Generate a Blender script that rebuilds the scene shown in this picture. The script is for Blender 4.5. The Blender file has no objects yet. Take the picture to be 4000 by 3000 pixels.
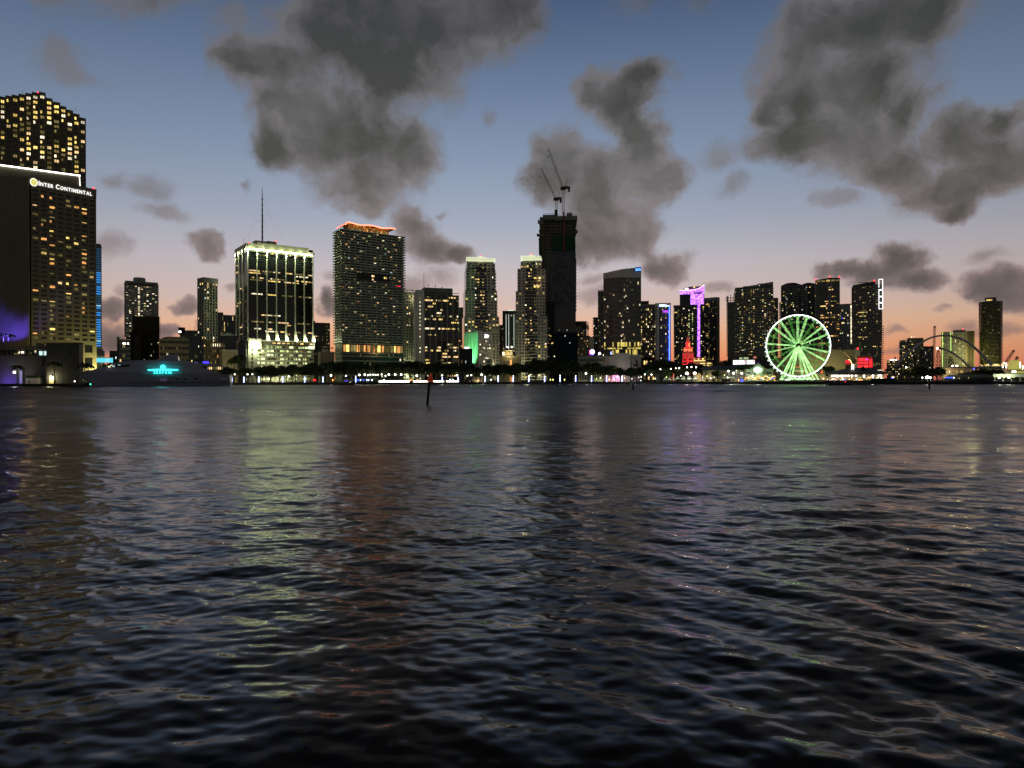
import bpy, bmesh, math, random
import numpy as np
from mathutils import Vector, Matrix
R = math.radians
random.seed(7)
scene = bpy.context.scene
COL = scene.collection

# ------------------------------------------------------------------ camera
FPX = 2666.67            # focal length in photo pixels (24 mm on a 36 mm wide sensor, 4000 px)
HOR = 1489.0             # photo row of the horizon
CAMH = 2.5               # eye height above the water
ROLL = 0.0024
cam_d = bpy.data.cameras.new('camera')
cam = bpy.data.objects.new('camera', cam_d)
COL.objects.link(cam)
cam.location = (0, 0, CAMH)
cam.rotation_euler = (R(90), ROLL, 0)
cam_d.sensor_width = 36.0
cam_d.lens = 24.0
cam_d.shift_y = -11.0 / 4000.0
cam_d.clip_start = 0.2
cam_d.clip_end = 60000
scene.camera = cam

# ------------------------------------------------------------------ render settings
scene.render.engine = 'CYCLES'
scene.view_settings.view_transform = 'Standard'
scene.view_settings.look = 'None'
scene.view_settings.exposure = 0.0
scene.view_settings.gamma = 1.0
scene.view_settings.use_curve_mapping = False
scene.cycles.max_bounces = 5
scene.cycles.diffuse_bounces = 2
scene.cycles.glossy_bounces = 3
scene.cycles.transmission_bounces = 2
scene.cycles.volume_bounces = 0
scene.cycles.sample_clamp_indirect = 25.0
scene.cycles.caustics_reflective = False
scene.cycles.caustics_refractive = False
scene.cycles.use_light_tree = True
scene.cycles.adaptive_threshold = 0.02

def srgb(r, g, b, a=1.0):
    def f(c):
        c /= 255.0
        return c / 12.92 if c <= 0.04045 else ((c + 0.055) / 1.055) ** 2.4
    return (f(r), f(g), f(b), a)

# ------------------------------------------------------------------ node helper
class NT:
    def __init__(self, tree):
        self.t = tree; self.n = tree.nodes; self.l = tree.links
    def node(self, kind, **kw):
        n = self.n.new(kind)
        for k, v in kw.items():
            setattr(n, k, v)
        return n
    def put(self, sock, val):
        if hasattr(val, 'is_linked') or hasattr(val, 'links'):
            self.l.new(val, sock)
        else:
            sock.default_value = val
    def math(self, op, a, b=None, c=None, clamp=False):
        n = self.n.new('ShaderNodeMath'); n.operation = op; n.use_clamp = clamp
        self.put(n.inputs[0], a)
        if b is not None: self.put(n.inputs[1], b)
        if c is not None: self.put(n.inputs[2], c)
        return n.outputs[0]
    def vmath(self, op, a, b=None, c=None, out=0):
        n = self.n.new('ShaderNodeVectorMath'); n.operation = op
        self.put(n.inputs[0], a)
        if b is not None: self.put(n.inputs[1], b)
        if c is not None: self.put(n.inputs[2], c)
        return n.outputs[out]
    def mix(self, fac, a, b, blend='MIX'):
        n = self.n.new('ShaderNodeMix'); n.data_type = 'RGBA'; n.blend_type = blend
        self.put(n.inputs[0], fac); self.put(n.inputs[6], a); self.put(n.inputs[7], b)
        return n.outputs[2]
    def maprange(self, v, a, b, c=0.0, d=1.0, smooth=False):
        n = self.n.new('ShaderNodeMapRange'); n.clamp = True
        if smooth: n.interpolation_type = 'SMOOTHSTEP'
        self.put(n.inputs[0], v)
        for i, x in enumerate((a, b, c, d)): self.put(n.inputs[i + 1], x)
        return n.outputs[0]
    def ramp(self, fac, stops, interp='LINEAR'):
        n = self.n.new('ShaderNodeValToRGB'); cr = n.color_ramp; cr.interpolation = interp
        while len(cr.elements) < len(stops): cr.elements.new(0.5)
        for e, (p, c) in zip(cr.elements, stops):
            e.position = p; e.color = c if len(c) == 4 else (*c, 1)
        self.put(n.inputs[0], fac)
        return n.outputs[0]
    def noise(self, vec, scale, detail=4.0, rough=0.55, dim='3D', color=False, lac=2.0):
        n = self.n.new('ShaderNodeTexNoise'); n.noise_dimensions = dim
        if vec is not None: self.put(n.inputs['Vector'], vec)
        n.inputs['Scale'].default_value = scale
        n.inputs['Detail'].default_value = detail
        n.inputs['Roughness'].default_value = rough
        n.inputs['Lacunarity'].default_value = lac
        return n.outputs['Color' if color else 'Fac']

# ------------------------------------------------------------------ world: dusk sky with broken cumulus
SUN_AZ, SUN_EL = R(-4), R(-2.0)       # the sun has just set behind the skyline
world = bpy.data.worlds.new('World'); scene.world = world; world.use_nodes = True
w = NT(world.node_tree); w.n.clear()
tc = w.node('ShaderNodeTexCoord').outputs['Generated']
d = w.vmath('NORMALIZE', tc)
sx = w.node('ShaderNodeSeparateXYZ'); w.l.new(d, sx.inputs[0])
az = w.math('ARCTAN2', sx.outputs[0], sx.outputs[1])            # 0 = straight ahead (+Y), right is positive
el = w.math('ARCSINE', sx.outputs[2])
# clear sky by elevation, on the sunset side; far side brightened low down to fill the facades
elf = w.maprange(el, 0.0, R(90))
deg = lambda x: x / 90.0
warm = w.ramp(elf, [
    (deg(0.0), srgb(222, 100, 80)), (deg(1.3), srgb(238, 132, 92)), (deg(2.6), srgb(240, 160, 114)),
    (deg(4.6), srgb(234, 185, 154)), (deg(6.6), srgb(213, 188, 180)), (deg(9.4), srgb(195, 187, 192)),
    (deg(13), srgb(163, 171, 188)), (deg(18.5), srgb(131, 148, 174)), (deg(24), srgb(102, 121, 150)),
    (deg(29), srgb(72, 93, 125)), (deg(38), srgb(38, 48, 66)), (deg(90), srgb(22, 26, 36))])
cool = w.ramp(elf, [
    (deg(0.0), srgb(136, 126, 106)), (deg(4), srgb(130, 122, 110)), (deg(9), srgb(108, 107, 108)),
    (deg(16), srgb(64, 76, 96)), (deg(28), srgb(40, 58, 84)), (deg(45), srgb(32, 40, 53)), (deg(90), srgb(22, 26, 36))])
ca = w.math('COSINE', w.math('SUBTRACT', az, SUN_AZ))
side = w.math('POWER', w.math('MULTIPLY_ADD', ca, 0.5, 0.5), 3.3, clamp=True)
clear = w.mix(side, cool, warm)
nish = w.node('ShaderNodeTexSky', sky_type='NISHITA')
nish.sun_disc = False; nish.sun_elevation = SUN_EL; nish.sun_rotation = SUN_AZ
clear = w.mix(0.01, clear, nish.outputs[0], 'ADD')

# cumulus: soft ellipsoids in direction space, broken up by noise
def blob_angles(px, py):
    dx = px - 2000; dy = py - 1500
    u = (dx + ROLL * dy) / FPX; v = (HOR - py + ROLL * dx) / FPX
    return math.atan(u), math.atan2(v, math.hypot(1, u))
DENSE = [  # photo col, row, half width, half height
    (1300, 110, 250, 190), (1520, 50, 300, 170), (1740, 50, 300, 210), (1960, 50, 190, 170), (1560, 250, 230, 170),
    (1040, 240, 220, 105), (930, 235, 110, 60), (1160, 390, 230, 160), (1310, 460, 250, 170), (1480, 560, 250, 165), (1620, 590, 130, 120),
    (1420, 690, 185, 125), (1430, 780, 85, 65), (1080, 560, 110, 80), (1280, 560, 160, 110),
    (2430, 360, 170, 110), (2520, 290, 110, 60), (2310, 350, 80, 80), (2190, 590, 110, 100), (2150, 700, 120, 110), (2340, 690, 210, 140),
    (2520, 570, 100, 130), (2550, 700, 120, 100), (2370, 820, 200, 100), (2360, 940, 210, 100), (2500, 900, 110, 120), (2600, 1045, 110, 65), (2500, 480, 80, 90),
    (3230, 150, 260, 150), (3420, 100, 280, 160), (3620, 60, 200, 130), (3140, 330, 190, 170), (3360, 350, 270, 200),
    (3100, 540, 190, 120), (3310, 570, 250, 140), (3560, 430, 130, 95), (3450, 650, 160, 90), (3000, 440, 80, 90),
    (3760, 560, 170, 110), (3920, 470, 100, 60), (3910, 620, 170, 120), (3660, 730, 170, 85), (3720, 820, 100, 55), (4120, 560, 160, 130),
    (3500, 1030, 85, 80), (3410, 1090, 120, 65), (3550, 1120, 120, 62), (3290, 1075, 80, 40), (3890, 1120, 120, 70), (4010, 1150, 120, 80),
    (1600, 870, 80, 100), (1650, 970, 100, 90), (1770, 990, 75, 40), (810, 935, 90, 60),
    (435, 1195, 60, 45), (440, 1290, 90, 55), (745, 1185, 62, 45), (640, 1300, 60, 40), (1265, 1180, 60, 55), (250, -420, 600, 300), (1450, -520, 640, 360), (2650, -500, 560, 340), (3600, -430, 560, 290), (-600, -900, 900, 400), (4600, -900, 900, 400), (2000, -1500, 1500, 500), (4300, 350, 200, 160), (-250, 500, 260, 150), (-700, 150, 300, 200), (5000, 300, 380, 250), (5200, 900, 200, 90)]
FAINT = [
    (2810, 630, 120, 70), (2855, 745, 90, 60), (2950, 600, 90, 50),     (250, 190, 150, 85), (310, 270, 150, 70), (910, 40, 120, 90), (450, 685, 110, 50), (600, 730, 110, 60), (630, 825, 100, 45),
    (430, 950, 70, 70), (1725, 845, 30, 24), (1690, 1090, 130, 60), (3290, 775, 150, 45), (2720, 1020, 70, 50), (3850, 1020, 110, 30),
    (2310, 1165, 90, 50), (2290, 1100, 60, 40), (500, 1140, 50, 40), (905, 1100, 36, 30), (1290, 1100, 60, 36), (3790, 1300, 90, 42), (3980, 1300, 90, 42),
    (3700, 1222, 46, 16), (3490, 1395, 80, 22), (1600, 1130, 110, 40), (2800, 1135, 90, 26), (3500, 1320, 60, 18), (980, 440, 60, 90), (870, 230, 80, 110), (1900, 420, 40, 30), (960, 690, 30, 30)]
azel = w.node('ShaderNodeCombineXYZ'); w.l.new(az, azel.inputs[0]); w.l.new(el, azel.inputs[1])
P0 = azel.outputs[0]
warp = w.noise(P0, 8.5, 5.0, 0.6, color=True)
P = w.vmath('MULTIPLY_ADD', warp, (0.10, 0.08, 0.0), w.vmath('SUBTRACT', P0, (0.05, 0.04, 0.0)))
def field(lst):
    acc = None
    if not lst: return 9.0
    for (a, e, ra, re) in lst:
        ix, iy = 1 / ra, 1 / re
        q = w.vmath('MULTIPLY_ADD', P, (ix, iy, 0.0), (-a * ix, -e * iy, 0.0))
        L = w.vmath('DOT_PRODUCT', q, q, out=1)
        acc = L if acc is None else w.math('SMOOTH_MIN', acc, L, 0.9)
    return w.math('SQRT', w.math('MAXIMUM', w.math('ADD', acc, 0.06), 0.0))
fine = w.noise(P, 14.0, 7.0, 0.63)
relief = w.math('SUBTRACT', fine, w.noise(w.vmath('ADD', P, (0.020, -0.014, 0.0)), 14.0, 3.0, 0.58))
tex = w.math('MULTIPLY_ADD', fine, 1.1, -0.55)
hi = w.ramp(elf, [(0.0, srgb(138, 108, 102)), (deg(6), srgb(146, 126, 124)), (deg(16), srgb(127, 122, 123)), (deg(30), srgb(101, 100, 103)), (deg(40), srgb(66, 65, 69)), (1.0, srgb(40, 43, 50))])
lo = w.ramp(elf, [(0.0, srgb(96, 85, 86)), (deg(6), srgb(97, 90, 86)), (deg(13), srgb(82, 79, 71)), (deg(20), srgb(72, 72, 66)), (deg(30), srgb(62, 62, 63)), (deg(40), srgb(46, 47, 49)), (1.0, srgb(30, 32, 38))])
tone = w.math('ADD', w.math('MULTIPLY_ADD', w.noise(P0, 6.0, 3.0, 0.5), 2.6, -1.42), w.math('MULTIPLY', relief, 0.9))
def to_angles(lst):
    return [(*blob_angles(px, py), rx / FPX * math.cos(blob_angles(px, py)[0]), ry / FPX * math.cos(blob_angles(px, py)[0])) for px, py, rx, ry in lst]
DENSE = to_angles(DENSE) + [(R(a), R(e), R(x), R(y)) for a, e, x, y in (   # the same broken deck carries on all round
    (-75, 22, 12, 6), (-95, 14, 9, 4), (-112, 30, 14, 8), (-140, 18, 12, 6), (-165, 32, 14, 8), (78, 24, 13, 7), (100, 12, 9, 4), (122, 27, 14, 8), (150, 16, 12, 5), (172, 30, 12, 8), (-30, 62, 30, 12), (60, 58, 26, 11), (130, 60, 30, 11), (-110, 58, 28, 11), (170, 66, 30, 10))]
FAINT = to_angles(FAINT)
def near(lst, a0, a1):
    """the clouds that can matter between two bearings"""
    out = []
    for c in lst:
        r_ = c[2] * 1.7 + 0.06
        if c[0] + r_ > a0 and c[0] - r_ < a1: out.append(c)
    return out
def sector(a0, a1):
    fd = field(near(DENSE, a0, a1)); ff = field(near(FAINT, a0, a1))
    dens = w.math('ADD', w.math('SUBTRACT', 1.05, fd), tex)
    dens2 = w.math('ADD', w.math('SUBTRACT', 1.0, ff), w.math('MULTIPLY', tex, 1.3))
    a1_ = w.maprange(dens, -0.20, 0.34, 0.0, 0.96, smooth=True)
    a2_ = w.maprange(dens2, -0.1, 0.8, 0.0, 0.70, smooth=True)
    alpha = w.math('MAXIMUM', a1_, a2_)
    core = w.maprange(dens, -0.05, 0.8, smooth=True)
    shade = w.math('ADD', w.math('MULTIPLY', core, 0.95), tone, clamp=True)
    ccol = w.mix(shade, hi, lo)
    ccol = w.mix(w.math('MULTIPLY_ADD', side, -0.3, 0.3), ccol, (0.012, 0.016, 0.022, 1))
    bg = w.node('ShaderNodeBackground'); bg.inputs[1].default_value = 1.0
    w.l.new(w.mix(alpha, clear, ccol), bg.inputs[0])
    return bg.outputs[0]
CUTS = [-0.95, -0.36, -0.10, 0.20, 0.42, 0.70]      # the sky is worked out bearing by bearing (same field, only the clouds near each)
ENDS = [-3.2] + CUTS + [3.2]
shader = sector(ENDS[0], ENDS[1])
for c0, c1 in zip(ENDS[1:], ENDS[2:]):
    mx = w.node('ShaderNodeMixShader')
    w.l.new(w.math('GREATER_THAN', az, c0), mx.inputs[0]); w.l.new(shader, mx.inputs[1]); w.l.new(sector(c0, c1), mx.inputs[2])
    shader = mx.outputs[0]
wo = w.node('ShaderNodeOutputWorld'); w.l.new(shader, wo.inputs[0])
world.cycles.sampling_method = 'MANUAL'; world.cycles.sample_map_resolution = 512

# the sun itself, already under the horizon line: only a breath of warm light along the sky's edge
sd = bpy.data.lights.new('sun', 'SUN'); sd.energy = 0.02; sd.angle = R(12); sd.color = (1.0, 0.62, 0.4)
sun = bpy.data.objects.new('sun', sd); COL.objects.link(sun)
sun.rotation_euler = (R(90) - SUN_EL, 0, math.pi - SUN_AZ)
sun.location = (0, 3000, 60)

# ------------------------------------------------------------------ geometry helpers
def W2(px, py):
    """photo pixel -> (right, up) slopes from the eye"""
    dx = px - 2000; dy = py - 1500
    return (dx + ROLL * dy) / FPX, (HOR - py + ROLL * dx) / FPX
def at(px, py, Y):
    u, v = W2(px, py)
    return Vector((u * Y, Y, CAMH + v * Y))
def atX(px, Y): return (px - 2000) / FPX * Y
def atZ(py, Y, px=2000): return CAMH + (HOR - py + ROLL * (px - 2000)) / FPX * Y

def new_mesh(name, verts, faces, mat=None, smooth=False):
    me = bpy.data.meshes.new(name)
    me.from_pydata(verts, [], faces); me.update()
    if mat is not None:
        for m in (mat if isinstance(mat, (list, tuple)) else [mat]): me.materials.append(m)
    if smooth: me.polygons.foreach_set('use_smooth', [True] * len(me.polygons))
    return me
def link(name, me, parent=None, loc=(0, 0, 0), rot=(0, 0, 0), scale=(1, 1, 1)):
    o = bpy.data.objects.new(name, me); COL.objects.link(o)
    if parent is not None: o.parent = parent
    o.location = loc; o.rotation_euler = rot; o.scale = scale
    return o
LABELS = {}
def tag(o, label=None, cat=None, group=None, kind=None):
    if label: o['label'] = label
    if cat: o['category'] = cat
    if group: o['group'] = group
    if kind: o['kind'] = kind
    return o
def thing(name, label, cat, loc=(0, 0, 0), rz=0.0, group=None):
    return tag(link(name, None, None, loc, (0, 0, rz)), label, cat, group, 'thing')

class MB:
    """collects boxes, prisms, tubes; build() makes one mesh object of them"""
    def __init__(self): self.v = []; self.f = []; self.mi = []; self.m = 0
    def mat(self, i): self.m = i; return self
    def add(self, vs, fs):
        b = len(self.v); self.v += [tuple(p) for p in vs]
        self.f += [tuple(b + i for i in f) for f in fs]; self.mi += [self.m] * len(fs); return self
    def box(self, x0, x1, y0, y1, z0, z1):
        return self.add([(x0, y0, z0), (x1, y0, z0), (x1, y1, z0), (x0, y1, z0), (x0, y0, z1), (x1, y0, z1), (x1, y1, z1), (x0, y1, z1)],
                        [(0, 3, 2, 1), (4, 5, 6, 7), (0, 1, 5, 4), (1, 2, 6, 5), (2, 3, 7, 6), (3, 0, 4, 7)])
    def prism(self, poly, z0, z1, z1f=None):
        n = len(poly)
        top = [(x, y, (z1f(x, y) if z1f else z1)) for x, y in poly]
        return self.add([(x, y, z0) for x, y in poly] + top,
                        [tuple(range(n - 1, -1, -1)), tuple(range(n, 2 * n))] + [(i, (i + 1) % n, n + (i + 1) % n, n + i) for i in range(n)])
    def tube(self, pts, rad, n=6, caps=True):
        pts = [Vector(p) for p in pts]; rads = rad if isinstance(rad, (list, tuple)) else [rad] * len(pts)
        vs = []; prev = None
        for i, p in enumerate(pts):
            t = (pts[min(i + 1, len(pts) - 1)] - pts[max(i - 1, 0)]).normalized()
            up = Vector((0, 0, 1)) if abs(t.z) < 0.9 else Vector((1, 0, 0))
            a = t.cross(up).normalized(); b = t.cross(a).normalized()
            if prev is not None and a.dot(prev) < 0: a = -a; b = -b
            prev = a
            for k in range(n):
                th = 2 * math.pi * (k + 0.5) / n
                vs.append(p + (a * math.cos(th) + b * math.sin(th)) * rads[i])
        fs = []
        for i in range(len(pts) - 1):
            for k in range(n):
                fs.append((i * n + k, i * n + (k + 1) % n, (i + 1) * n + (k + 1) % n, (i + 1) * n + k))
        if caps:
            fs.append(tuple(range(n - 1, -1, -1))); fs.append(tuple((len(pts) - 1) * n + k for k in range(n)))
        return self.add(vs, fs)
    def lathe(self, prof, n=12, c=(0, 0, 0)):
        vs = []; fs = []
        for (r, z) in prof:
            for k in range(n):
                th = 2 * math.pi * k / n
                vs.append((c[0] + r * math.cos(th), c[1] + r * math.sin(th), c[2] + z))
        for i in range(len(prof) - 1):
            for k in range(n):
                fs.append((i * n + k, i * n + (k + 1) % n, (i + 1) * n + (k + 1) % n, (i + 1) * n + k))
        fs.append(tuple(range(n - 1, -1, -1))); fs.append(tuple((len(prof) - 1) * n + k for k in range(n)))
        return self.add(vs, fs)
    def quad(self, a, b, c, d): return self.add([a, b, c, d], [(0, 1, 2, 3)])
    def mesh(self, name, mat, smooth=False):
        me = new_mesh(name, self.v, self.f, mat, smooth)
        if len(set(self.mi)) > 1: me.polygons.foreach_set('material_index', self.mi)
        return me
    def build(self, name, mat, parent=None, smooth=False, **kw):
        return link(name, self.mesh(name, mat, smooth), parent, **kw)

# ------------------------------------------------------------------ materials
def pbr(name, col, rough=0.7, metal=0.0, spec=0.4, var=0.0, vscale=0.15, streak=0.0, bump=0.0):
    m = bpy.data.materials.new(name); m.use_nodes = True
    t = NT(m.node_tree); b = t.n['Principled BSDF']
    b.inputs['Roughness'].default_value = rough; b.inputs['Metallic'].default_value = metal
    b.inputs['Specular IOR Level'].default_value = spec
    c4 = (*col[:3], 1)
    if var or streak:
        oc = t.node('ShaderNodeTexCoord').outputs['Object']
        n1 = t.noise(oc, vscale, 5.0, 0.6)
        fac = t.maprange(n1, 0.3, 0.7, 1 - var, 1 + var)
        if streak:
            mp = t.vmath('MULTIPLY', oc, (1.3, 1.3, 0.05))
            n2 = t.noise(mp, 0.8, 4.0, 0.6)
            fac = t.math('MULTIPLY', fac, t.maprange(n2, 0.35, 0.65, 1 - streak, 1 + streak * 0.5))
        hs = t.vmath('MULTIPLY', c4[:3], (1, 1, 1))
        sc = t.vmath('SCALE', hs); t.l.new(fac, sc.node.inputs['Scale'])
        t.l.new(sc, b.inputs['Base Color'])
    else:
        b.inputs['Base Color'].default_value = c4
    if bump:
        oc = t.node('ShaderNodeTexCoord').outputs['Object']
        bn = t.node('ShaderNodeBump'); bn.inputs['Strength'].default_value = bump; bn.inputs['Distance'].default_value = 0.1
        t.l.new(t.noise(oc, 2.0, 5.0, 0.6), bn.inputs['Height']); t.l.new(bn.outputs[0], b.inputs['Normal'])
    return m
def emit(name, col, strength, sample=False, noise=0.0, nscale=1.0):
    m = bpy.data.materials.new(name); m.use_nodes = True
    t = NT(m.node_tree); t.n.clear()
    e = t.node('ShaderNodeEmission'); e.inputs[0].default_value = (*col[:3], 1); e.inputs[1].default_value = strength
    if noise:
        oc = t.node('ShaderNodeTexCoord').outputs['Object']
        t.l.new(t.maprange(t.noise(oc, nscale, 3.0, 0.6), 0.35, 0.65, strength * (1 - noise), strength * (1 + noise)), e.inputs[1])
    o = t.node('ShaderNodeOutputMaterial'); t.l.new(e.outputs[0], o.inputs[0])
    m.cycles.emission_sampling = 'AUTO' if sample else 'NONE'
    return m

# ------------------------------------------------------------------ the bay
def water_material():
    m = bpy.data.materials.new('water'); m.use_nodes = True
    t = NT(m.node_tree); b = t.n['Principled BSDF']
    b.inputs['Base Color'].default_value = (0.0015, 0.003, 0.0042, 1)
    b.inputs['IOR'].default_value = 1.333
    pos = t.node('ShaderNodeNewGeometry').outputs['Position']
    ps = t.node('ShaderNodeSeparateXYZ'); t.l.new(pos, ps.inputs[0])
    # sheltered by the quay nearby, wind-ruffled out on the bay, with drifting cat's-paws
    paw = t.noise(t.vmath('MULTIPLY', pos, (0.012, 0.05, 0.0)), 1.0, 2.0, 0.6)
    rg = t.ramp(t.math('DIVIDE', ps.outputs[1], 400.0), [(0.0, (.12,) * 3), (.03, (.15,) * 3), (.06, (.19,) * 3), (.13, (.29,) * 3), (.3, (.36,) * 3), (.8, (.39,) * 3)])
    t.l.new(t.math('MULTIPLY', rg, t.maprange(paw, .3, .7, .82, 1.16)), b.inputs['Roughness'])
    s1 = t.vmath('MULTIPLY', pos, (0.8, 1.25, 1.0))
    h = t.math('MULTIPLY', t.noise(s1, 0.9, 3.0, 0.6), 0.085)
    bn = t.node('ShaderNodeBump'); bn.inputs['Strength'].default_value = 0.8; bn.inputs['Distance'].default_value = 1.0
    t.l.new(h, bn.inputs['Height']); t.l.new(bn.outputs[0], b.inputs['Normal'])
    return m
M_WATER = water_material()
def make_water():
    rng = np.random.default_rng(11)
    # polar sheet, finest where the eye is close to it
    el_px = np.concatenate([np.linspace(2400, 1560, 40)[:-1], np.linspace(1560, 40, 620)[:-1], np.linspace(40, 8.6, 60)])
    r = CAMH * FPX / el_px
    r = np.concatenate([r, [800, 850, 1000, 1500, 3000, 8000, 30000]])
    th = np.concatenate([np.linspace(-1.9, -0.76, 80)[:-1], np.linspace(-0.76, 0.76, 1000), np.linspace(0.76, 1.9, 80)[1:]])
    RR, TH = np.meshgrid(r, th, indexing='ij')
    X = (RR * np.sin(TH)).astype(np.float32); Y = (RR * np.cos(TH)).astype(np.float32); RR = RR.astype(np.float32)
    dr = (np.gradient(r)[:, None] * np.ones_like(TH)).astype(np.float32)
    Z = np.zeros_like(X)
    N = 120
    lam = np.exp(rng.uniform(math.log(0.14), math.log(2.4), N))
    ang = rng.normal(0.22, 0.60, N)
    for L, a in zip(lam, ang):
        k = 2 * math.pi / L
        amp = 0.0042 * L * rng.uniform(0.5, 1.4) / (1 + (L / 0.95) ** 2.0) * min(1.0, (L / .30) ** .8)
        fade = np.clip((L / np.maximum(dr, 1e-3) - 1.5) / 1.2, 0, 1)
        ph = k * (X * math.sin(a) + Y * math.cos(a)) + rng.uniform(0, 6.28)
        fade = fade * np.clip(.5 + RR / 50, 0, .85)      # lee of the quay
        Z += amp * fade * np.sin(ph + 0.5 * np.sin(0.31 * ph + rng.uniform(0, 6.28)) + 0.7 * np.sin(0.11 * k * (X * math.cos(a) - Y * math.sin(a)) + rng.uniform(0, 6.28)))
    gx = lambda f, s: np.sin(X * f + 1.7 * np.sin(Y * f * .8 + s) + s) * np.sin(Y * f * 1.1 + 1.3 * np.sin(X * f * .7 - s) + 2 * s)
    grp = np.clip(.62 + .38 * gx(.42, .8) + .32 * gx(.17, 2.1), 0.1, 1.4)        # gusts: waves come in groups
    Z *= .75 + .35 * grp
    for q in range(34):                       # the main wind chop
        L = math.exp(rng.uniform(math.log(0.75), math.log(2.6))); a = rng.normal(0.2, 0.42); k = 2 * math.pi / L
        fade = np.clip((L / np.maximum(dr, 1e-3) - 1.5) / 1.2, 0, 1)
        ph = k * (X * math.sin(a) + Y * math.cos(a)) + rng.uniform(0, 6.28) + 0.8 * np.sin(0.16 * k * (X * math.cos(a) - Y * math.sin(a)) + q)
        Z += 0.0038 * L / (1 + (L / 2.0) ** 2) * fade * grp * (np.sin(ph) + .22 * np.sin(2 * ph + 1.57))
    for q in range(60):                       # longer, lower waves that still read far out
        L = math.exp(rng.uniform(math.log(2.2), math.log(34.0))); a = rng.normal(0.1, 0.95); k = 2 * math.pi / L
        fade = np.clip((L / np.maximum(dr, 1e-3) - 1.5) / 1.2, 0, 1) * np.clip((RR - 14) / 60, 0, 1) * min(1.0, (9.0 / L) ** .5) * np.clip(RR / (L * 9), 0, 1)
        Z += 0.0042 * L * fade * np.sin(k * (X * math.sin(a) + Y * math.cos(a)) + rng.uniform(0, 6.28) + 0.8 * np.sin(0.13 * k * (X * math.cos(a) - Y * math.sin(a)) + q))
    # a passing boat's wake on the right: long parallel crests
    env = np.clip((X + 0.15 * Y - 0.2) / 2.5, 0, 1) * np.clip((22 - RR) / 14, 0, 1)
    for L, a, amp in ((1.02, 0.93, 0.009), (0.80, 0.98, 0.0065), (1.35, 0.86, 0.006), (0.6, 1.05, 0.004)):
        k = 2 * math.pi / L; fade = np.clip((L / np.maximum(dr, 1e-3) - 1.5) / 1.2, 0, 1)
        ph = k * (X * math.sin(a) + Y * math.cos(a)) + 0.9 * np.sin(0.55 * X - 0.4 * Y) + rng.uniform(0, 6.28)
        Z += env * amp * fade * (np.sin(ph) + 0.3 * np.sin(2 * ph + 1.2))
    Z[RR > 640] -= 0.0
    nr, nt = X.shape
    co = np.stack([X, Y, Z], -1).reshape(-1, 3).astype(np.float32)
    i = np.arange(nr - 1)[:, None] * nt + np.arange(nt - 1)[None, :]
    q = np.stack([i, i + 1, i + nt + 1, i + nt], -1).reshape(-1, 4)[:, ::-1].astype(np.int32)
    me = bpy.data.meshes.new('water')
    me.vertices.add(len(co)); me.vertices.foreach_set('co', co.ravel())
    me.loops.add(q.size); me.loops.foreach_set('vertex_index', q.ravel())
    me.polygons.add(len(q)); me.polygons.foreach_set('loop_start', np.arange(len(q), dtype=np.int32) * 4)
    me.polygons.foreach_set('use_smooth', np.ones(len(q), dtype=bool))
    me.update(calc_edges=True); me.materials.append(M_WATER)
    o = link('water', me)
    tag(o, 'dark rippled bay water reflecting the dusk sky', kind='structure')
make_water()

# ------------------------------------------------------------------ building materials
def lit_mat(name, col, strength, jitter=0.55):
    m = bpy.data.materials.new(name); m.use_nodes = True
    t = NT(m.node_tree); t.n.clear()
    rnd = t.node('ShaderNodeObjectInfo').outputs['Random']
    oc = t.node('ShaderNodeTexCoord').outputs['Object']
    off = t.node('ShaderNodeVectorMath', operation='SCALE'); off.inputs[0].default_value = (91.0, 37.0, 53.0); t.l.new(rnd, off.inputs['Scale'])
    oc2 = t.vmath('ADD', t.vmath('MULTIPLY', oc, (2.2, 2.2, 1.6)), off.outputs[0])
    n1 = t.noise(oc2, 1.0, 2.0, 0.5)
    f = t.maprange(n1, 0.3, 0.75, 0.45, 1.7)
    k = t.maprange(rnd, 0.0, 1.0, 1 - jitter, 1 + jitter)
    e = t.node('ShaderNodeEmission'); e.inputs[0].default_value = (*col[:3], 1)
    t.l.new(t.math('MULTIPLY', t.math('MULTIPLY', f, k), strength), e.inputs[1])
    o = t.node('ShaderNodeOutputMaterial'); t.l.new(e.outputs[0], o.inputs[0])
    m.cycles.emission_sampling = 'NONE'
    return m
L_YEL = lit_mat('window_light_yellow', srgb(250, 212, 118), 1.25)
L_WARM = lit_mat('window_light_warm', srgb(255, 212, 150), 1.1)
L_WHITE = lit_mat('window_light_white', srgb(255, 238, 200), 1.5)
L_ORANGE = lit_mat('window_light_orange', srgb(255, 178, 100), .9)
L_DIM = lit_mat('window_light_dim', srgb(205, 185, 115), 0.26)
L_COOL = lit_mat('window_light_cool', srgb(205, 235, 235), 0.9)
L_GREEN = lit_mat('window_light_greenish', srgb(215, 235, 150), 0.9)
L_RED = lit_mat('window_light_red', srgb(255, 40, 60), 1.2)
L_BLUE = lit_mat('window_light_blue', srgb(70, 80, 255), 1.0)
SET_OFFICE = [(L_WARM, 4), (L_WHITE, 3), (L_DIM, 5), (L_YEL, 2)]
SET_HOTEL = [(L_ORANGE, 4), (L_YEL, 2), (L_DIM, 5), (L_WARM, 2)]
SET_HOME = [(L_WARM, 4), (L_WHITE, 3), (L_DIM, 6), (L_GREEN, 1), (L_COOL, 1), (L_YEL, 2)]
SET_YELLOW = [(L_YEL, 5), (L_WHITE, 2), (L_DIM, 4), (L_WARM, 2)]
def pick(rng, lst):
    t = rng.uniform(0, sum(w_ for _, w_ in lst))
    for m, w_ in lst:
        t -= w_
        if t <= 0: return m
    return lst[-1][0]

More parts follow.
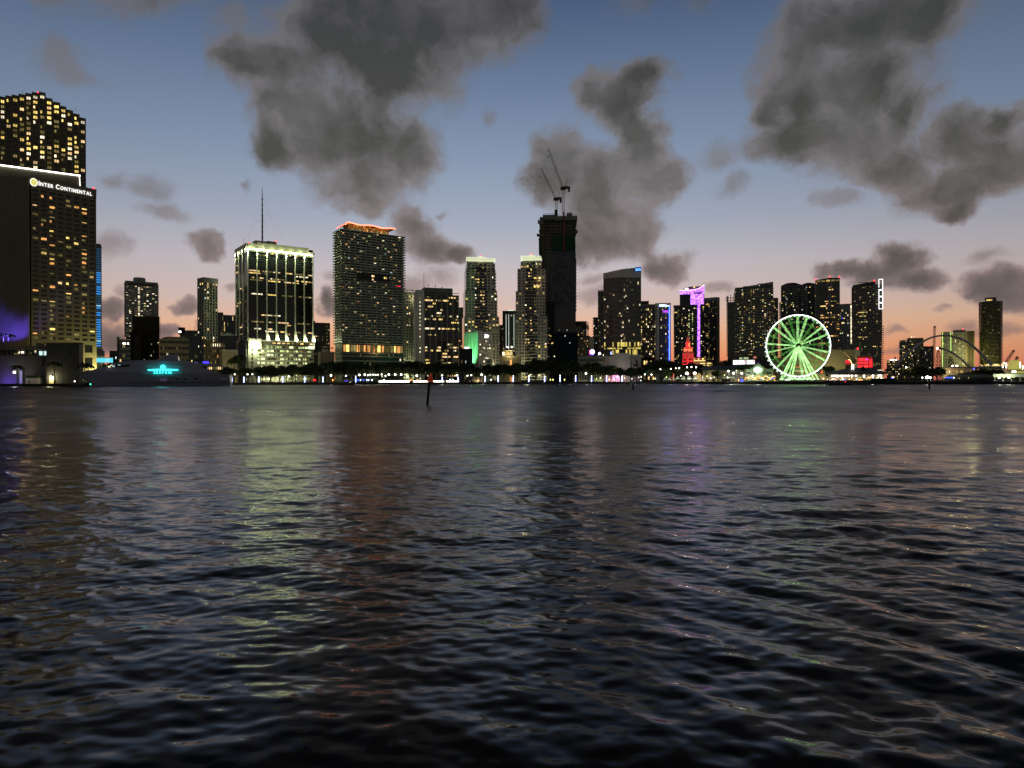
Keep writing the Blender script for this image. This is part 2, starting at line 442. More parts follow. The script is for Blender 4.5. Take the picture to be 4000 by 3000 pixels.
GLASS = pbr('dark_window_glass', (0.012, 0.014, 0.016), 0.12, 0.0, 0.5)
GLASS_B = pbr('black_curtain_glass', (0.006, 0.007, 0.008), 0.08, 0.0, 0.5)
GLASS_T = pbr('teal_dark_glass', (0.010, 0.016, 0.018), 0.3, 0.0, 0.5)
GLASS_BLUE = pbr('blue_grey_glass', (0.030, 0.038, 0.05), 0.22, 0.0, 0.5)
C_WHITE = pbr('white_painted_concrete', (0.70, 0.68, 0.60), 0.75, var=0.12, vscale=0.08, streak=0.12)
C_PALE = pbr('pale_concrete', (0.56, 0.55, 0.46), 0.8, var=0.15, vscale=0.06, streak=0.15)
C_GREY = pbr('grey_concrete', (0.34, 0.34, 0.31), 0.8, var=0.15, vscale=0.06, streak=0.15)
C_DARK = pbr('dark_concrete', (0.16, 0.16, 0.145), 0.8, var=0.2, vscale=0.06, streak=0.15)
C_BROWN = pbr('brown_stone', (0.17, 0.14, 0.085), 0.8, var=0.15, vscale=0.08, streak=0.12)
C_TRAV = pbr('travertine', (0.36, 0.31, 0.20), 0.75, var=0.12, vscale=0.1, streak=0.1)
C_HOTEL = pbr('dark_travertine', (0.15, 0.135, 0.085), 0.75, var=0.12, vscale=0.1, streak=0.1)
C_BEIGE = pbr('beige_stucco', (0.42, 0.35, 0.23), 0.8, var=0.12, vscale=0.08, streak=0.1)
C_OLIVE = pbr('olive_granite', (0.11, 0.10, 0.055), 0.55, var=0.15, vscale=0.1)
C_BLACK = pbr('blackened_steel', (0.015, 0.015, 0.015), 0.5)
C_RUST = pbr('raw_formwork', (0.09, 0.06, 0.04), 0.85, var=0.25, vscale=0.3)
C_NET = pbr('green_safety_net', (0.012, 0.055, 0.035), 0.9, var=0.3, vscale=0.2)
C_HOARD = pbr('blue_hoarding', (0.02, 0.035, 0.055), 0.7, var=0.2, vscale=0.1)
C_STEEL = pbr('galvanised_steel', (0.20, 0.20, 0.20), 0.5, 0.3)
C_MAST = pbr('mast_steel', (0.07, 0.05, 0.05), 0.6)
C_CRANE = pbr('crane_paint', (0.20, 0.17, 0.16), 0.6)
C_CRANER = pbr('crane_red_paint', (0.16, 0.04, 0.035), 0.6)
E_RED = emit('aviation_red', srgb(255, 40, 50), 6)
E_WHITE = emit('white_led', (1.0, 0.97, 0.92), 7)
E_CROWN = emit('crown_floodlight', (0.90, 1.0, 0.52), 40)

_unit = {}
def ubox(name, parent, mat, x0, x1, y0, y1, z0, z1):
    me = _unit.get(mat.name)
    if me is None:
        me = MB().box(0, 1, 0, 1, 0, 1).mesh('block_' + mat.name, mat); _unit[mat.name] = me
    return link(name, me, parent, (x0, y0, z0), (0, 0, 0), (x1 - x0, y1 - y0, z1 - z0))

def lamp(kind, loc, col, power, parent=None, size=0.5, rot=None, spot=None, blend=0.5, name='lamp_light'):
    ld = bpy.data.lights.new(name, kind); ld.energy = power; ld.color = col[:3]
    if kind == 'POINT': ld.shadow_soft_size = size
    if kind == 'SPOT':
        ld.shadow_soft_size = size; ld.spot_size = spot or R(60); ld.spot_blend = blend
    if kind == 'AREA': ld.size = size
    o = bpy.data.objects.new(name, ld); COL.objects.link(o)
    if parent: o.parent = parent
    o.location = loc
    if rot: o.rotation_euler = rot
    ld.cycles.max_bounces = 2
    return o
def aim(o, target):
    o.rotation_euler = (Vector(target) - Vector(o.location)).to_track_quat('-Z', 'Y').to_euler()

GZ = 1.7   # street level behind the sea wall
class Bld:
    """a building with its own turned frame: u runs along the front, v goes back, z up"""
    def __init__(s, name, label, cat, l, r, top, Y, theta=0.0, c=None, D=24.0, group=None, zb=GZ, seed=1, face=True):
        k = lambda p: (p - 2000) / FPX
        s.rng = random.Random(seed * 977 + int(l))
        auto = face and abs(theta) < 15 and c is None
        if auto: theta = theta + math.degrees(-math.atan(k((l + r) / 2)))   # squarely towards the bay
        th = R(theta); ct, st = math.cos(th), math.sin(th)
        if auto:
            cp = (l + r) / 2; M_ = Vector((k(cp) * Y, Y))
            run = lambda p: (k(p) * M_.y - M_.x) / (ct - k(p) * st)
            O = M_ + Vector((ct, st)) * run(l); s.W = run(r) - run(l); s.D = D
        elif theta >= 0:
            cp = c if c is not None else l
            O = Vector((k(cp) * Y, Y))
            s.W = (k(r) * Y - O.x) / (ct - k(r) * st)
            s.D = (k(l) * Y - O.x) / (-st - k(l) * ct) if c is not None else D
        else:
            cp = c if c is not None else r
            C = Vector((k(cp) * Y, Y))
            s.W = (C.x - k(l) * Y) / (ct - k(l) * st)
            O = C - Vector((ct, st)) * s.W
            s.D = (k(r) * Y - C.x) / (-st - k(r) * ct) if c is not None else D
        s.Y = Y; s.cp = cp; s.zb = zb; s.th = th; s.O = O
        s.H = atZ(top, Y, cp) - zb
        s.root = thing(name, label, cat, (O.x, O.y, zb), th, group)
        if not (1 < s.D < 200 and 1 < s.W < 300): print('ODD', name, label, round(s.W, 1), round(s.D, 1), round(s.H, 1))
    def z(s, py): return atZ(py, s.Y, s.cp) - s.zb          # local height of a photo row at the corner
    def u(s, px):                                           # u on the front face at a photo column
        k = (px - 2000) / FPX; ct, st = math.cos(s.th), math.sin(s.th)
        return (k * s.O.y - s.O.x) / (ct - k * st)
    def zz(s, py, px):                                      # local height of a photo row at another column of the front
        return atZ(py, s.O.y + s.u(px) * math.sin(s.th), px) - s.zb
    def local(s, X, Y):
        dx, dy = X - s.O.x, Y - s.O.y; ct, st = math.cos(s.th), math.sin(s.th)
        return (dx * ct + dy * st, -dx * st + dy * ct)
    def box(s, name, mat, u0, u1, v0, v1, z0, z1, parent=None):
        return ubox(name, parent or s.root, mat, u0, u1, v0, v1, z0, z1)
    def core(s, mat=None, z0=0, z1=None, name='wall', inset=0.0):
        return MB().box(inset, s.W - inset, inset, s.D - inset, z0, (s.H if z1 is None else z1)).build(name, mat or GLASS, s.root)
    def ext(s, side, t0, t1, z0, z1, o0, o1):
        """box extents on a face: t along it, o outwards from it"""
        if side == 'F': return (t0, t1, -o1, -o0, z0, z1)
        if side == 'L': return (-o1, -o0, t0, t1, z0, z1)
        if side == 'R': return (s.W + o0, s.W + o1, t0, t1, z0, z1)
    def fobj(s, name, mat, side, t0, t1, z0, z1, o0, o1, parent=None):
        return ubox(name, parent or s.root, mat, *s.ext(side, t0, t1, z0, z1, o0, o1))
    def length(s, side): return s.W if side == 'F' else s.D
    def grid(s, side, nc, nr, z0, z1, ww, wh, mat, t0=0.0, t1=None, recess=0.35, up=0.5, o=0.0, name='wall_cladding'):
        """solid wall with window openings: piers and spandrels standing proud of the glass"""
        t1 = s.length(side) if t1 is None else t1
        mb = MB(); cw = (t1 - t0) / nc; rh = (z1 - z0) / nr
        pw = cw * (1 - ww)
        for i in range(nc + 1):
            a = t0 + i * cw - pw / 2; b = a + pw
            a = max(a, t0 - (0.02 if i == 0 else 0)); b = min(b, t1)
            mb.box(*s.ext(side, a, b, z0, z1, o, o + recess))
        gh = rh * (1 - wh)
        for j in range(nr + 1):
            a = z0 + j * rh - gh * up; b = a + gh
            a = max(a, z0); b = min(b, z1 + 0.3)
            mb.box(*s.ext(side, t0 + 0.02, t1 - 0.02, a, b, o, o + recess - 0.03))
        s.g = (side, nc, nr, z0, z1, ww, wh, t0, t1, up, o)
        return mb.build(name, mat, s.root)
    def cell(s, i, j):
        side, nc, nr, z0, z1, ww, wh, t0, t1, up, o = s.g
        cw = (t1 - t0) / nc; rh = (z1 - z0) / nr; gh = rh * (1 - wh)
        a = t0 + i * cw + cw * (1 - ww) / 2; b = a + cw * ww
        c = z0 + j * rh + gh * (1 - up); d_ = c + rh * wh
        return side, a, b, c, d_, o
    def nogrid(s, side, nc, nr, z0, z1, ww, wh, t0=0.0, t1=None, up=0.5, o=0.0):
        s.g = (side, nc, nr, z0, z1, ww, wh, t0, (s.length(side) if t1 is None else t1), up, o)
    def window(s, i, j, mat, th=0.07, name='window', fx=1.0, fy=1.0):
        side, a, b, c, d_, o = s.cell(i, j)
        if fy < 1: d_ = c + (d_ - c) * fy
        b = a + (b - a) * fx
        return s.fobj(name, mat, side, a, b, c, d_, o + 0.012, o + th)
    def light(s, prob, lst, colbias=True, maxn=260, jmin=0, jmax=None, all_dark=None, sub=0.0):
        side, nc, nr = s.g[:3]; n = 0
        bias = [s.rng.uniform(0.2, 2.0) if colbias else 1.0 for _ in range(nc)]
        cells = [(i, j) for i in range(nc) for j in range(jmin, nr if jmax is None else jmax)]
        s.rng.shuffle(cells)
        for i, j in cells:
            if n >= maxn: break
            hit = s.rng.random() / max(1e-6, prob * bias[i])
            if hit < 1.45:
                s.window(i, j, pick(s.rng, lst) if hit < 1 else L_DIM, fx=(s.rng.uniform(0.35, 1.0) if s.rng.random() < max(sub, .4) else 1.0), fy=(s.rng.uniform(.45, .9) if s.rng.random() < .4 else 1.0)); n += 1
            elif all_dark is not None:
                s.window(i, j, all_dark); n += 1
    def runs(s, prob, lst, lo=1, hi=5, maxn=220):
        """office floors: runs of lit windows along a storey"""
        side, nc, nr = s.g[:3]; n = 0
        rows = list(range(nr)); s.rng.shuffle(rows)
        for j in rows:
            i = 0; rowp = prob * s.rng.choice([0.15, 0.5, 1.0, 2.2])
            while i < nc and n < maxn:
                if s.rng.random() < rowp:
                    m = pick(s.rng, lst)
                    for q in range(s.rng.randint(lo, hi)):
                        if i < nc: s.window(i, j, m if s.rng.random() < 0.8 else pick(s.rng, lst)); n += 1; i += 1
                else: i += 1
    def slabs(s, z0, z1, n, over, th, mat, name='floor_slab', rail=0.0, sides='FLR'):
        ou = over
        for j in range(n):
            z = z0 + (z1 - z0) * j / max(1, n - 1)
            s.box(name, mat, -over if 'L' in sides else 0.0, s.W + (over if 'R' in sides else 0.0), -over, s.D + over, z, z + th)
    def fins(s, side, n, mat, z0, z1, w_, o1, t0=0.0, t1=None, name='pier', o0=-0.1):
        t1 = s.length(side) if t1 is None else t1
        for i in range(n):
            t = t0 + (t1 - t0) * i / max(1, n - 1)
            s.fobj(name, mat, side, t - w_ / 2, t + w_ / 2, z0, z1, o0, o1)
    def red(s, pts):
        for (u, v, z) in pts:
            MB().lathe([(0.05, 0), (0.5, 0.15), (0.55, 0.8), (0.3, 1.3), (0.02, 1.5)], 8, (u, v, z)).build('aviation_light', E_RED, s.root)
    def roofbox(s, u0, u1, v0, v1, h, mat=None, z=None, name='penthouse'):
        z = s.H if z is None else z
        return s.box(name, mat or C_DARK, u0, u1, v0, v1, z, z + h)
    def parapet(s, h, mat, th=0.5, over=0.0):
        mb = MB(); a, b, c_, d_ = -over, s.W + over, -over, s.D + over
        mb.box(a, b, c_, c_ + th, s.H, s.H + h).box(a, b, d_ - th, d_, s.H, s.H + h)
        mb.box(a, a + th, c_ + th, d_ - th, s.H, s.H + h).box(b - th, b, c_ + th, d_ - th, s.H, s.H + h)
        return mb.build('parapet', mat, s.root)
def text_letters(word, size, mat, parent, name='letter', extrude=0.12, bold=0.02, spacing=1.0, smallcaps=None, ax=None):
    """one mesh object per letter, laid out along local x, standing in the x-z plane, facing -y"""
    x = 0.0
    for ch in word:
        if ch == ' ': x += size * 0.32; continue
        cu = bpy.data.curves.new('letter', 'FONT'); cu.body = ch.upper(); sz = size * (1.0 if ch.isupper() or not smallcaps else smallcaps)
        cu.size = sz; cu.extrude = extrude; cu.offset = bold * sz; cu.resolution_u = 3
        tmp = bpy.data.objects.new('tmp', cu); COL.objects.link(tmp)
        dg = bpy.context.evaluated_depsgraph_get(); ev = tmp.evaluated_get(dg)
        me = bpy.data.meshes.new_from_object(ev); bb = [v.co.x for v in me.vertices]
        bpy.data.objects.remove(tmp); bpy.data.curves.remove(cu)
        me.materials.clear(); me.materials.append(mat)
        o = link(name, me, parent, (x - min(bb), 0, 0), (R(90), 0, 0))
        x += (max(bb) - min(bb)) + size * 0.12 * spacing
    return x

# ------------------------------------------------------------------ shoreline and ground
SHORE = [(-1500, 395), (320, 402), (640, 470), (905, 530), (1300, 545), (1900, 598), (2300, 598), (2480, 560), (2700, 513), (2950, 455), (3300, 405), (3700, 392), (5400, 385)]
def shoreY(px):
    for (a, ya), (b, yb) in zip(SHORE, SHORE[1:]):
        if a <= px <= b: return ya + (yb - ya) * (px - a) / (b - a)
    return 395
M_GROUND = pbr('park_ground', (0.045, 0.06, 0.03), 0.95, var=0.3, vscale=0.05)
M_PAVE = pbr('promenade_paving', (0.22, 0.20, 0.16), 0.85, var=0.15, vscale=0.3)
M_SEAWALL = pbr('stained_seawall', (0.035, 0.033, 0.028), 0.9, var=0.3, vscale=0.3)
sp = [Vector((atX(p, Y), Y)) for p, Y in SHORE]
g = MB()
N = len(sp)
vs = [(p.x, p.y, 1.6) for p in sp] + [(p.x * 60, 24000, 1.6) for p in sp]
g.add(vs, [(i, i + 1, N + i + 1, N + i) for i in range(N - 1)])
tag(g.build('ground', M_GROUND), 'dark ground of the waterfront city', kind='structure')
def ribbon(lst, o0, o1, z0, z1):
    mb = MB()
    for a, b in zip(lst, lst[1:]):
        mb.add([(a.x, a.y + o0, z0), (b.x, b.y + o0, z0), (b.x, b.y + o1, z0), (a.x, a.y + o1, z0),
                (a.x, a.y + o0, z1), (b.x, b.y + o0, z1), (b.x, b.y + o1, z1), (a.x, a.y + o1, z1)],
               [(0, 1, 5, 4), (4, 5, 6, 7), (2, 3, 7, 6), (0, 3, 2, 1), (0, 4, 7, 3), (1, 2, 6, 5)])
    return mb
tag(ribbon(sp, 0.0, 0.9, -1.5, 1.72).build('seawall', M_SEAWALL), 'dark concrete sea wall along the bay', kind='structure')
tag(ribbon(sp, 0.9, 7.0, 1.5, 1.66).build('promenade', M_PAVE), 'pale paved promenade behind the sea wall', kind='structure')

# ------------------------------------------------------------------ left: hotel tower, stepped tower behind it
HT = Bld('hotel_tower', 'tall dark hotel tower with glowing white name sign left of the yacht', 'hotel', 122, 375, 684, 430, theta=53, D=32, seed=3)
b = HT
b.core(GLASS, z1=b.H - 1)
zt = b.z(722); zl = b.z(1318)
b.grid('F', 8, 32, zl, zt, 0.66, 0.50, C_HOTEL, recess=0.6)
b.light(0.21, SET_HOTEL, all_dark=GLASS, maxn=256, jmax=31, sub=.5)
for i in range(8): b.window(i, 31, GLASS_B)
b.grid('F', 4, 3, 2.0, zl - 0.3, 0.50, 0.62, C_HOTEL, recess=0.6, name='base_cladding')
for i in range(4):
    for j in range(3): b.window(i, j, GLASS_B)
b.box('crown_wall', C_HOTEL, -0.3, b.W + 0.3, -0.62, b.D, zt + 0.8, b.H)
b.box('crown_coping', C_HOTEL, -0.5, b.W + 0.5, -0.8, b.D, b.H + 0.02, b.H + 0.7)
b.box('blind_side_wall', C_HOTEL, b.W + 0.002, b.W + 0.4, 0.0, b.D, 0, b.H)
b.red([(b.W - 1, 0.5, b.H + 0.7)])
# windowless side wing towards the left
def wpoly(B, pts): return [B.local(atX(p, Y), Y) for p, Y in pts]
wing = MB().prism(wpoly(b, [(-700, 419), (114, 427), (150, 470), (-700, 470)]), 0, atZ(681, 427, 114) - b.zb)
wing.build('windowless_wing', C_HOTEL, b.root)
pent = MB().prism(wpoly(b, [(-700, 418), (0, 440), (313, 463), (313, 480), (-700, 480)]), b.H - 14, atZ(636, 440, 0) - b.zb)
pent.build('rooftop_block', C_HOTEL, b.root)
zl_ = atZ(636, 440, 0) - b.zb + 0.1
p0 = b.local(atX(-90, 433.5), 433.2); p1 = b.local(atX(313, 463), 462.6)
for i in range(34):
    f = i / 33
    MB().tube([(p0[0] + (p1[0] - p0[0]) * (f - .012), p0[1] + (p1[1] - p0[1]) * (f - .012), zl_), (p0[0] + (p1[0] - p0[0]) * (f + .012), p0[1] + (p1[1] - p0[1]) * (f + .012), zl_)], 0.38, 6).build('rooftop_light', E_WHITE, b.root)
MB().tube([(p1[0], p1[1] - 0.3, zl_), (p1[0] + 0.4, p1[1] - 0.3, zl_ - 7.2)], 0.28, 6).build('light_strip', emit('soft_white_led', (1, 0.96, 0.9), 2.0), b.root)
# the sign
E_SIGN = emit('sign_white', (1.0, 0.97, 0.93), 1.5)
sg = link('sign', None, b.root, (2.2, -1.1, b.z(722) + 1.9), (0, 0, 0))
Wt = text_letters('Inter Continental', 3.6, E_SIGN, sg, smallcaps=0.80, bold=0.012, spacing=1.4)
k_ = (b.W - 3.6 - 2.6) / Wt
sg.scale = (k_, 1, 1.12); sg.location.x = 4.0
MB().lathe([(0.05, 0), (1.75, 0.02), (1.75, 0.25), (0.05, 0.27)], 20).build('emblem_disc', emit('emblem_gold', srgb(225, 220, 120), 1.0), b.root, loc=(1.3, -1.0, b.z(722) + 3.2), rot=(R(90), 0, 0), scale=(1.0, 1.25, 1))
MB().tube([(1.3 + 1.9 * math.cos(i * math.pi / 10), -1.15, b.z(722) + 3.2 + 2.3 * math.sin(i * math.pi / 10)) for i in range(21)], .22, 6, caps=False).build('emblem_rim', E_SIGN, b.root)

b = ST = Bld('office_tower', 'dark office tower with stepped roofline and many yellow windows behind the hotel', 'tower', 127, 340, 351, 540, theta=0, D=40, seed=5)
px_e = [-78, -52, -25, 1, 23, 48, 75, 101, 127, 154, 181, 208, 238, 262, 289, 315, 340]
tops = [372, 368, 366, 365, 362, 360, 357, 354, 351, 351, 371, 383, 396, 408, 420, 433]
E_TOPW = [(L_YEL, 3), (L_WHITE, 1)]
for i, (a, c2, tp) in enumerate(zip(px_e, px_e[1:], tops)):
    y0 = 2.0 * (i - 9) if i > 9 else 0.25 * (9 - i)
    x0, x1 = b.u(a), b.u(c2)
    zt = b.zz(tp, (a + c2) / 2)
    MB().box(x0, x1 - 0.01, y0 + 0.01 * i, 30 + 0.05 * i, 0, zt).build('bay', C_OLIVE, b.root)
    mb = MB(); st_ = 3.92; wz0 = (x1 - x0) * 0.22
    nrow = int((zt - b.zz(712, a)) / st_)
    for j in range(nrow):
        z1 = zt - 2.2 - j * st_ - 0.6; z0 = z1 - 2.2
        if j == 0: m = pick(b.rng, E_TOPW)
        else:
            fl = 0.55 if 5 < i < 15 else 0.42
            m = pick(b.rng, [(L_YEL, 4), (L_WHITE, 2), (L_DIM, 5), (L_WARM, 2)]) if b.rng.random() < fl else GLASS
        wd = b.rng.choice([1.0, 1.0, 1.0, 0.5]) if m not in (GLASS,) else 1.0
        ubox('window', b.root, m, x0 + wz0, x0 + wz0 + (x1 - x0 - 2 * wz0) * wd, y0 - 0.06, y0 + 0.2, z0, z1)
        mb.box(x0 + wz0 - 0.25, x1 - wz0 + 0.25, y0 - 0.45, y0 + 0.3, z0 - 0.5, z0 - 0.02)
        mb.box((x0 + x1) / 2 - 0.12, (x0 + x1) / 2 + 0.12, y0 - 0.2, y0 + 0.2, z0, z1)
    mb.box(x0, x0 + 0.5, y0 - 0.5, y0 + 0.3, 0, zt - 0.5)
    mb.build('bay_trim', C_OLIVE, b.root)
b.red([(b.u(150), 3, b.zz(351, 150))])
for (pp, hh) in ((0, 4), (12, 2.4), (30, 3.0)):
    MB().tube([(b.u(90 + 7 * pp), 8, b.zz(380, 127)), (b.u(90 + 7 * pp), 8, b.zz(356 + pp * .8, 127) + hh)], 0.12, 5).build('antenna', C_MAST, b.root)

# tower with blue LED bands
b = Bld('led_tower', 'slim tower striped with horizontal blue LED bands beside the hotel', 'tower', 366, 398, 950, 520, theta=8, D=22, seed=6)
b.core(GLASS_BLUE)
E_LB = emit('blue_led_band', srgb(60, 150, 235), 1.0); E_LB2 = emit('dim_blue_led_band', srgb(60, 105, 140), 0.45); E_LB3 = emit('pale_blue_led_band', srgb(150, 205, 235), 1.1)
nb = 42
for j in range(nb):
    z = b.z(1345) + (b.z(968) - b.z(1345)) * j / (nb - 1)
    m = E_LB2 if j > 31 or 17 < j < 21 or b.rng.random() < 0.08 else (E_LB3 if b.rng.random() < 0.10 else E_LB)
    b.box('light_band', m, -0.15, b.W - 0.6, -0.25, 3.0, z, z + 0.95)
b.box('base_block', C_GREY, -0.5, b.W + 0.6, -0.6, b.D, 0, b.z(1352))
b.box('base_block', C_GREY, b.W + 0.6, b.W + 1.8, -0.6, b.D, 0, b.z(1362))
b.box('roof_screen', GLASS_BLUE, 0.3, b.W - 0.3, 0.3, 8, b.H, b.H + 1.2)
for j in range(5): b.fobj('base_light', L_YEL, 'F', 0.3, 1.0, b.z(1405) + j * 3.2, b.z(1405) + j * 3.2 + 1.8, 0.62, 0.8)
b = Bld('lit_canopy', 'low long canopy glowing cyan at the foot of the blue striped tower', 'canopy', 372, 443, 1391, 500, theta=0, D=8, seed=7)
b.box('roof', C_GREY, 0, b.W, 0, b.D, b.H, b.H + 0.5)
E_CY = emit('cyan_canopy_light', srgb(90, 205, 245), 1.5)
for i in range(14): b.box('light_panel', E_CY, 0.2 + (b.W - 0.4) * i / 14, 0.2 + (b.W - 0.4) * (i + 0.86) / 14, -0.2, 0.3, b.z(1408), b.H - 0.1)
for i in range(4): b.box('post', C_STEEL, 0.5 + i * (b.W - 1.3) / 3, 0.8 + i * (b.W - 1.3) / 3, 1, 1.3, 0, b.z(1408))

# hotel podium on the quay
PD = b = Bld('hotel_podium', 'dark stone hotel podium with terrace and lit opening band at the quay', 'podium', -500, 181, 1340, 406, theta=0, D=20, seed=8, face=False)
b.box('wall', C_HOTEL, 0, b.W, 6, b.D + 4, 0, b.z(1376))
b.box('terrace_roof', C_BROWN, 0, b.W, 4.5, b.D + 4, b.z(1353), b.z(1339))
b.box('gallery_back', C_DARK, 0, b.W, 12, b.D + 4, b.z(1376), b.z(1353))
for i in range(14):
    u = b.u(-60 + i * 18); 
    b.box('column', C_DARK, u, u + 0.35, 6.3, 6.8, b.z(1376), b.z(1353))
for (p0_, p1_, y0_, y1_, m) in ((18, 38, 1359, 1366, L_WHITE), (0, 18, 1364, 1371, L_DIM), (78, 87, 1355, 1363, L_WHITE), (58, 68, 1362, 1369, L_DIM), (100, 128, 1358, 1375, L_COOL), (132, 158, 1362, 1375, L_DIM), (162, 178, 1360, 1376, L_DIM), (166, 176, 1363, 1367, L_WHITE)):
    b.box('window', m, b.u(p0_), b.u(p1_), 11.6, 11.9, b.z(y1_), b.z(y0_))
b.box('upper_wall', C_HOTEL, 0, b.u(142), 5.2, 5.9, b.z(1418), b.z(1377))
# curved soffit line
cv = [(b.u(75 + 10 * i), 4.8) for i in range(12)]
b.box('loading_recess', C_DARK, b.u(156), b.u(176), 5.6, 5.98, 0.4, b.z(1446))
kiosk = b.box('kiosk', pbr('white_kiosk_paint', (0.55, 0.5, 0.4), 0.8), b.u(96), b.u(148), 1.0, 4.0, 0, b.z(1466))
for p in (105, 110, 128): b.box('vent', C_BROWN, b.u(p), b.u(p + 4), 0.93, 0.99, b.z(1486), b.z(1478))
b.box('roof_planter', pbr('hedge_green', (0.03, 0.07, 0.02), 0.9, var=0.4, vscale=2), b.u(97), b.u(147), 1.4, 3.8, b.z(1466), b.z(1456))
b.box('sign_panel', pbr('white_paint', (0.75, 0.75, 0.75), 0.6), b.u(52), b.u(62), 5.3, 5.6, 0, b.z(1436))
lamp('POINT', (b.u(40), 3.0, b.z(1443)), (0.9, 0.92, 1.0), 900, b.root, 0.3)
b.box('wall_lamp', E_WHITE, b.u(36), b.u(44), 3.2, 3.6, b.z(1447), b.z(1439))
lamp('SPOT', (b.u(5), 1.0, 1.0), (0.12, 0.06, 1.0), 3000, b.root, 0.4, rot=(R(105), 0, 0), spot=R(150))
C_POD = pbr('dark_podium_stone', (0.085, 0.08, 0.06), 0.8, var=0.15, vscale=0.2, streak=.15)
b = Bld('podium_block', 'windowless dark cube of the hotel podium behind the lit quay lamp', 'building', 181, 309, 1333, 404, theta=0, D=3.6, seed=9, face=False)
b.core(C_POD)
b.box('side_panel', C_TRAV, b.W + .002, b.W + .2, 0, b.D + .1, 0, b.z(1337))
b.box('coping', C_BROWN, -0.4, b.W + .3, -0.4, b.D, b.H + 0.01, b.H + 0.5)
b.box('lit_doorway', pbr('cream_door', (0.6, 0.52, 0.3), 0.7), b.u(193), b.u(216), -0.25, 0.1, 0, b.z(1463))
MB().lathe([(0.05, 0), (0.3, 0.1), (0.35, 0.5), (0.15, 0.8)], 10, (b.u(204), -1.1, b.z(1464))).build('wall_lamp', E_WHITE, b.root)
lamp('POINT', (b.u(204), -2.2, b.z(1465)), (1.0, 0.9, 0.55), 1500, b.root, 0.3)
lamp('POINT', (b.u(60) , -2.0, 1.2), (0.8, 0.8, 1.0), 300, b.root, 0.3)
# floodlights that wash the foot of the hotel
o = lamp('POINT', HT.root.matrix_basis @ Vector((HT.W + 4.0, -10.0, 4.0)), (1.0, 0.92, 0.36), 60000, None, 0.4, name='street_lamp_light')
o = lamp('SPOT', (atX(20, 411), 411, 27.0), (0.10, 0.06, 1.0), 50000, None, 0.5, spot=R(100), name='blue_flood'); aim(o, (atX(40, 425), 425, 46))
o = lamp('POINT', (atX(113, 415), 415, 25), (1.0, 0.6, 0.25), 1500, None, 0.3, name='terrace_lamp_light')

# ------------------------------------------------------------------ between hotel and the floodlit tower
b = Bld('apartment_tower', 'pale balcony apartment tower with round penthouse behind the construction frame', 'tower', 492, 616, 1095, 840, theta=4, D=26, seed=11)
b.core(GLASS)
b.grid('F', 11, 40, b.z(1310), b.H - 5, 0.62, 0.6, C_PALE, recess=0.5)
b.light(0.20, [(L_WHITE, 5), (L_GREEN, 1), (L_WARM, 2), (L_DIM, 3)], maxn=120)
for j in range(40):
    i = 4
    if b.rng.random() < 0.55: b.window(4, j, L_WHITE)
for j in range(44):
    z = b.z(1310) + (b.H - 3 - b.z(1310)) * j / 43
    b.box('balcony', C_PALE, -1.3, 2.2, -0.9, 8, z, z + 0.9); b.box('balcony', C_PALE, b.W - 2.2, b.W + 1.3, -0.9, 8, z, z + 0.9)
MB().lathe([(b.W * .2, 0), (b.W * .2, 5), (b.W * .18, 6.5), (0.1, 6.6)], 16, (b.W * .45, 12, b.H)).build('penthouse', C_GREY, b.root)
b.box('roof_band', C_GREY, -0.5, b.W + 0.5, -0.6, b.D, b.H - 1.8, b.H + 0.6)

b = Bld('unfinished_building', 'unfinished dark concrete frame building wrapped in brown netting', 'building', 507, 624, 1228, 700, theta=0, D=26, seed=12)
b.box('netted_floors', pbr('brown_netting', (0.035, 0.03, 0.012), 0.95, var=0.3, vscale=0.3), b.u(518), b.W, 0, b.D, b.z(1290), b.H)
for j in range(9): b.box('floor_slab', C_RUST, b.u(512), b.W, 0.2, b.D, b.z(1290) - (j + 1) * 3.6 - 0.4, b.z(1290) - (j + 1) * 3.6)
for i in range(6): b.box('column', C_RUST, b.u(523) + i * (b.W - b.u(523) - 0.8) / 5, b.u(523) + 0.7 + i * (b.W - b.u(523) - 0.8) / 5, 0.5, 1.2, 0, b.z(1290))
b.box('back_wall', C_BLACK, b.u(512), b.W, 8, b.D, 0, b.z(1290))
b.box('stair_core', C_RUST, b.u(522), b.u(550), -0.6, 6, 0, b.z(1306))
b.box('round_shaft', C_BLACK, 0, b.u(518), 1, 14, 0, b.z(1292))
for i in range(7):
    m = MB().tube([(b.W + 0.6, 1, 0), (b.W + 0.6, 1, b.H + 0.5)], 0.12, 4) if i == 0 else MB().tube([(b.W - 0.2, 0.8, b.z(1290) + i * 4), (b.W + 1.0, 0.8, b.z(1290) + i * 4)], 0.1, 4)
    m.build('scaffold_pole', C_RUST, b.root)
for (p, y, m) in ((526, 1395, L_RED), (532, 1395, L_RED), (590, 1335, L_DIM), (600, 1365, L_DIM), (617, 1330, L_WHITE), (589, 1380, L_WHITE), (562, 1397, L_COOL)):
    b.box('work_light', m, b.u(p), b.u(p + 4), 7.6, 7.9, b.z(y + 3), b.z(y - 2))

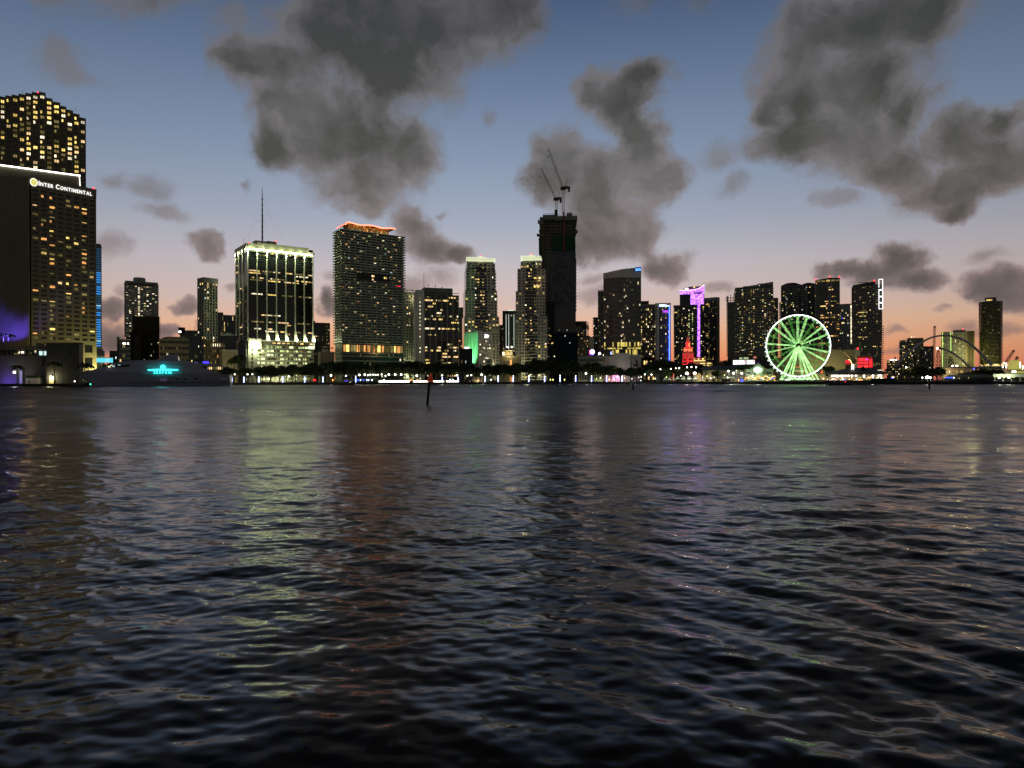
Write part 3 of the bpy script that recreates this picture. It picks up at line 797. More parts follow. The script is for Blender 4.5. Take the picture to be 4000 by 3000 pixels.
b = Bld('small_block', 'low dark apartment block leftmost beside the cyan canopy', 'building', 428, 460, 1364, 640, theta=0, D=16, seed=13)
b.core(GLASS); b.grid('F', 3, 7, 1.0, b.H, 0.7, 0.55, C_DARK); b.light(0.18, SET_HOME)
b = Bld('office_block', 'low office block with green ribbon windows left of the construction frame', 'building', 457, 510, 1318, 620, theta=0, D=18, seed=14)
b.core(GLASS); b.grid('F', 5, 9, 1.0, b.H, 0.97, 0.55, C_PALE); b.light(0.15, SET_OFFICE)
b.box('lift_core', C_DARK, 0, b.u(467), -0.7, 8, 0, b.z(1309))
for p in (481, 487, 499): b.box('bright_window', E_WHITE, b.u(p), b.u(p + 3.5), -0.6, -0.5, b.z(1337), b.z(1331))
b = Bld('banded_office', 'cream mid-rise office with dark ribbon windows behind the yacht', 'building', 624, 738, 1318, 640, theta=0, D=22, seed=15)
b.core(GLASS); b.grid('F', 4, 7, 0.6, b.H, 0.96, 0.45, C_BEIGE, recess=0.6); b.nogrid('F', 26, 7, 0.6, b.H, 0.8, 0.42); b.light(0.03, SET_OFFICE)
b.roofbox(4, 12, 5, 12, 2.2); b.roofbox(b.W * .3, b.W * .95, 3, 14, 2.4, C_GREY)
for i in range(5): b.fobj('rooftop_unit', C_DARK, 'F', 2 + i * 4.5, 4.5 + i * 4.5, b.H, b.H + 1.6 + 0.5 * (i % 2), -6, -4)
b = Bld('stair_tower_block', 'grey concrete block with rooftop crane mast between cream office and slim tower', 'building', 703, 775, 1284, 760, theta=0, D=20, seed=16)
b.core(C_GREY); b.box('brick_top', C_RUST, -1.5, b.W * .28, -0.3, 8, b.z(1300), b.H + 3); b.box('illuminated_panel', E_WHITE, -1.2, 1.2, -0.45, -0.32, b.z(1294), b.z(1288))
b.nogrid('F', 10, 9, 3, b.H - 2, 0.5, 0.5); b.light(0.06, SET_HOME)
mb = MB()
zc = b.H
for s_ in (-1, 1): mb.tube([(b.W * .88 + s_ * 2.2, 6, zc), (b.W * .88, 6, b.z(1248))], 0.16, 4)
for j in range(6): mb.tube([(b.W * .88 - 2.2 + j * .36, 6, zc + j * 1.7), (b.W * .88 + 2.2 - (j + 1) * .36, 6, zc + (j + 1) * 1.7)], 0.1, 4)
mb.tube([(b.W * .76, 6, b.z(1249)), (b.W * 1.0, 6, b.z(1237))], 0.25, 4); mb.tube([(b.W * .86, 6, b.z(1248)), (b.W * .98, 6, b.z(1246)), (b.W * 1.0, 6, b.z(1237))], 0.16, 4)
mb.build('derrick', C_RUST, b.root)

b = Bld('slim_tower', 'slim dark tower with pale vertical piers and lit top floor left of the floodlit tower', 'tower', 773, 850, 1077, 700, theta=50, c=797, seed=17)
b.core(GLASS)
b.grid('F', 5, 34, 4, b.H - 5, 0.55, 0.72, C_GREY, recess=0.5); b.light(0.13, SET_HOME)
for i in range(1, 5): 
    if i != 2: b.window(i, 33, L_WARM)
b.window(1, 32, L_WARM)
b.grid('L', 3, 34, 4, b.H - 5, 0.5, 0.72, C_GREY, recess=0.5); b.light(0.06, SET_HOME)
b.window(0, 33, L_YEL); b.window(1, 33, L_YEL)
b.box('roof_band', C_GREY, -0.5, b.W + .5, -0.6, b.D, b.H - 5, b.H)
b.fins('F', 3, C_GREY, 0, b.H - 5, 1.4, 0.9, b.W * .38, b.W * .8)
b = Bld('striped_block', 'grey block with dark vertical window strips right behind the slim tower', 'building', 848, 926, 1226, 860, theta=3, D=24, seed=18)
b.core(GLASS); b.grid('F', 12, 12, 2, b.H, 0.42, 0.86, C_GREY, recess=0.5); b.light(0.12, SET_HOME)
b.roofbox(0, b.W * .32, 2, 12, 3.5, C_BROWN); b.roofbox(b.W * .92, b.W, 2, 12, 2.5)
b = Bld('punched_block', 'brown old office block with small square windows below the slim tower', 'building', 795, 880, 1329, 600, theta=0, D=22, seed=19)
b.core(GLASS); b.grid('F', 10, 7, 0.8, b.H - .5, 0.42, 0.5, C_BROWN, recess=0.4); b.light(0.14, SET_HOTEL)
for i in (4, 5, 6, 7, 8): b.window(i, 6, L_WHITE)
b = Bld('hipped_roof_block', 'dark block with a low hipped roof left of the floodlit tower', 'building', 858, 926, 1306, 650, theta=0, D=22, seed=20)
b.core(C_DARK); MB().add([(0, 0, b.H), (b.W, 0, b.H), (b.W, b.D, b.H), (0, b.D, b.H), (b.W * .4, b.D * .5, b.H + 3.4), (b.W * .6, b.D * .5, b.H + 3.4)], [(0, 1, 5, 4), (1, 2, 5), (2, 3, 4, 5), (3, 0, 4)]).build('roof', C_BLACK, b.root)
b.nogrid('F', 9, 9, 1, b.H - 2, 0.4, 0.4); b.light(0.05, SET_HOME)
b = Bld('beige_annex', 'low beige annex with pilasters left of the parking podium', 'building', 870, 928, 1362, 590, theta=10, c=None, D=16, seed=21)
b.core(C_BEIGE); b.fins('F', 5, C_BEIGE, 0, b.H, 0.8, 0.5); b.box('coping', C_PALE, -.3, b.W + .3, -.6, b.D, b.H - 1, b.H + .2)
o = lamp('POINT', (atX(905, 575), 570, 6), (1, .95, .6), 4000, None, .4, name='street_lamp_light')

# ------------------------------------------------------------------ floodlit tower with tall mast
b = FT = Bld('floodlit_tower', 'black glass tower with floodlit white piers, parking podium and tall roof mast', 'tower', 924, 1224, 942, 690, theta=36, c=966, seed=31)
zp = b.z(1322)                      # top of podium
zc = b.z(966)                       # underside of the crown
b.core(GLASS_B, z0=zp, z1=b.H - 0.5)
NB = 7
bay = b.W / NB
FLO = 38
for side, nb_, ln in (('F', NB, b.W), ('L', 3, b.D)):
    b.nogrid(side, nb_ * 7, FLO, zp + 1, zc - 1.5, 0.82, 0.52)
    if side == 'F': b.runs(0.12, [(L_WARM, 4), (L_YEL, 3), (L_WHITE, 3), (L_DIM, 5)], 2, 9, maxn=255)
    else: b.runs(0.05, [(L_WARM, 4), (L_DIM, 5)], 2, 6, maxn=40)
    for j in range(FLO + 1):        # spandrel line of each storey
        z = zp + 1 + (zc - 1.5 - zp - 1) * j / FLO
        b.fobj('spandrel', C_BLACK, side, 0.05, ln - 0.05, z - 0.5, z + 0.12, 0.0, 0.1)
M_PIER = pbr('white_pier_stone', (0.62, 0.62, 0.52), 0.6, var=0.08, vscale=0.1)
def flare_pier(B, side, t, wd, z0, z1, flare):
    mb = MB()
    e = lambda a, c_, zz0, zz1, o0, o1: mb.box(*B.ext(side, a, c_, zz0, zz1, o0, o1))
    e(t - wd / 2, t + wd / 2, z0 + flare, z1, -0.1, 1.1)
    if flare:
        n = 5
        for q in range(n):
            f = 1 - (q + 0.5) / n
            e(t - wd / 2 - 1.9 * f * 0.35, t + wd / 2 + 1.9 * f, z0 + flare * q / n, z0 + flare * (q + 1) / n, -0.1, 1.1 + 1.3 * f)
    return mb.build('pier', M_PIER, B.root)
FLR = b.z(1281) - zp
for i in range(NB + 1): flare_pier(b, 'F', min(max(bay * i, 0.5), b.W - 0.5), 1.0, zp, zc + 0.5, FLR if i >= 2 and i < 7 + 1 else 0)
for i in range(1, 4): flare_pier(b, 'L', b.D * i / 3 - 0.5, 1.0, zp, zc + 0.5, 0)
# crown: deep white parapet over a lit recess
M_CROWN = pbr('crown_panel', (0.60, 0.60, 0.47), 0.6, var=0.06, vscale=0.1)
b.box('crown_parapet', M_CROWN, -1.4, bay * 0.98, -1.6, b.D + 1, zc + 1.6, b.H - 0.8)
b.box('crown_parapet', M_CROWN, bay * 0.98, b.W - bay * 0.55, -1.8, b.D + 1, zc + 0.9, b.H + 0.9)
b.box('crown_parapet', M_CROWN, b.W - bay * 0.55, b.W + 1.2, -1.4, b.D + 1, zc + 0.6, b.H - 3.0)
b.box('crown_block', M_CROWN, bay * 1.0, bay * 2.6, 6, 16, b.H + 0.9, b.H + 4.4)
b.box('crown_block', C_GREY, bay * 2.2, bay * 3.2, 5, 10, b.H + 0.9, b.H + 5.0)
E_REC = emit('crown_recess_glow', (.80, .95, .42), .75, noise=.4, nscale=.6)  # glow of the lit recess put in as an emissive panel
for i in range(NB):
    u0, u1 = bay * i + 0.8, bay * (i + 1) - 0.8
    b.box('crown_light', E_CROWN, u0, u1, -0.9, -0.55, zc - 0.2, zc + 0.25)
    b.box('lit_recess', E_REC, u0 - .3, u1 + .3, -.45, -.2, zc - 2.2, zc + .8)
    lamp('POINT', (bay * (i + .5), -5.0, zc + 1.0), (.9, 1, .55), 800, b.root, .5, name='crown_wash')
    o = lamp('SPOT', (bay * (i + 0.02) + 0.5, -2.6, zc - 0.3), (0.86, 1.0, 0.55), 34000, b.root, 0.3, spot=R(80), blend=0.9, name='crown_flood')
    o.rotation_euler = (R(12), 0, 0)
    b.box('pier_light', E_CROWN, bay * i + 0.1, bay * i + 1.1, -1.55, -1.15, zc - 1.4, zc + 0.2)
for i in range(4):
    v = b.D * i / 3
    b.box('pier_light', E_CROWN, -1.55, -1.15, v - 0.5, v + 0.5, zc - 1.4, zc + 0.2)
    o = lamp('SPOT', (-2.6, v, zc - 0.3), (0.86, 1.0, 0.55), 34000, b.root, 0.3, spot=R(80), blend=0.9, name='crown_flood')
    o.rotation_euler = (0, R(12), 0)
for i in range(2, NB + 1):          # uplights at the flared pier feet
    b.box('foot_light', E_CROWN, bay * i + 0.7 - (1.4 if i == 7 else 0), bay * i + 1.7 - (1.4 if i == 7 else 0), -3.0, -2.2, zp + 0.3, zp + 1.5)
    lamp('POINT', (bay * i + 1.0, -4.2, zp + 2.2), (0.92, 1.0, 0.6), 2000, b.root, 0.4, name='foot_flood')
b.red([(2.2, 2, b.H - 0.8), (bay * 3.1, 4, b.H + 5), (b.W - 2, 2, b.H - 3)])
# mast and guys
mz = b.H + 4.5; mu = b.u(1035)
mt = MB().tube([(mu, 8, mz - 4), (mu, 8, mz + 20), (mu, 8, mz + 40), (mu, 8, b.z(712))], [0.85, 0.75, 0.55, 0.22], 6).build('mast', C_MAST, b.root)
for j in range(8): MB().box(mu - 1.1, mu + 1.1, 7.6, 8.4, mz + 4 + j * 5.6, mz + 4.35 + j * 5.6).build('mast_ring', C_MAST, b.root)
for (du, dv, hz) in ((-14, 6, 48), (22, 8, 48), (-20, 0, 30), (30, 2, 36), (12, 14, 30)):
    MB().tube([(mu, 8, mz + hz), (mu + du, 8 + dv, b.H)], 0.035, 4).build('guy_wire', C_STEEL, b.root)
MB().tube([(b.u(958), 4, b.H - 1), (b.u(958), 4, b.z(921))], 0.14, 5).build('antenna', C_MAST, b.root)
# podium: garage decks glowing between white slabs
b.box('podium_core', C_DARK, 0.6, b.W - 0.6, 6, b.D, 0, zp - 0.4)
pz0 = 0.8; ND = 9; dh = (b.z(1343) - pz0) / ND
E_GAR = [(lit_mat('garage_light', srgb(222, 230, 165), 1.7), 3), (L_GREEN, 2), (L_DIM, 2)]
for j in range(ND + 1):
    z = pz0 + dh * j
    b.box('deck_slab', M_CROWN, -0.6, b.W + 0.6, -0.8, 7, z, z + dh * 0.46)
for j in range(ND):
    z = pz0 + dh * (j + 0.46)
    for i in range(NB * 2):
        u0 = b.W * i / (NB * 2) + 0.5; u1 = b.W * (i + 1) / (NB * 2) - 0.4
        if u0 > bay * 1.0 or i % 2 == 0:
            b.box('deck_light', pick(b.rng, E_GAR), u0, u1 - b.rng.choice([0, 0, 0.8, 2.0]), 5.2, 5.6, z + 0.05, z + dh * 0.5)
for i in range(NB + 1): b.box('podium_column', M_CROWN, bay * i - 0.45, bay * i + 0.45, -0.3, 1.0, 0, zp - 2)
b.box('stair_tower', M_CROWN, bay * 0.55, bay * 1.0, -1.8, 4, 0, zp - 3.2)
b.box('stair_tower', M_CROWN, bay * 0.05, bay * 0.35, -1.7, 4, 0, zp - 4.2)
b.box('podium_roof', M_CROWN, -1.2, b.W + 1.2, -3.6, 7, zp - 1.1, zp - 0.1)
b.box('transfer_band', C_DARK, bay * 1.0, b.W, -1.3, 6, zp - 4.6, zp - 1.2)
for i in range(12):
    u0 = bay + (b.W - bay) * i / 12
    if b.rng.random() < 0.8: b.box('lobby_light', pick(b.rng, SET_YELLOW), u0 + 0.4, u0 + (b.W - bay) / 12 * 0.75, -1.45, -1.32, zp - 3.4, zp - 2.0)
b.box('entrance_portal', M_CROWN, b.u(967), b.u(1017), -4.2, -1.0, b.z(1358), b.z(1317))
lamp('AREA', (b.u(992), -9.0, b.z(1352)), (0.95, 1.0, 0.62), 5000, b.root, 4.0, rot=(R(100), 0, 0), name='portal_flood')
b.box('portal_sign', C_GREY, b.u(980), b.u(1008), -4.6, -4.25, b.z(1323), b.z(1317))
b.box('corner_lantern', emit('corner_lantern_glow', (0.95, 1, 0.6), 1.6), b.u(1205), b.W + 0.9, -1.2, 2, b.z(1352), b.z(1328))
lamp('POINT', (b.W * .45, -14, 5), (1, .95, .6), 9000, b.root, .5, name='street_lamp_light')

b = Bld('plain_grey_block', 'plain grey apartment block between the floodlit tower and the orange-roofed tower', 'building', 1222, 1290, 1257, 820, theta=12, D=22, seed=33)
b.core(C_DARK); b.nogrid('F', 8, 16, 3, b.H - 2, 0.35, 0.4); b.light(0.16, [(L_DIM, 5), (L_WARM, 1)], colbias=False)
for j in range(16): b.window(6, j, L_DIM)
b.roofbox(0.5, 3, 1, 6, 2)
b = Bld('striped_low_block', 'low beige block with slanting stripes left of the orange-roofed tower', 'building', 1248, 1307, 1370, 640, theta=20, D=15, seed=34)
b.core(C_BEIGE)
for i in range(4): MB().add([(1.5 + i * 3, -.12, 1), (2.6 + i * 3, -.12, 1), (3.4 + i * 3, -.12, b.H - 1), (2.8 + i * 3, -.12, b.H - 1), (1.5 + i * 3, .1, 1), (2.6 + i * 3, .1, 1), (3.4 + i * 3, .1, b.H - 1), (2.8 + i * 3, .1, b.H - 1)], [(0, 1, 2, 3), (0, 4, 5, 1), (1, 5, 6, 2), (2, 6, 7, 3), (3, 7, 4, 0)]).build('stripe', C_RUST, b.root)
b.box('penthouse', C_PALE, 3, 8, 2, 8, b.H, b.H + 2.6)

# ------------------------------------------------------------------ balcony tower with orange neon crown
b = OT = Bld('balcony_tower', 'grey slab balcony tower with wavy orange neon crown above the channel marker', 'tower', 1309, 1577, 891, 680, theta=35, c=1337, seed=41)
M_SLAB = pbr('grey_green_slab', (0.44, 0.48, 0.38), 0.75, var=0.12, vscale=0.1)
b.core(GLASS_T, z1=b.H - 0.5)
zl = b.z(1338); zb_ = b.z(1372); n = 43
b.slabs(zl, b.H - 0.9, n, 1.7, 0.95, M_SLAB)
rh = (b.H - 0.9 - zl) / (n - 1)
b.nogrid('F', 22, n - 1, zl + 0.95, b.H + 0.05, 0.75, 0.6, up=0.0)
b.light(0.09, [(L_WARM, 6), (L_DIM, 6), (L_WHITE, 3), (L_ORANGE, 3), (L_GREEN, 1), (L_COOL, 1)], maxn=190)
b.window(20, 22, L_RED); b.window(19, 22, L_RED); b.window(20, 24, L_BLUE); b.window(3, 27, L_COOL)
b.nogrid('L', 6, n - 1, zl + 0.95, b.H + 0.05, 0.5, 0.5, up=0.0); b.light(0.04, SET_HOME)
# dark recess in the middle of the front, and dividers
b.box('sky_terrace', C_BLACK, b.u(1392), b.u(1520), -1.72, 0.5, b.z(1084), b.z(1055))
for (p, y, m) in ((1450, 1065, L_WARM), (1456, 1065, L_WARM), (1498, 1068, L_YEL), (1504, 1068, L_YEL), (1452, 1079, L_WARM)): b.box('window', m, b.u(p), b.u(p + 5), -1.85, -1.74, b.z(y + 4), b.z(y - 3))
b.fins('F', 12, M_SLAB, zl, b.H - 1, 0.25, 1.45, 2, b.W - 2, name='balcony_divider')
# amenity level with tall warm glazing
b.box('amenity_floor', C_GREY, -1.8, b.W + 1.8, -2.0, b.D + 1.8, zb_ - 1.5, zb_)
for i in range(18):
    u0 = b.W * i / 18; m = pick(b.rng, [(L_ORANGE, 4), (L_YEL, 3), (L_DIM, 5)])
    b.box('window', m, u0 + 0.3, u0 + b.W / 18 - 0.3, -0.2, -0.02, zb_ + 0.6, zl - 1.2)
b.fins('F', 9, pbr('orange_stone', (0.3, 0.12, 0.06), 0.8), zb_, zl, 0.9, 0.8, 0.5, b.W - 0.5)
b.slabs(2.0, zb_ - 4.5, 6, 1.7, 1.2, M_SLAB)
b.nogrid('F', 26, 6, 3.0, zb_ - 1.5, 0.5, 0.5, up=0.0); b.light(0.08, SET_HOME, maxn=20)
lamp('POINT', (b.W * .5, -4, zb_ + 3), (1, .6, .25), 1500, b.root, .5, name='amenity_light')
# crown: penthouse box under a wavy canopy edged in neon
b.box('crown_house', C_BROWN, b.u(1368), b.u(1525), 3.5, b.D - 2, b.H, b.z(868) + 0.5)
for i in range(16):
    u0 = b.u(1370) + (b.u(1522) - b.u(1370)) * i / 16
    b.box('window', pick(b.rng, [(L_ORANGE, 3), (L_DIM, 4), (L_YEL, 1)]), u0, u0 + 1.5, 3.2, 3.45, b.H + 0.8, b.H + b.rng.uniform(2.2, 4.2))
ue = [b.u(1346), b.u(1545)]
NC = 40
prof = [(ue[0] + (ue[1] - ue[0]) * i / NC, b.z(868) + 1.0 + 0.55 * math.sin(i / NC * 2 * math.pi * 2.3 + 0.4) + (-2.0 if i < 2 else 0)) for i in range(NC + 1)]
mb = MB()
for (u0, z0), (u1, z1) in zip(prof, prof[1:]):
    mb.add([(u0, -0.6, z0 - 0.6), (u1, -0.6, z1 - 0.6), (u1, b.D, z1 - 0.6), (u0, b.D, z0 - 0.6), (u0, -0.6, z0), (u1, -0.6, z1), (u1, b.D, z1), (u0, b.D, z0)],
           [(0, 3, 2, 1), (4, 5, 6, 7), (0, 1, 5, 4), (2, 3, 7, 6), (0, 4, 7, 3), (1, 2, 6, 5)])
mb.build('wavy_canopy', C_BROWN, b.root)
E_NEON = emit('orange_neon', (1.0, .10, .055), 9.0)
MB().tube([(u, -0.95, z - 0.2) for u, z in prof], 0.42, 6).build('neon_tube', E_NEON, b.root)
MB().tube([(ue[0] - .1, v, prof[0][1] - .2) for v in (-0.9, 4, 9, b.D)], 0.3, 6).build('neon_tube', E_NEON, b.root)
MB().tube([(ue[0] + 2, 2.9, b.H + .5), (b.u(1530), 2.9, b.H + .5)], 0.22, 6).build('neon_tube', emit('amber_strip', srgb(255, 190, 90), 3.0), b.root)
for i in range(6): lamp('POINT', (ue[0] + (ue[1] - ue[0]) * (i + .5) / 6, -0.2, b.H + 4.0), (1, .42, .12), 900, b.root, .3, name='crown_light')

# ------------------------------------------------------------------ pale green balcony block, black office slab
b = Bld('white_apartment_block', 'pale green-lit apartment block with roof frames right of the orange-roofed tower', 'building', 1570, 1630, 1140, 800, theta=10, D=26, seed=43)
b.core(GLASS); b.grid('F', 7, 30, 2, b.H - 3, 0.52, 0.55, C_PALE, recess=0.7); b.light(0.10, SET_YELLOW)
b.box('roof_band', C_PALE, -0.4, b.W + .4, -0.9, b.D, b.H - 3, b.H - 1.2)
for i in range(4): b.box('roof_post', C_PALE, i * b.W / 3 - (0.6 if i == 3 else 0), i * b.W / 3 + 0.6 - (0.6 if i == 3 else 0), -0.5, 0.2, b.H - 1.2, b.H + 2.2)
b.box('roof_beam', C_PALE, 0.0, b.W, -0.6, 0.3, b.H + 2.2, b.H + 3.0)
lamp('POINT', (b.W * .8, -6, b.H - 8), (1, .95, .5), 1300, b.root, .4, name='roof_flood')
lamp('POINT', (b.W * .3, -10, 12), (.85, 1, .5), 9000, b.root, .4, name='street_lamp_light')
b = Bld('black_office_tower', 'black glass office tower with white end wall and roof antennas', 'tower', 1629, 1793, 1137, 740, theta=10, c=None, D=24, seed=44)
uw = b.u(1657)
b.box('end_wall', C_WHITE, 0, uw, -0.8, b.D, 0, b.H + 1.0)
b.box('glass_wall', GLASS_B, uw, b.W, 0, b.D, 0, b.z(1150))
for j in range(22): b.box('stair_window', L_WHITE if b.rng.random() < 0.55 else L_DIM, uw * .38, uw * .38 + 0.75, -0.9, -0.82, 3 + j * (b.H - 8) / 22, 4.6 + j * (b.H - 8) / 22)
b.nogrid('F', 36, 28, 2, b.z(1142), 0.86, 0.5, t0=uw)
b.runs(0.11, [(L_WARM, 4), (L_YEL, 3), (L_WHITE, 3), (L_DIM, 5)], 2, 6, maxn=250)
b.fins('F', 7, C_GREY, 0, b.z(1150), 0.7, 0.6, uw + .35, b.W - .35)
for j in range(29):
    z = 2 + (b.z(1142) - 2) * j / 28; b.fobj('spandrel', C_BLACK, 'F', uw + .1, b.W - .05, z - .5, z + .1, 0, .12)
b.box('roof_plant', C_DARK, uw, b.u(1770), 1.5, b.D - 2, b.z(1150), b.H + 4.0)
for (p, y) in ((1659, 1064), (1676, 1107), (1704, 1108), (1730, 1112), (1662, 1118), (1692, 1122), (1745, 1126)):
    MB().tube([(b.u(p), 4, b.H), (b.u(p), 4, b.z(y))], 0.2 if y < 1070 else 0.16, 5).build('antenna', C_MAST, b.root)
    if y > 1100 and y < 1115: MB().box(b.u(p) - .5, b.u(p) + .5, 3.5, 4.5, b.z(y + 8), b.z(y + 5)).build('antenna_dish', C_MAST, b.root)
b = Bld('balcony_strip_block', 'narrow apartment block between the black office tower and the stepped tower', 'building', 1792, 1822, 1200, 860, theta=0, D=20, seed=45)
b.core(GLASS); b.grid('F', 4, 28, 2, b.H - 2, 0.6, 0.5, C_GREY, recess=.6); b.light(0.2, SET_HOTEL)
b.box('roof_band', C_GREY, -.3, b.W + .3, -.7, b.D, b.H - 5, b.H)

# ------------------------------------------------------------------ two stepped apartment towers with lit crowns
def stepped(name, label, tiers, top, Y, theta, ctr, seed, crown):
    """tiers: list of (left px, right px, top row, storey columns); widest last"""
    l, r = tiers[-1][0], tiers[-1][1]
    B_ = Bld(name, label, 'tower', l, r, top, Y, theta=theta, D=30, seed=seed)
    zbot = 2.0
    for q, (a, c_, tp, nc) in enumerate(tiers):
        u0, u1 = B_.u(a), B_.u(c_); zt_ = B_.z(tp) if q else B_.H
        v0 = 6.0 - q * 2.2 if q < 3 else 0
        lowz = B_.z(tiers[q + 1][2]) - 2 if False else zbot
        MB().box(u0, u1, v0, 30 - v0 * .5 + q * .03, 0, zt_).build('tier_core', GLASS, B_.root)
        if q < len(tiers): 
            zz0 = zbot if q == len(tiers) - 1 else zbot
            # corner stacks with punched windows, bays of glass between them
            wid = (u1 - u0) * 0.30
            nr = max(3, int((zt_ - zbot) / 3.35))
            for (t0, t1, cc) in ((u0, u0 + wid, max(2, nc // 3)), (u1 - wid, u1, max(2, nc // 3))):
                B_.grid('F', cc, nr, zbot, zt_ - 1.0, 0.5, 0.5, C_PALE, t0=t0, t1=t1, recess=0.8, o=-v0, name='corner_stack')
                zlim = zt_ - ((zt_ - B_.z(tiers[q + 1][2])) if q + 1 < len(tiers) else zt_)
                B_.light(0.10 if q < 2 else 0.07, SET_YELLOW, maxn=26, jmin=int(nr * max(0, (zlim if q + 1 < len(tiers) else 0)) / zt_))
            for j in range(nr):
                z = zbot + (zt_ - 1 - zbot) * j / nr
                if q == 0 or j * 3.35 < 1e9 and q == len(tiers) - 1 or z > (B_.z(tiers[q + 1][2]) if q + 1 < len(tiers) else 0):
                    B_.box('balcony', C_GREY, u0 + wid, u1 - wid, v0 - 0.9, v0, z, z + 0.9)
            B_.nogrid('F', 5, nr, zbot + .9, zt_ - .1, 0.7, 0.62, t0=u0 + wid, t1=u1 - wid, up=0, o=-v0)
            jm = 0 if q == len(tiers) - 1 else int(nr * B_.z(tiers[q + 1][2]) / zt_)
            B_.light(0.26, SET_YELLOW, maxn=34, jmin=jm)
    # balconies poking out of both flanks
    for j in range(34):
        z = zbot + j * (B_.z(tiers[0][2] + 30) - zbot) / 34
        w0, w1 = None, None
        for (a, c_, tp, nc) in tiers:
            if z < B_.z(tp) - 3: w0, w1 = B_.u(a), B_.u(c_)
        if w0 is not None: B_.box('balcony', C_PALE, w1, w1 + 1.1, 4, 12, z, z + 0.9)
    # crown fence of light
    a, c_, y0, y1, nn = crown
    E_CR = emit('crown_fence_light_' + str(seed), (0.93, 1.0, 0.62), 1.1)
    u0, u1 = B_.u(a), B_.u(c_)
    for i in range(nn):
        x = u0 + (u1 - u0) * i / nn
        step = 1.2 if nn * .4 < i < nn * .55 else (-0.8 if i > nn * .7 else 0)
        B_.box('crown_light', E_CR, x, x + (u1 - u0) / nn * 0.55, 5.2, 5.5, B_.z(y1), B_.z(y0) + step)
    B_.box('crown_rail', E_CR, u0 - .3, u1 + .3, 5.0, 5.18, B_.z(y1) - .4, B_.z(y1) + .25)
    B_.box('roof_house', C_GREY, u0 + 2, u1 - 2, 8, 20, B_.H, B_.z(y0) - .6)
    B_.red([((u0 + u1) / 2, 6, B_.z(y0) + 1.2)])
    lamp('POINT', ((u0 + u1) / 2, 2.5, B_.z(y1) + 2), (.95, 1, .6), 1200, B_.root, .5, name='crown_glow')
    return B_
b = stepped('stepped_tower', 'pale stepped apartment tower with lit crown left of the construction tower pair', [(1826, 1937, 1024, 7), (1822, 1938, 1048, 8), (1818, 1943, 1134, 9), (1814, 1950, 1236, 10)], 1024, 760, 6, 0, 51, (1824, 1939, 1001, 1016, 44))
b.box('barrel_vent', C_GREY, b.u(1856), b.u(1866), 3.0, 5.5, b.z(1040), b.z(1028))
lamp('POINT', (b.W * .5, -20, 8), (1, .95, .55), 9000, b.root, .5, name='street_lamp_light')

b = Bld('green_lit_bank', 'small white bank block with green floodlit side and round logo panel', 'building', 1813, 1921, 1294, 640, theta=24, c=1868, D=20, seed=53)
b.core(C_WHITE)
b.nogrid('F', 6, 12, 2, b.z(1325), 0.62, 0.40, t0=1.2, t1=b.W - .8); b.light(0.55, [(L_WHITE, 6), (L_DIM, 3), (GLASS, 3)], colbias=False, all_dark=GLASS)
b.box('logo_panel', pbr('panel_white', (.7, .7, .7), .5), b.u(1892), b.u(1911), -0.35, -0.02, b.z(1320), b.z(1304))
E_LOGO = emit('logo_white', (1, .98, 1), 2.2)
MB().lathe([(0.02, 0), (1.5, .02), (1.5, .2), (0.02, .22)], 18).build('logo_disc', E_LOGO, b.root, loc=(b.u(1903), -0.4, b.z(1312)), rot=(R(90), 0, 0))
b.box('logo_bar', E_LOGO, b.u(1893), b.u(1899), -.6, -.4, b.z(1309), b.z(1305)); b.box('logo_bar', E_LOGO, b.u(1893), b.u(1898), -.6, -.4, b.z(1319), b.z(1311))
for t in (.28, .5, .72): b.fobj('recess_strip', GLASS, 'L', b.D * t - .5, b.D * t + .5, 3, b.H - 3, 0, .06)
b.box('side_parapet', C_WHITE, 0.4, b.W * .4, b.D * .05, b.D, b.H, b.H + 1.4)
o = lamp('SPOT', (-14, b.D * .35, 14), (.16, 1, .32), 60000, b.root, .4, spot=R(110), blend=.8, name='green_flood'); aim(o, (0, b.D * .45, b.H * .75))
b = Bld('dark_low_box', 'dark low building with a white rooftop sign left of the green-lit bank', 'building', 1794, 1845, 1361, 610, theta=0, D=18, seed=54)
b.core(C_BLACK); b.box('lit_sign', emit('sign_greenish_white', (.9, 1, .9), 2.2), b.u(1815), b.u(1833), .2, .6, b.H, b.z(1354)); b.nogrid('F', 7, 4, 1, b.H - 1, .5, .4); b.light(.08, SET_HOME)
b = Bld('beige_block', 'small beige balcony block between the two stepped towers', 'building', 1948, 1968, 1270, 800, theta=0, D=20, seed=55)
b.core(GLASS); b.grid('F', 3, 22, 2, b.H, .5, .5, C_BEIGE, recess=.6); b.light(.15, SET_YELLOW)
b = Bld('ribbed_tower', 'short tower with vertical white light ribs behind the second stepped tower', 'tower', 1965, 2016, 1214, 780, theta=-6, D=24, seed=56)
b.core(GLASS_T)
b.fins('F', 6, C_PALE, 0, b.H - 3, .8, .6)
E_RIB = emit('rib_light', (.85, 1, .85), 1.0, noise=.6, nscale=.2)
for i in (1, 2, 4): b.fobj('light_rib', E_RIB, 'F', b.W * i / 5 + .5, b.W * i / 5 + 1.0, b.z(1360), b.H - 4, .1, .3)
b.box('crown_band', C_DARK, -.4, b.W + .4, -.7, b.D, b.H - 3, b.H)
b.box('roof_glow', emit('roof_glow_light', (.7, 1, .75), 1.2), b.W * .4, b.W * .8, .5, 3, b.H, b.H + 1.0)
b.nogrid('F', 10, 26, 2, b.H - 4, .5, .5); b.light(.08, SET_HOME, maxn=40)
b = Bld('lit_deck_building', 'low podium building with brightly lit yellow deck below the ribbed tower', 'building', 1950, 2036, 1368, 640, theta=0, D=20, seed=57)
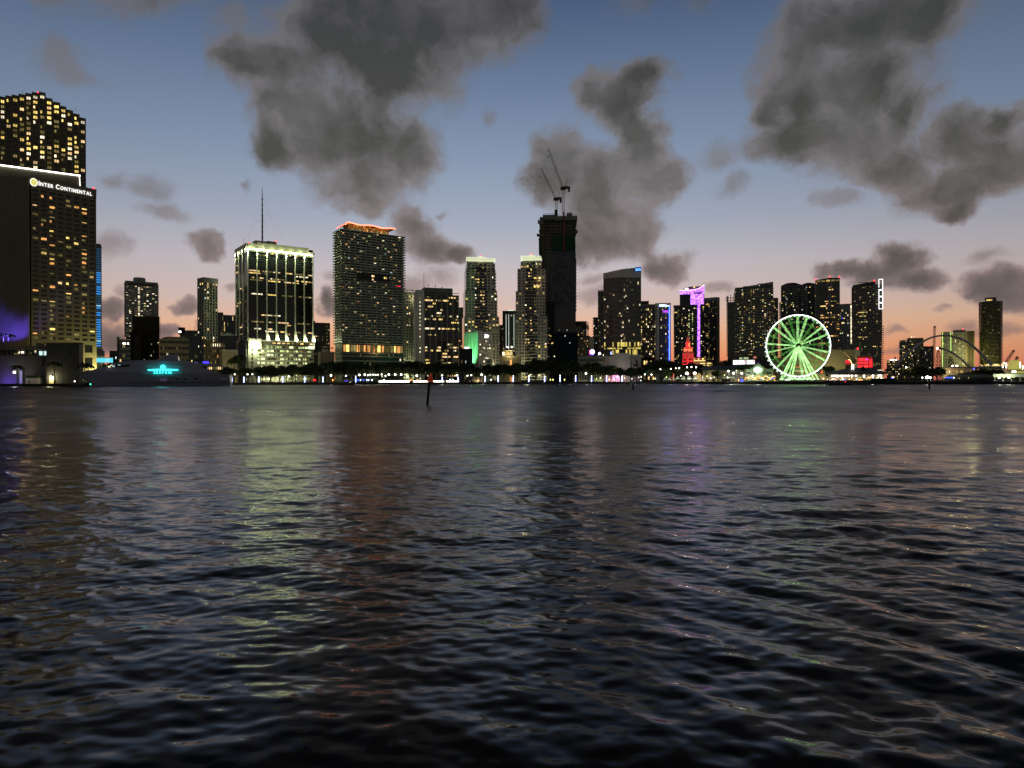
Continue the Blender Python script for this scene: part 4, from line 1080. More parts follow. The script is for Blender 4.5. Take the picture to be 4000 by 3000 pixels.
b.box('wall', C_BEIGE, 0, b.W, 1, b.D, 0, b.z(1390)); b.box('roof', C_BEIGE, b.u(1962), b.u(2004), .4, b.D, b.z(1372), b.H)
for i in range(8): b.box('deck_light', pick(b.rng, [(L_YEL, 3), (L_WHITE, 1)]), b.u(1963) + i * (b.u(2003) - b.u(1963)) / 8, b.u(1963) + (i + .8) * (b.u(2003) - b.u(1963)) / 8, 3, 3.3, b.z(1388), b.z(1374))
for p in (1983, 1999): MB().lathe([(.05, 0), (.6, .3), (.6, .9), (.05, 1.2)], 8, (b.u(p), 2, b.z(1358))).build('roof_lamp', E_WHITE, b.root)
lamp('POINT', (b.u(1990), -1, b.z(1380)), (1, .85, .4), 2500, b.root, .4, name='deck_glow')
b.box('doorway', L_ORANGE, b.u(1992), b.u(1999), .8, .95, .2, b.z(1405))

b = stepped('stepped_tower', 'pale stepped apartment tower with lit crown directly left of the construction tower', [(2033, 2115, 1018, 7), (2021, 2130, 1047, 8), (2015, 2130, 1136, 9), (2014, 2138, 1234, 10)], 1018, 735, -5, 0, 58, (2033, 2115, 995, 1013, 30))
for (y, m) in ((1036, L_YEL), (1048, L_YEL)):
    for i in range(6): b.box('window', m, b.u(2036) + i * 1.3, b.u(2036) + i * 1.3 + 1.0, 5.6, 5.9, b.z(y + 4), b.z(y - 3))
for y in (1087, 1117, 1121):
    for i in range(7): b.box('window', pick(b.rng, SET_YELLOW), b.u(2087) + i * 1.1, b.u(2087) + i * 1.1 + .8, -1.05, -.9, b.z(y + 3), b.z(y - 3))
lamp('POINT', (b.W * .4, -20, 8), (1, .95, .55), 12000, b.root, .5, name='street_lamp_light')

# ------------------------------------------------------------------ tower under construction with two luffing cranes
b = CT = Bld('construction_tower', 'unfinished tallest tower with bare top floors and green netting', 'tower', 2106, 2250, 850, 800, theta=0, D=40, seed=61)
b.box('glazed_shaft', GLASS_BLUE, b.u(2150), b.u(2250), -1.0, 38, 0, b.z(986))
b.box('concrete_shaft', C_DARK, b.u(2128), b.u(2150), 1.5, 38, 0, b.z(915))
b.box('raw_core', C_DARK, b.u(2120), b.u(2240), 4, 36, b.z(1010), b.H - 2)
for j in range(12):     # bare slabs at the top
    z = b.z(985) + (b.H - b.z(985)) * j / 11
    over = b.rng.uniform(-1.4, 1.2)
    b.box('floor_slab', C_DARK, b.u(2108) + over, b.u(2252) - b.rng.uniform(-1.2, 2.0), -1.5 + .1 * j, 38, z, z + .6)
for i in range(8): b.box('column', C_DARK, b.u(2113) + i * (b.u(2246) - b.u(2113)) / 7, b.u(2113) + .9 + i * (b.u(2246) - b.u(2113)) / 7, 0, 1, b.z(985), b.H)
b.box('safety_net', C_NET, b.u(2106), b.u(2118), -1.8, 20, b.z(985), b.z(930)); b.box('safety_net', C_NET, b.u(2160), b.u(2248), -2.2, 20, b.z(983), b.z(922))
mb = MB().add([(b.u(2098), -3, b.z(916)), (b.u(2120), -3, b.z(922)), (b.u(2120), 10, b.z(922)), (b.u(2098), 10, b.z(916)), (b.u(2098), -3, b.z(914)), (b.u(2120), -3, b.z(919)), (b.u(2120), 10, b.z(919)), (b.u(2098), 10, b.z(914))], [(0, 1, 5, 4), (4, 5, 6, 7), (0, 3, 2, 1), (0, 4, 7, 3), (1, 2, 6, 5), (2, 3, 7, 6)])
mb.build('catch_fan', C_STEEL, b.root)
mb = MB().add([(b.u(2240), -3, b.z(913)), (b.u(2259), -3, b.z(906)), (b.u(2259), 10, b.z(906)), (b.u(2240), 10, b.z(913)), (b.u(2240), -3, b.z(911)), (b.u(2259), -3, b.z(904)), (b.u(2259), 10, b.z(904)), (b.u(2240), 10, b.z(911))], [(0, 1, 5, 4), (4, 5, 6, 7), (0, 3, 2, 1), (0, 4, 7, 3), (1, 2, 6, 5), (2, 3, 7, 6)])
mb.build('catch_fan', C_STEEL, b.root)
def screen(u0, u1, v, z0, z1, n_):
    mb = MB()
    for i in range(n_ + 1): mb.box(u0 + (u1 - u0) * i / n_ - .12, u0 + (u1 - u0) * i / n_ + .12, v - .1, v + .1, z0, z1)
    for f in (0, .5, 1): mb.box(u0, u1, v - .14, v + .14, z0 + (z1 - z0) * f - .12, z0 + (z1 - z0) * f + .12)
    mb.box(u0, u1, v + .3, v + .4, z0, z0 + (z1 - z0) * .8)
    return mb.build('perimeter_screen', C_STEEL, b.root)
screen(b.u(2103), b.u(2123), -2.5, b.z(876), b.z(858), 6); screen(b.u(2122), b.u(2168), -2.0, b.z(858), b.z(836), 10); screen(b.u(2170), b.u(2256), -2.0, b.z(862), b.z(842), 16)
screen(b.u(2215), b.u(2237), 4, b.z(842), b.z(828), 8)
b.box('top_forms', C_BLACK, b.u(2122), b.u(2254), -1.2, 36, b.z(868), b.z(846))
b.box('top_forms', C_BLACK, b.u(2168), b.u(2180), 0, 10, b.z(846), b.z(820))
b.box('hoist_mast', C_RUST, b.u(2118), b.u(2130), -2.2, .5, 0, b.z(880))
b.box('hoist_mast', C_CRANER, b.u(2200), b.u(2207), -2.6, -1.0, b.z(985), b.z(830))
for j in range(16): b.box('floor_slab', C_DARK, b.u(2246), b.u(2253), -1.6, 30, b.z(1210) + j * (b.z(1015) - b.z(1210)) / 15, b.z(1210) + .7 + j * (b.z(1015) - b.z(1210)) / 15)
b.box('shaft_step', GLASS_BLUE, b.u(2150), b.u(2243), -2.0, 20, 0, b.z(1205))
b.box('hoarding', C_HOARD, b.u(2168), b.u(2258), -3, 20, 0, b.z(1300))
b.box('hoarding', C_BLACK, b.u(2135), b.u(2168), -2.6, 20, 0, b.z(1180))
for j in range(20):
    for i in range(10):
        if b.rng.random() < .35: b.box('curtain_panel', pbr('curtain_panel_grey', (.022, .024, .030), .35) if not bpy.data.materials.get('curtain_panel_grey') else bpy.data.materials['curtain_panel_grey'], b.u(2160) + i * 2.6, b.u(2160) + i * 2.6 + 2.4, -1.12, -1.0, b.z(1195) + j * 3.1, b.z(1195) + j * 3.1 + 2.8)
for (p, y, m) in ((2143, 1310, L_YEL), (2150, 1313, L_YEL), (2146, 1325, L_DIM), (2158, 1340, L_WARM), (2154, 1342, L_YEL), (2164, 1392, L_WHITE), (2145, 1283, L_DIM), (2214, 1290, L_COOL), (2183, 1290, L_DIM), (2206, 1313, L_COOL), (2224, 1340, L_COOL)):
    b.box('work_light', m, b.u(p), b.u(p + 3.5), -3.2, -3.02, b.z(y + 3), b.z(y - 1))

def lattice(mb, p, q, w_, n_, rad):
    p, q = Vector(p), Vector(q); t = (q - p).normalized(); a = t.cross(Vector((0, 1, 0))).normalized() * w_ / 2; c_ = Vector((0, 1, 0)) * w_ / 2
    cs = [a + c_, a - c_, -a - c_, -a + c_]
    for c in cs: mb.tube([p + c, q + c], rad, 4)
    for i in range(n_):
        f0, f1 = i / n_, (i + 1) / n_
        for k in range(4):
            A, B2 = cs[k], cs[(k + 1) % 4]
            mb.tube([p.lerp(q, f0) + A, p.lerp(q, f1) + B2], rad * .6, 3, caps=False)
    return mb
def luffing_crane(label, mast_px, mast_lo, mast_hi, jib_tip, back_px, frame_tip, Y):
    base = at(mast_px, mast_lo, Y)
    rt = thing('tower_crane', label, 'crane', base, 0, 'cranes on the unfinished tower')
    q = lambda px, py: tuple(at(px, py, Y) - base)
    lattice(MB(), q(mast_px, mast_lo), q(mast_px, mast_hi), 2.6, 11, .17).build('mast', C_CRANER, rt)
    top = q(mast_px, mast_hi)
    MB().box(top[0] - 2.6, top[0] + 3.2, -2, 2, top[2] - .2, top[2] + 3.0).build('slewing_deck', C_BLACK, rt)
    lattice(MB(), (top[0] - .6, 0, top[2] + 2.4), q(*jib_tip), 1.7, 18, .13).build('jib', C_CRANE, rt)
    bk = q(*back_px)
    MB().box(top[0] + 2, bk[0], -1.2, 1.2, top[2] + 1.0, top[2] + 2.0).build('counter_jib', C_BLACK, rt)
    MB().box(bk[0] - 2.2, bk[0], -1.4, 1.4, top[2] - 2.8, top[2] + 3.2).build('counterweight', C_BLACK, rt)
    MB().box(top[0] + 2.8, bk[0] - 2.3, -1, 1, top[2] + 2.0, top[2] + 4.0).build('winch_house', C_CRANE, rt)
    fr = q(*frame_tip)
    MB().tube([(top[0] + 1.2, -1, top[2] + 2.6), fr], [.45, .3], 4).tube([(top[0] + 1.2, 1, top[2] + 2.6), fr], [.45, .3], 4).build('a_frame', C_CRANE, rt)
    jt = q(*jib_tip); mid = tuple(Vector(top).lerp(Vector(jt), .62))
    MB().tube([fr, mid], .06, 3).tube([fr, (bk[0] - 1, 0, top[2] + 3)], .06, 3).build('pendant_rope', C_MAST, rt)
    MB().tube([jt, (jt[0] - .3, 0, jt[2] - 9)], .05, 3).build('hoist_rope', C_MAST, rt)
    MB().box(jt[0] - .7, jt[0] + .1, -.4, .4, jt[2] - 11.5, jt[2] - 9).build('hook_block', C_BLACK, rt)
    MB().box(top[0] - 3.4, top[0] - 2.2, -1.4, .4, top[2] - .3, top[2] + 2.0).build('cab', C_CRANE, rt)
luffing_crane('taller luffing crane on the unfinished tower, right of the pair', 2203.5, 836, 741, (2145, 580), (2230, 738), (2221, 704), 812)
luffing_crane('shorter luffing crane on the unfinished tower, left of the pair', 2176, 826, 783, (2117, 658), (2197, 775), (2189, 752), 806)

# ------------------------------------------------------------------ right of the construction tower
b = Bld('grey_condo', 'grey apartment block with dark crown directly right of the construction tower', 'building', 2243, 2291, 1256, 800, theta=-8, D=22, seed=71)
b.core(GLASS); b.grid('F', 7, 26, 2, b.H - 5, .55, .55, C_GREY, recess=.6); b.light(.14, SET_YELLOW)
b.box('crown', C_BLACK, -.3, b.u(2273), -.8, b.D, b.H - 5, b.H); b.box('crown', C_BLACK, b.u(2273), b.W + .3, -.8, b.D, b.H - 9, b.z(1269))
b = Bld('brown_condo', 'brown apartment block with dense balconies in front of the grey apartment block', 'building', 2259, 2304, 1317, 690, theta=0, D=18, seed=72)
b.core(GLASS); b.grid('F', 8, 16, 2, b.H, .5, .5, C_BROWN, recess=.5); b.light(.1, SET_HOTEL); b.box('roof_band', C_BLACK, -.3, b.W + .3, -.7, b.D, b.H, b.H + 1)
b = Bld('white_slab_block', 'small white block with stacked balconies behind the glowing round sign', 'building', 2302, 2320, 1317, 760, theta=0, D=18, seed=73)
b.core(C_WHITE); b.slabs(3, b.H - 1, 15, .8, .7, C_WHITE)
b = Bld('arcade_building', 'low arcaded building with brown fascia left of the curved white hall', 'building', 2258, 2362, 1392, 620, theta=0, D=20, seed=74)
b.core(GLASS); b.grid('F', 16, 2, .3, b.H - 5, .62, .6, C_PALE, recess=.6); b.box('fascia', C_BROWN, -.3, b.W + .3, -1, b.D, b.H - 5, b.H - 2.6); b.box('attic', C_GREY, -.3, b.W + .3, -.6, b.D, b.H - 2.6, b.H)
# round illuminated sign
b = Bld('round_sign', 'glowing white and pink round rooftop sign above the arcaded building', 'sign', 2305, 2323, 1367, 660, theta=0, D=1, seed=75, zb=atZ(1392, 660, 2314))
MB().lathe([(.02, 0), (2.3, .05), (2.3, .5), (.02, .55)], 24).build('disc', emit('sign_pink_white', (1, .78, 1), 3.0), b.root, loc=(b.W * .5, 0, b.H - 2.2), rot=(R(90), 0, 0))
b.box('sign_bar', emit('sign_blue', srgb(90, 90, 255), 2.5), b.W * .15, b.W * .85, -.2, .5, b.H - 5.2, b.H - 4.6)
b.box('sign_bar', emit('sign_magenta', srgb(255, 60, 190), 2.0), -.6, .1, -.2, .5, b.H - 5.0, b.H - .5)
b.box('frame', C_BLACK, 0, b.W, .6, 1, 0, b.H)
b = thing('floodlight', 'single bright white floodlight right of the round sign', 'floodlight', at(2343, 1392, 655))
MB().tube([(0, 0, 0), (0, 0, 1.4)], .15, 5).build('post', C_BLACK, b); MB().lathe([(.1, 0), (1.0, .3), (1.2, 1.2), (.7, 2.1), (.05, 2.4)], 12, (0, 0, 1.2)).build('lamp_head', emit('flood_pinkish', (1, .9, .9), 5), b)

b = Bld('narrow_condo', 'low dark condo with balconies left of the sky-sign tower', 'building', 2319, 2340, 1242, 790, theta=0, D=20, seed=76)
b.core(GLASS); b.grid('F', 5, 26, 2, b.H, .6, .55, C_DARK, recess=.5); b.light(.08, SET_HOME)
for j in range(24): b.box('balcony', C_GREY, -1.0, 0, -.2, 8, 4 + j * 3, 4.9 + j * 3)
b = Bld('terraced_condo', 'dark glass condo with pale frame lines attached to the sky-sign tower', 'building', 2336, 2364, 1138, 760, theta=0, D=24, seed=77)
b.core(GLASS); b.fins('F', 4, C_GREY, 0, b.H, .35, .5, .2, b.W - .2)
for (y) in (1137, 1180, 1228, 1273, 1320): b.fobj('frame_line', C_PALE, 'F', 0, b.W, b.z(y), b.z(y) + .6, .52, .8)
b.nogrid('F', 6, 30, 2, b.H - 2, .5, .5); b.light(.07, SET_HOME)
# wavy tower with the SKYX sign
b = SK = Bld('wavy_balcony_tower', 'black tower with wavy balconies and blue SKYX sign at its top', 'tower', 2360, 2503, 1066, 700, theta=0, D=30, seed=78)
def wavy(over, B_=None):
    B_ = B_ or b
    pts = []
    for i in range(25):
        f = i / 24; u = f * B_.W
        pts.append((u, 3.0 * math.cos(f * math.pi * 1.9 + .3) * (1 - f * .3) - over))
    return [(-over * .6, B_.D)] + [(-over * .6, pts[0][1])] + pts + [(B_.W + over * .6, pts[-1][1]), (B_.W + over * .6, B_.D)]
MB().prism(wavy(-.4)[::1], 0, b.H - .6).build('wall', GLASS_B, b.root)
slabm = MB().prism(wavy(1.1), 0, .42).mesh('floor_slab', C_GREY)
zlo = b.z(1338); ns = 52
for j in range(ns): link('floor_slab', slabm, b.root, (0, 0, zlo + (b.H - 6.5 - zlo) * j / (ns - 1)))
ztop = lambda x, y: b.H + (atZ(1050, 700, 2473) - b.zb - b.H) * min(1, max(0, x / b.u(2473)))
MB().prism(wavy(1.3), b.H - 5.6, 0, ztop).build('roof_fascia', C_PALE, b.root)
sg = MB().box(b.u(2483), b.W + .7, -4.6, -3.9, b.z(1066), b.z(1050)).build('sign_board', emit('sign_deep_blue', srgb(20, 60, 190), .6), b.root)
sl = link('sign', None, b.root, (b.u(2484), -4.75, b.z(1064)))
wt = text_letters('SKYX', 3.1, emit('sign_cyan', srgb(120, 205, 255), 3.0), sl, extrude=.08, bold=.02)
sl.scale = ((b.W + .3 - b.u(2484)) / wt, 1, 1)
pf = wavy(-.35)[2:-2]
rh = (b.H - 6.5 - zlo) / (ns - 1)
n = 0
for j in range(ns - 1):
    for i in range(24):
        if b.rng.random() < (.03 if i not in (6, 11, 12, 13, 15) else .11) and n < 210:
            (ua, va), (ub, vb) = pf[i], pf[i + 1]
            ubox('window', b.root, pick(b.rng, [(L_WARM, 3), (L_DIM, 5), (L_WHITE, 3)]), ua + .2, ub - .3, min(va, vb) - .35, min(va, vb) - .25, zlo + rh * j + .5, zlo + rh * j + 2.0); n += 1
E_LOB = lit_mat('lobby_glass_light', srgb(240, 215, 110), .85)
for j, (y0, y1) in enumerate(((1356, 1340), (1367, 1361), (1388, 1369))):
    for i in range(22):
        m = E_LOB if b.rng.random() < (.45, .7, .45)[j] else GLASS
        uu = b.W * i / 22
        b.box('window', m, uu + .15, uu + b.W / 22 - .15, -4.6, -4.4, b.z(y0), b.z(y1))
for z in (b.z(1338), b.z(1358), b.z(1368)): b.box('podium_slab', C_GREY, -1, b.W + 1, -5.4, 20, z - .2, z + .45)
b.box('podium_core', GLASS_B, 0, b.W, -4.3, 20, 0, b.z(1338))
b.box('billboard', emit('billboard_blue', srgb(170, 190, 255), 1.6), b.u(2385), b.u(2391), -6, -5.6, b.z(1388), b.z(1376))
# curved white hall in front
b = Bld('curved_hall', 'curved white windowless hall washed with pink light at the park edge', 'hall', 2356, 2505, 1390, 630, theta=0, D=24, seed=79)
M_HALL = pbr('white_hall_plaster', (.46, .43, .40), .7, var=.06, vscale=.1)
arc = [(b.u(2356 + 6.2 * i), 1.2 + 4 * math.cos((i - 8) / 8 * 1.3)) for i in range(8)]
MB().prism([(0, b.D), (0, 6)] + [(x, 6 - y) for x, y in arc] + [(b.u(2400), b.D)], 0, b.H - .5).build('drum_wall', M_HALL, b.root)
arc = [(b.u(2398 + 6.2 * i), 1.0 + 3 * math.cos((i - 5) / 6 * 1.3)) for i in range(11)]
MB().prism([(b.u(2398), b.D + 1)] + [(x, 4.6 - y) for x, y in arc] + [(b.u(2460), b.D + 1)], 0, b.H + 2.2).build('drum_wall', M_HALL, b.root)
b.box('flank_wall', C_GREY, b.u(2460), b.W, 3.0, b.D, 0, b.H + .6)
for j in range(6): b.box('flank_ledge', C_DARK, b.u(2470), b.W, 2.8, 3.0, 2 + j * 4, 2.3 + j * 4)
b.box('flank_window', GLASS_B, b.u(2473), b.u(2486), 2.85, 2.98, b.z(1432), b.z(1424))
MB().add([(b.u(2481), 2.6, b.z(1402)), (b.u(2491), 2.6, b.z(1413)), (b.u(2492), 2.6, b.z(1436)), (b.u(2488), 2.6, b.z(1436)), (b.u(2481), 2.9, b.z(1402)), (b.u(2491), 2.9, b.z(1413)), (b.u(2492), 2.9, b.z(1436)), (b.u(2488), 2.9, b.z(1436))], [(0, 3, 2, 1), (4, 5, 6, 7), (0, 1, 5, 4), (1, 2, 6, 5), (2, 3, 7, 6), (3, 0, 4, 7)]).build('dark_fin', C_BLACK, b.root)
MB().tube([(b.u(2458.5), -1.5, 0), (b.u(2458.5), -1.5, b.z(1407))], .35, 6).build('light_mast', C_WHITE, b.root)
lamp('POINT', (b.u(2408), -3.5, 5), (1, .35, .95), 2600, b.root, .4, name='pink_flood')
lamp('POINT', (b.u(2388), -5, 2), (1, .35, .5), 1600, b.root, .4, name='pink_flood')
lamp('POINT', (b.u(2430), -16, 8), (1, .9, .75), 3500, b.root, .4, name='street_lamp_light')
b = Bld('warm_apartment_block', 'apartment block with warm lit windows between the SKYX tower and the blue neon frame', 'building', 2503, 2562, 1197, 720, theta=0, D=26, seed=80)
b.core(GLASS); b.grid('F', 9, 30, 2, b.H, .55, .7, C_GREY, recess=.5); b.light(.22, [(L_WARM, 5), (L_YEL, 2), (L_WHITE, 2), (L_DIM, 3)])
b.box('roof_band', C_GREY, -.3, b.W + .3, -.7, b.D, b.H, b.H + 1.5); b.roofbox(0, b.W * .55, 3, 14, 4, C_BROWN, z=b.H + 1.5)
b.box('brick_base', pbr('red_brick', (.16, .06, .04), .85, var=.2, vscale=.5), -.2, b.W + .2, -.9, 4, 0, b.z(1398))
for j in range(3):
    for i in range(7): b.box('window', pick(b.rng, [(L_YEL, 4), (L_WARM, 2), (L_DIM, 1), (GLASS, 2)]), 1 + i * 2.2, 2.4 + i * 2.2, -1.05, -.92, 2 + j * 8, 6 + j * 8)
b = Bld('neon_frame_tower', 'grey framed apartment tower outlined by a blue neon line', 'tower', 2560, 2616, 1187, 680, theta=0, D=26, seed=81)
b.core(GLASS_BLUE); uu = b.u(2575)
b.box('frame_wall', C_PALE, 0, uu, -1.2, b.D, 0, b.H); b.box('frame_top', C_PALE, uu, b.W + 1.2, -1.2, b.D, b.z(1196), b.H); b.box('frame_wall', C_GREY, b.W, b.W + 1.2, -1.2, b.D, 0, b.z(1196))
for j in range(42): b.box('stair_window', GLASS_B, uu * .18, uu * .36, -1.32, -1.22, 4 + j * 1.72, 5.0 + j * 1.72)
E_NB = emit('blue_neon', srgb(70, 110, 255), 5.0); E_NB2 = emit('pale_blue_neon', srgb(170, 190, 255), 4.0)
MB().tube([(uu + .3, -1.45, b.z(1199)), (b.W - .1, -1.45, b.z(1199))], .4, 6).build('neon_line', E_NB2, b.root)
MB().tube([(b.W - .1, -1.45, b.z(1199)), (b.W - .3, -1.45, b.z(1411))], .38, 6).build('neon_line', E_NB, b.root)
b.box('neon_panel', E_NB2, uu + .3, b.u(2597), -1.5, -1.3, b.z(1198), b.z(1193)); b.box('neon_panel', E_NB2, b.u(2600), b.u(2603), -1.5, -1.3, b.z(1198), b.z(1193))
b.nogrid('F', 7, 36, 2, b.z(1200), .7, .6, t0=uu, t1=b.W); b.light(.13, [(L_WARM, 4), (L_DIM, 4), (L_WHITE, 2)])
for z in (b.z(1220), b.z(1224)): b.box('window', emit('window_violet', srgb(190, 80, 255), 1.2) if not bpy.data.materials.get('window_violet') else bpy.data.materials['window_violet'], b.u(2590), b.u(2612), -.15, -.05, z, z + 1.2)
for q in range(6): lamp('POINT', (b.W - 1.5, -2.0, b.H * (q + .6) / 6.4), (.15, .2, 1), 260, b.root, .3, name='neon_glow')
# purple LED tower group
b = Bld('glass_condo', 'dark glass condo in front of the purple LED tower, behind the red tower', 'tower', 2634, 2723, 1196, 780, theta=0, D=22, seed=82)
b.core(GLASS_T); b.box('roof_band', C_DARK, -.8, b.W + .8, -1, b.D, b.H - 1.2, b.H + .3)
for j in range(38): b.box('floor_slab', C_GREY, -.7, b.W + .7, -.8, b.D + .5, 3 + j * (b.H - 6) / 38, 3.35 + j * (b.H - 6) / 38)
b.nogrid('F', 13, 38, 3.3, b.H - 3, .6, .55, up=0)
b.light(.10, SET_YELLOW, maxn=80)
for j in range(38):
    for i in (8, 10):
        if b.rng.random() < .7: b.window(i, j, pick(b.rng, [(L_GREEN, 3), (L_DIM, 3), (L_WHITE, 1)]))
b = Bld('purple_led_tower', 'tower with swept roof and glowing purple LED panel down its face', 'tower', 2656, 2752, 1137, 830, theta=0, D=26, seed=83)
b.core(GLASS_T, z1=b.z(1150))
M_PUR = bpy.data.materials.new('purple_led_panel'); M_PUR.use_nodes = True
t = NT(M_PUR.node_tree); t.n.clear()
oc = t.node('ShaderNodeTexCoord').outputs['Object']
vz = t.node('ShaderNodeTexVoronoi'); vz.inputs['Scale'].default_value = .7; t.l.new(t.vmath('MULTIPLY', oc, (1, .3, .8)), vz.inputs['Vector'])
fa = t.maprange(vz.outputs['Distance'], .25, .6)
e = t.node('ShaderNodeEmission'); t.l.new(t.mix(fa, srgb(218, 150, 255), srgb(140, 75, 210)), e.inputs[0]); e.inputs[1].default_value = 2.3
o = t.node('ShaderNodeOutputMaterial'); t.l.new(e.outputs[0], o.inputs[0]); M_PUR.cycles.emission_sampling = 'NONE'
def sweep(x, y): 
    f = max(0, (x / b.W - .45) / .55); return b.z(1137) + (b.z(1118) - b.z(1137)) * f ** 2.2
mb = MB().prism([(0, -.5), (b.W * .25, -.9), (b.W * .5, -1), (b.W * .75, -.9), (b.W, -.3), (b.W, b.D), (0, b.D)], b.z(1152), 0, sweep); mb.build('led_crown', M_PUR, b.root)
MB().prism([(b.u(2698), -.7), (b.u(2750), -.5), (b.u(2750), 2), (b.u(2698), 2)], b.z(1193), b.z(1152)).build('led_panel', M_PUR, b.root)
MB().prism([(b.u(2721), -.7), (b.u(2735), -.6), (b.u(2735), 2), (b.u(2721), 2)], b.z(1398), b.z(1193)).build('led_panel', M_PUR, b.root)
b.box('dark_slot', C_BLACK, b.u(2710), b.u(2743), -1.2, -.95, b.z(1152), b.z(1146))
MB().tube([(b.W * i / 12, -1.2, sweep(b.W * i / 12, 0)) for i in range(13)], .3, 6).build('edge_light', emit('edge_pink', srgb(255, 190, 220), 3), b.root)
b.box('roof_house', C_DARK, b.u(2690), b.u(2745), 4, 16, b.z(1137), b.z(1121)); b.box('roof_house', C_GREY, b.u(2670), b.u(2700), 3, 12, b.z(1137), b.z(1128))
for p in (2676, 2684): b.box('roof_light', E_WHITE, b.u(p), b.u(p + 5), 2.7, 2.95, b.z(1131), b.z(1129))
MB().lathe([(.05, 0), (.7, .3), (.7, 1.2), (.05, 1.6)], 10, (b.u(2713), 3, b.z(1127))).build('roof_light', emit('amber_lamp', srgb(255, 200, 90), 3), b.root)
b.nogrid('F', 12, 44, 3, b.z(1155), .6, .5); b.light(.07, SET_HOME, maxn=70)
b = Bld('dark_condo', 'dark condo tower directly right of the purple LED tower', 'tower', 2752, 2811, 1164, 800, theta=-45, D=20, c=2800, seed=84)
b.core(GLASS); b.grid('F', 9, 40, 2, b.H - 4, .7, .6, C_DARK, recess=.4); b.light(.16, [(L_YEL, 3), (L_DIM, 8), (L_ORANGE, 1)])
b.box('roof_band', C_GREY, -.4, b.W + .4, -.6, b.D, b.H - 4, b.H)
b.fobj('side_wall', C_BROWN, 'R', 0, b.D, 0, b.H - 4, 0, .3)
# red floodlit historic tower
b = RT = Bld('red_lit_tower', 'historic tiered tower floodlit red with a lantern top', 'tower', 2666, 2710, 1383, 620, theta=22, c=2686, seed=85)
M_RED = pbr('cream_stucco', (.55, .50, .40), .8, var=.05, vscale=.2)
zz = b.H
cx, cy = b.W * .5, b.D * .5
b.core(M_RED)
def tier(hw, z0, z1, name='tier'): return MB().box(cx - hw, cx + hw, cy - hw, cy + hw, z0, z1).build(name, M_RED, b.root)
hw0 = min(b.W, b.D) * .5
tier(hw0 * 1.06, zz, zz + .8, 'cornice'); tier(hw0 * .82, zz + .8, b.z(1362)); tier(hw0 * .9, b.z(1362), b.z(1360), 'cornice')
tier(hw0 * .45, b.z(1360), b.z(1338)); tier(hw0 * .52, b.z(1338), b.z(1336), 'cornice')
MB().lathe([(hw0 * .36, 0), (hw0 * .36, 2.4), (hw0 * .42, 2.5), (hw0 * .3, 3.4), (hw0 * .12, 4.6), (.12, 6.6), (.02, 8.5)], 10, (cx, cy, b.z(1336))).build('lantern', M_RED, b.root)
E_REDW = emit('red_niche_light', srgb(255, 120, 70), 2.2)
for side in ('F', 'L'):
    ln = b.length(side)
    for i in range(3):
        for j in range(7): b.fobj('window', GLASS_B, side, ln * (.2 + .25 * i), ln * (.2 + .25 * i) + 1.0, 2 + j * 2.9, 3.6 + j * 2.9, .01, .08)
for i in range(3):
    f = -.5 + .5 * i
    MB().box(cx + hw0 * f - .5, cx + hw0 * f + .5, cy - hw0 * .82 - .15, cy - hw0 * .82, zz + 2, b.z(1366)).build('arched_niche', E_REDW, b.root)
    MB().box(cx - hw0 * .82 - .15, cx - hw0 * .82, cy + hw0 * f - .5, cy + hw0 * f + .5, zz + 2, b.z(1366)).build('arched_niche', E_REDW, b.root)
MB().box(cx - .6, cx + .6, cy - hw0 * .45 - .15, cy - hw0 * .45, b.z(1357), b.z(1342)).build('arched_niche', E_REDW, b.root)
for (x, y, z_, tx, ty, tz, pw) in ((b.W * .5, -16, 3, b.W * .5, 0, zz * .62, 42000), (-16, b.D * .5, 3, 0, b.D * .5, zz * .62, 42000), (b.W * .5, -7, zz + 1, cx, cy - 3, zz + 6, 9000), (-7, b.D * .5, zz + 1, cx - 3, cy, zz + 6, 9000)):
    o = lamp('SPOT', (x, y, z_), (1, .015, .025), pw, b.root, .4, spot=R(62), blend=.6, name='red_flood'); aim(o, (tx, ty, tz))
b = Bld('stepped_lit_base', 'low cream stepped building with lit cornices right of the red tower', 'building', 2705, 2778, 1400, 640, theta=0, D=20, seed=86)
b.box('wall', C_BEIGE, 0, b.u(2758), 3, b.D, 0, b.H); b.box('wall', C_BEIGE, 0, b.W, 1, b.D, 0, b.z(1417))
E_CORN = emit('cornice_light', srgb(255, 220, 140), 1.3)
b.box('cornice_light', E_CORN, 0, b.u(2760), 2.6, 2.95, b.z(1414), b.z(1410)); b.box('cornice_light', E_CORN, b.u(2735), b.W, .6, .95, b.z(1425), b.z(1421)); b.box('cornice_light', E_CORN, b.u(2745), b.u(2770), .4, .58, b.z(1432), b.z(1429))
for i in range(3): MB().lathe([(.02, 0), (.8, .05), (.8, .2), (.02, .25)], 12).build('roundel', L_YEL, b.root, loc=(b.u(2712 + i * 17), 2.9, b.z(1405)), rot=(R(90), 0, 0))
b.box('pylon', C_BROWN, b.u(2755), b.u(2761), .2, .5, 0, b.z(1410))
lamp('POINT', (b.W * .4, -6, 5), (1, .8, .45), 3000, b.root, .4, name='street_lamp_light')
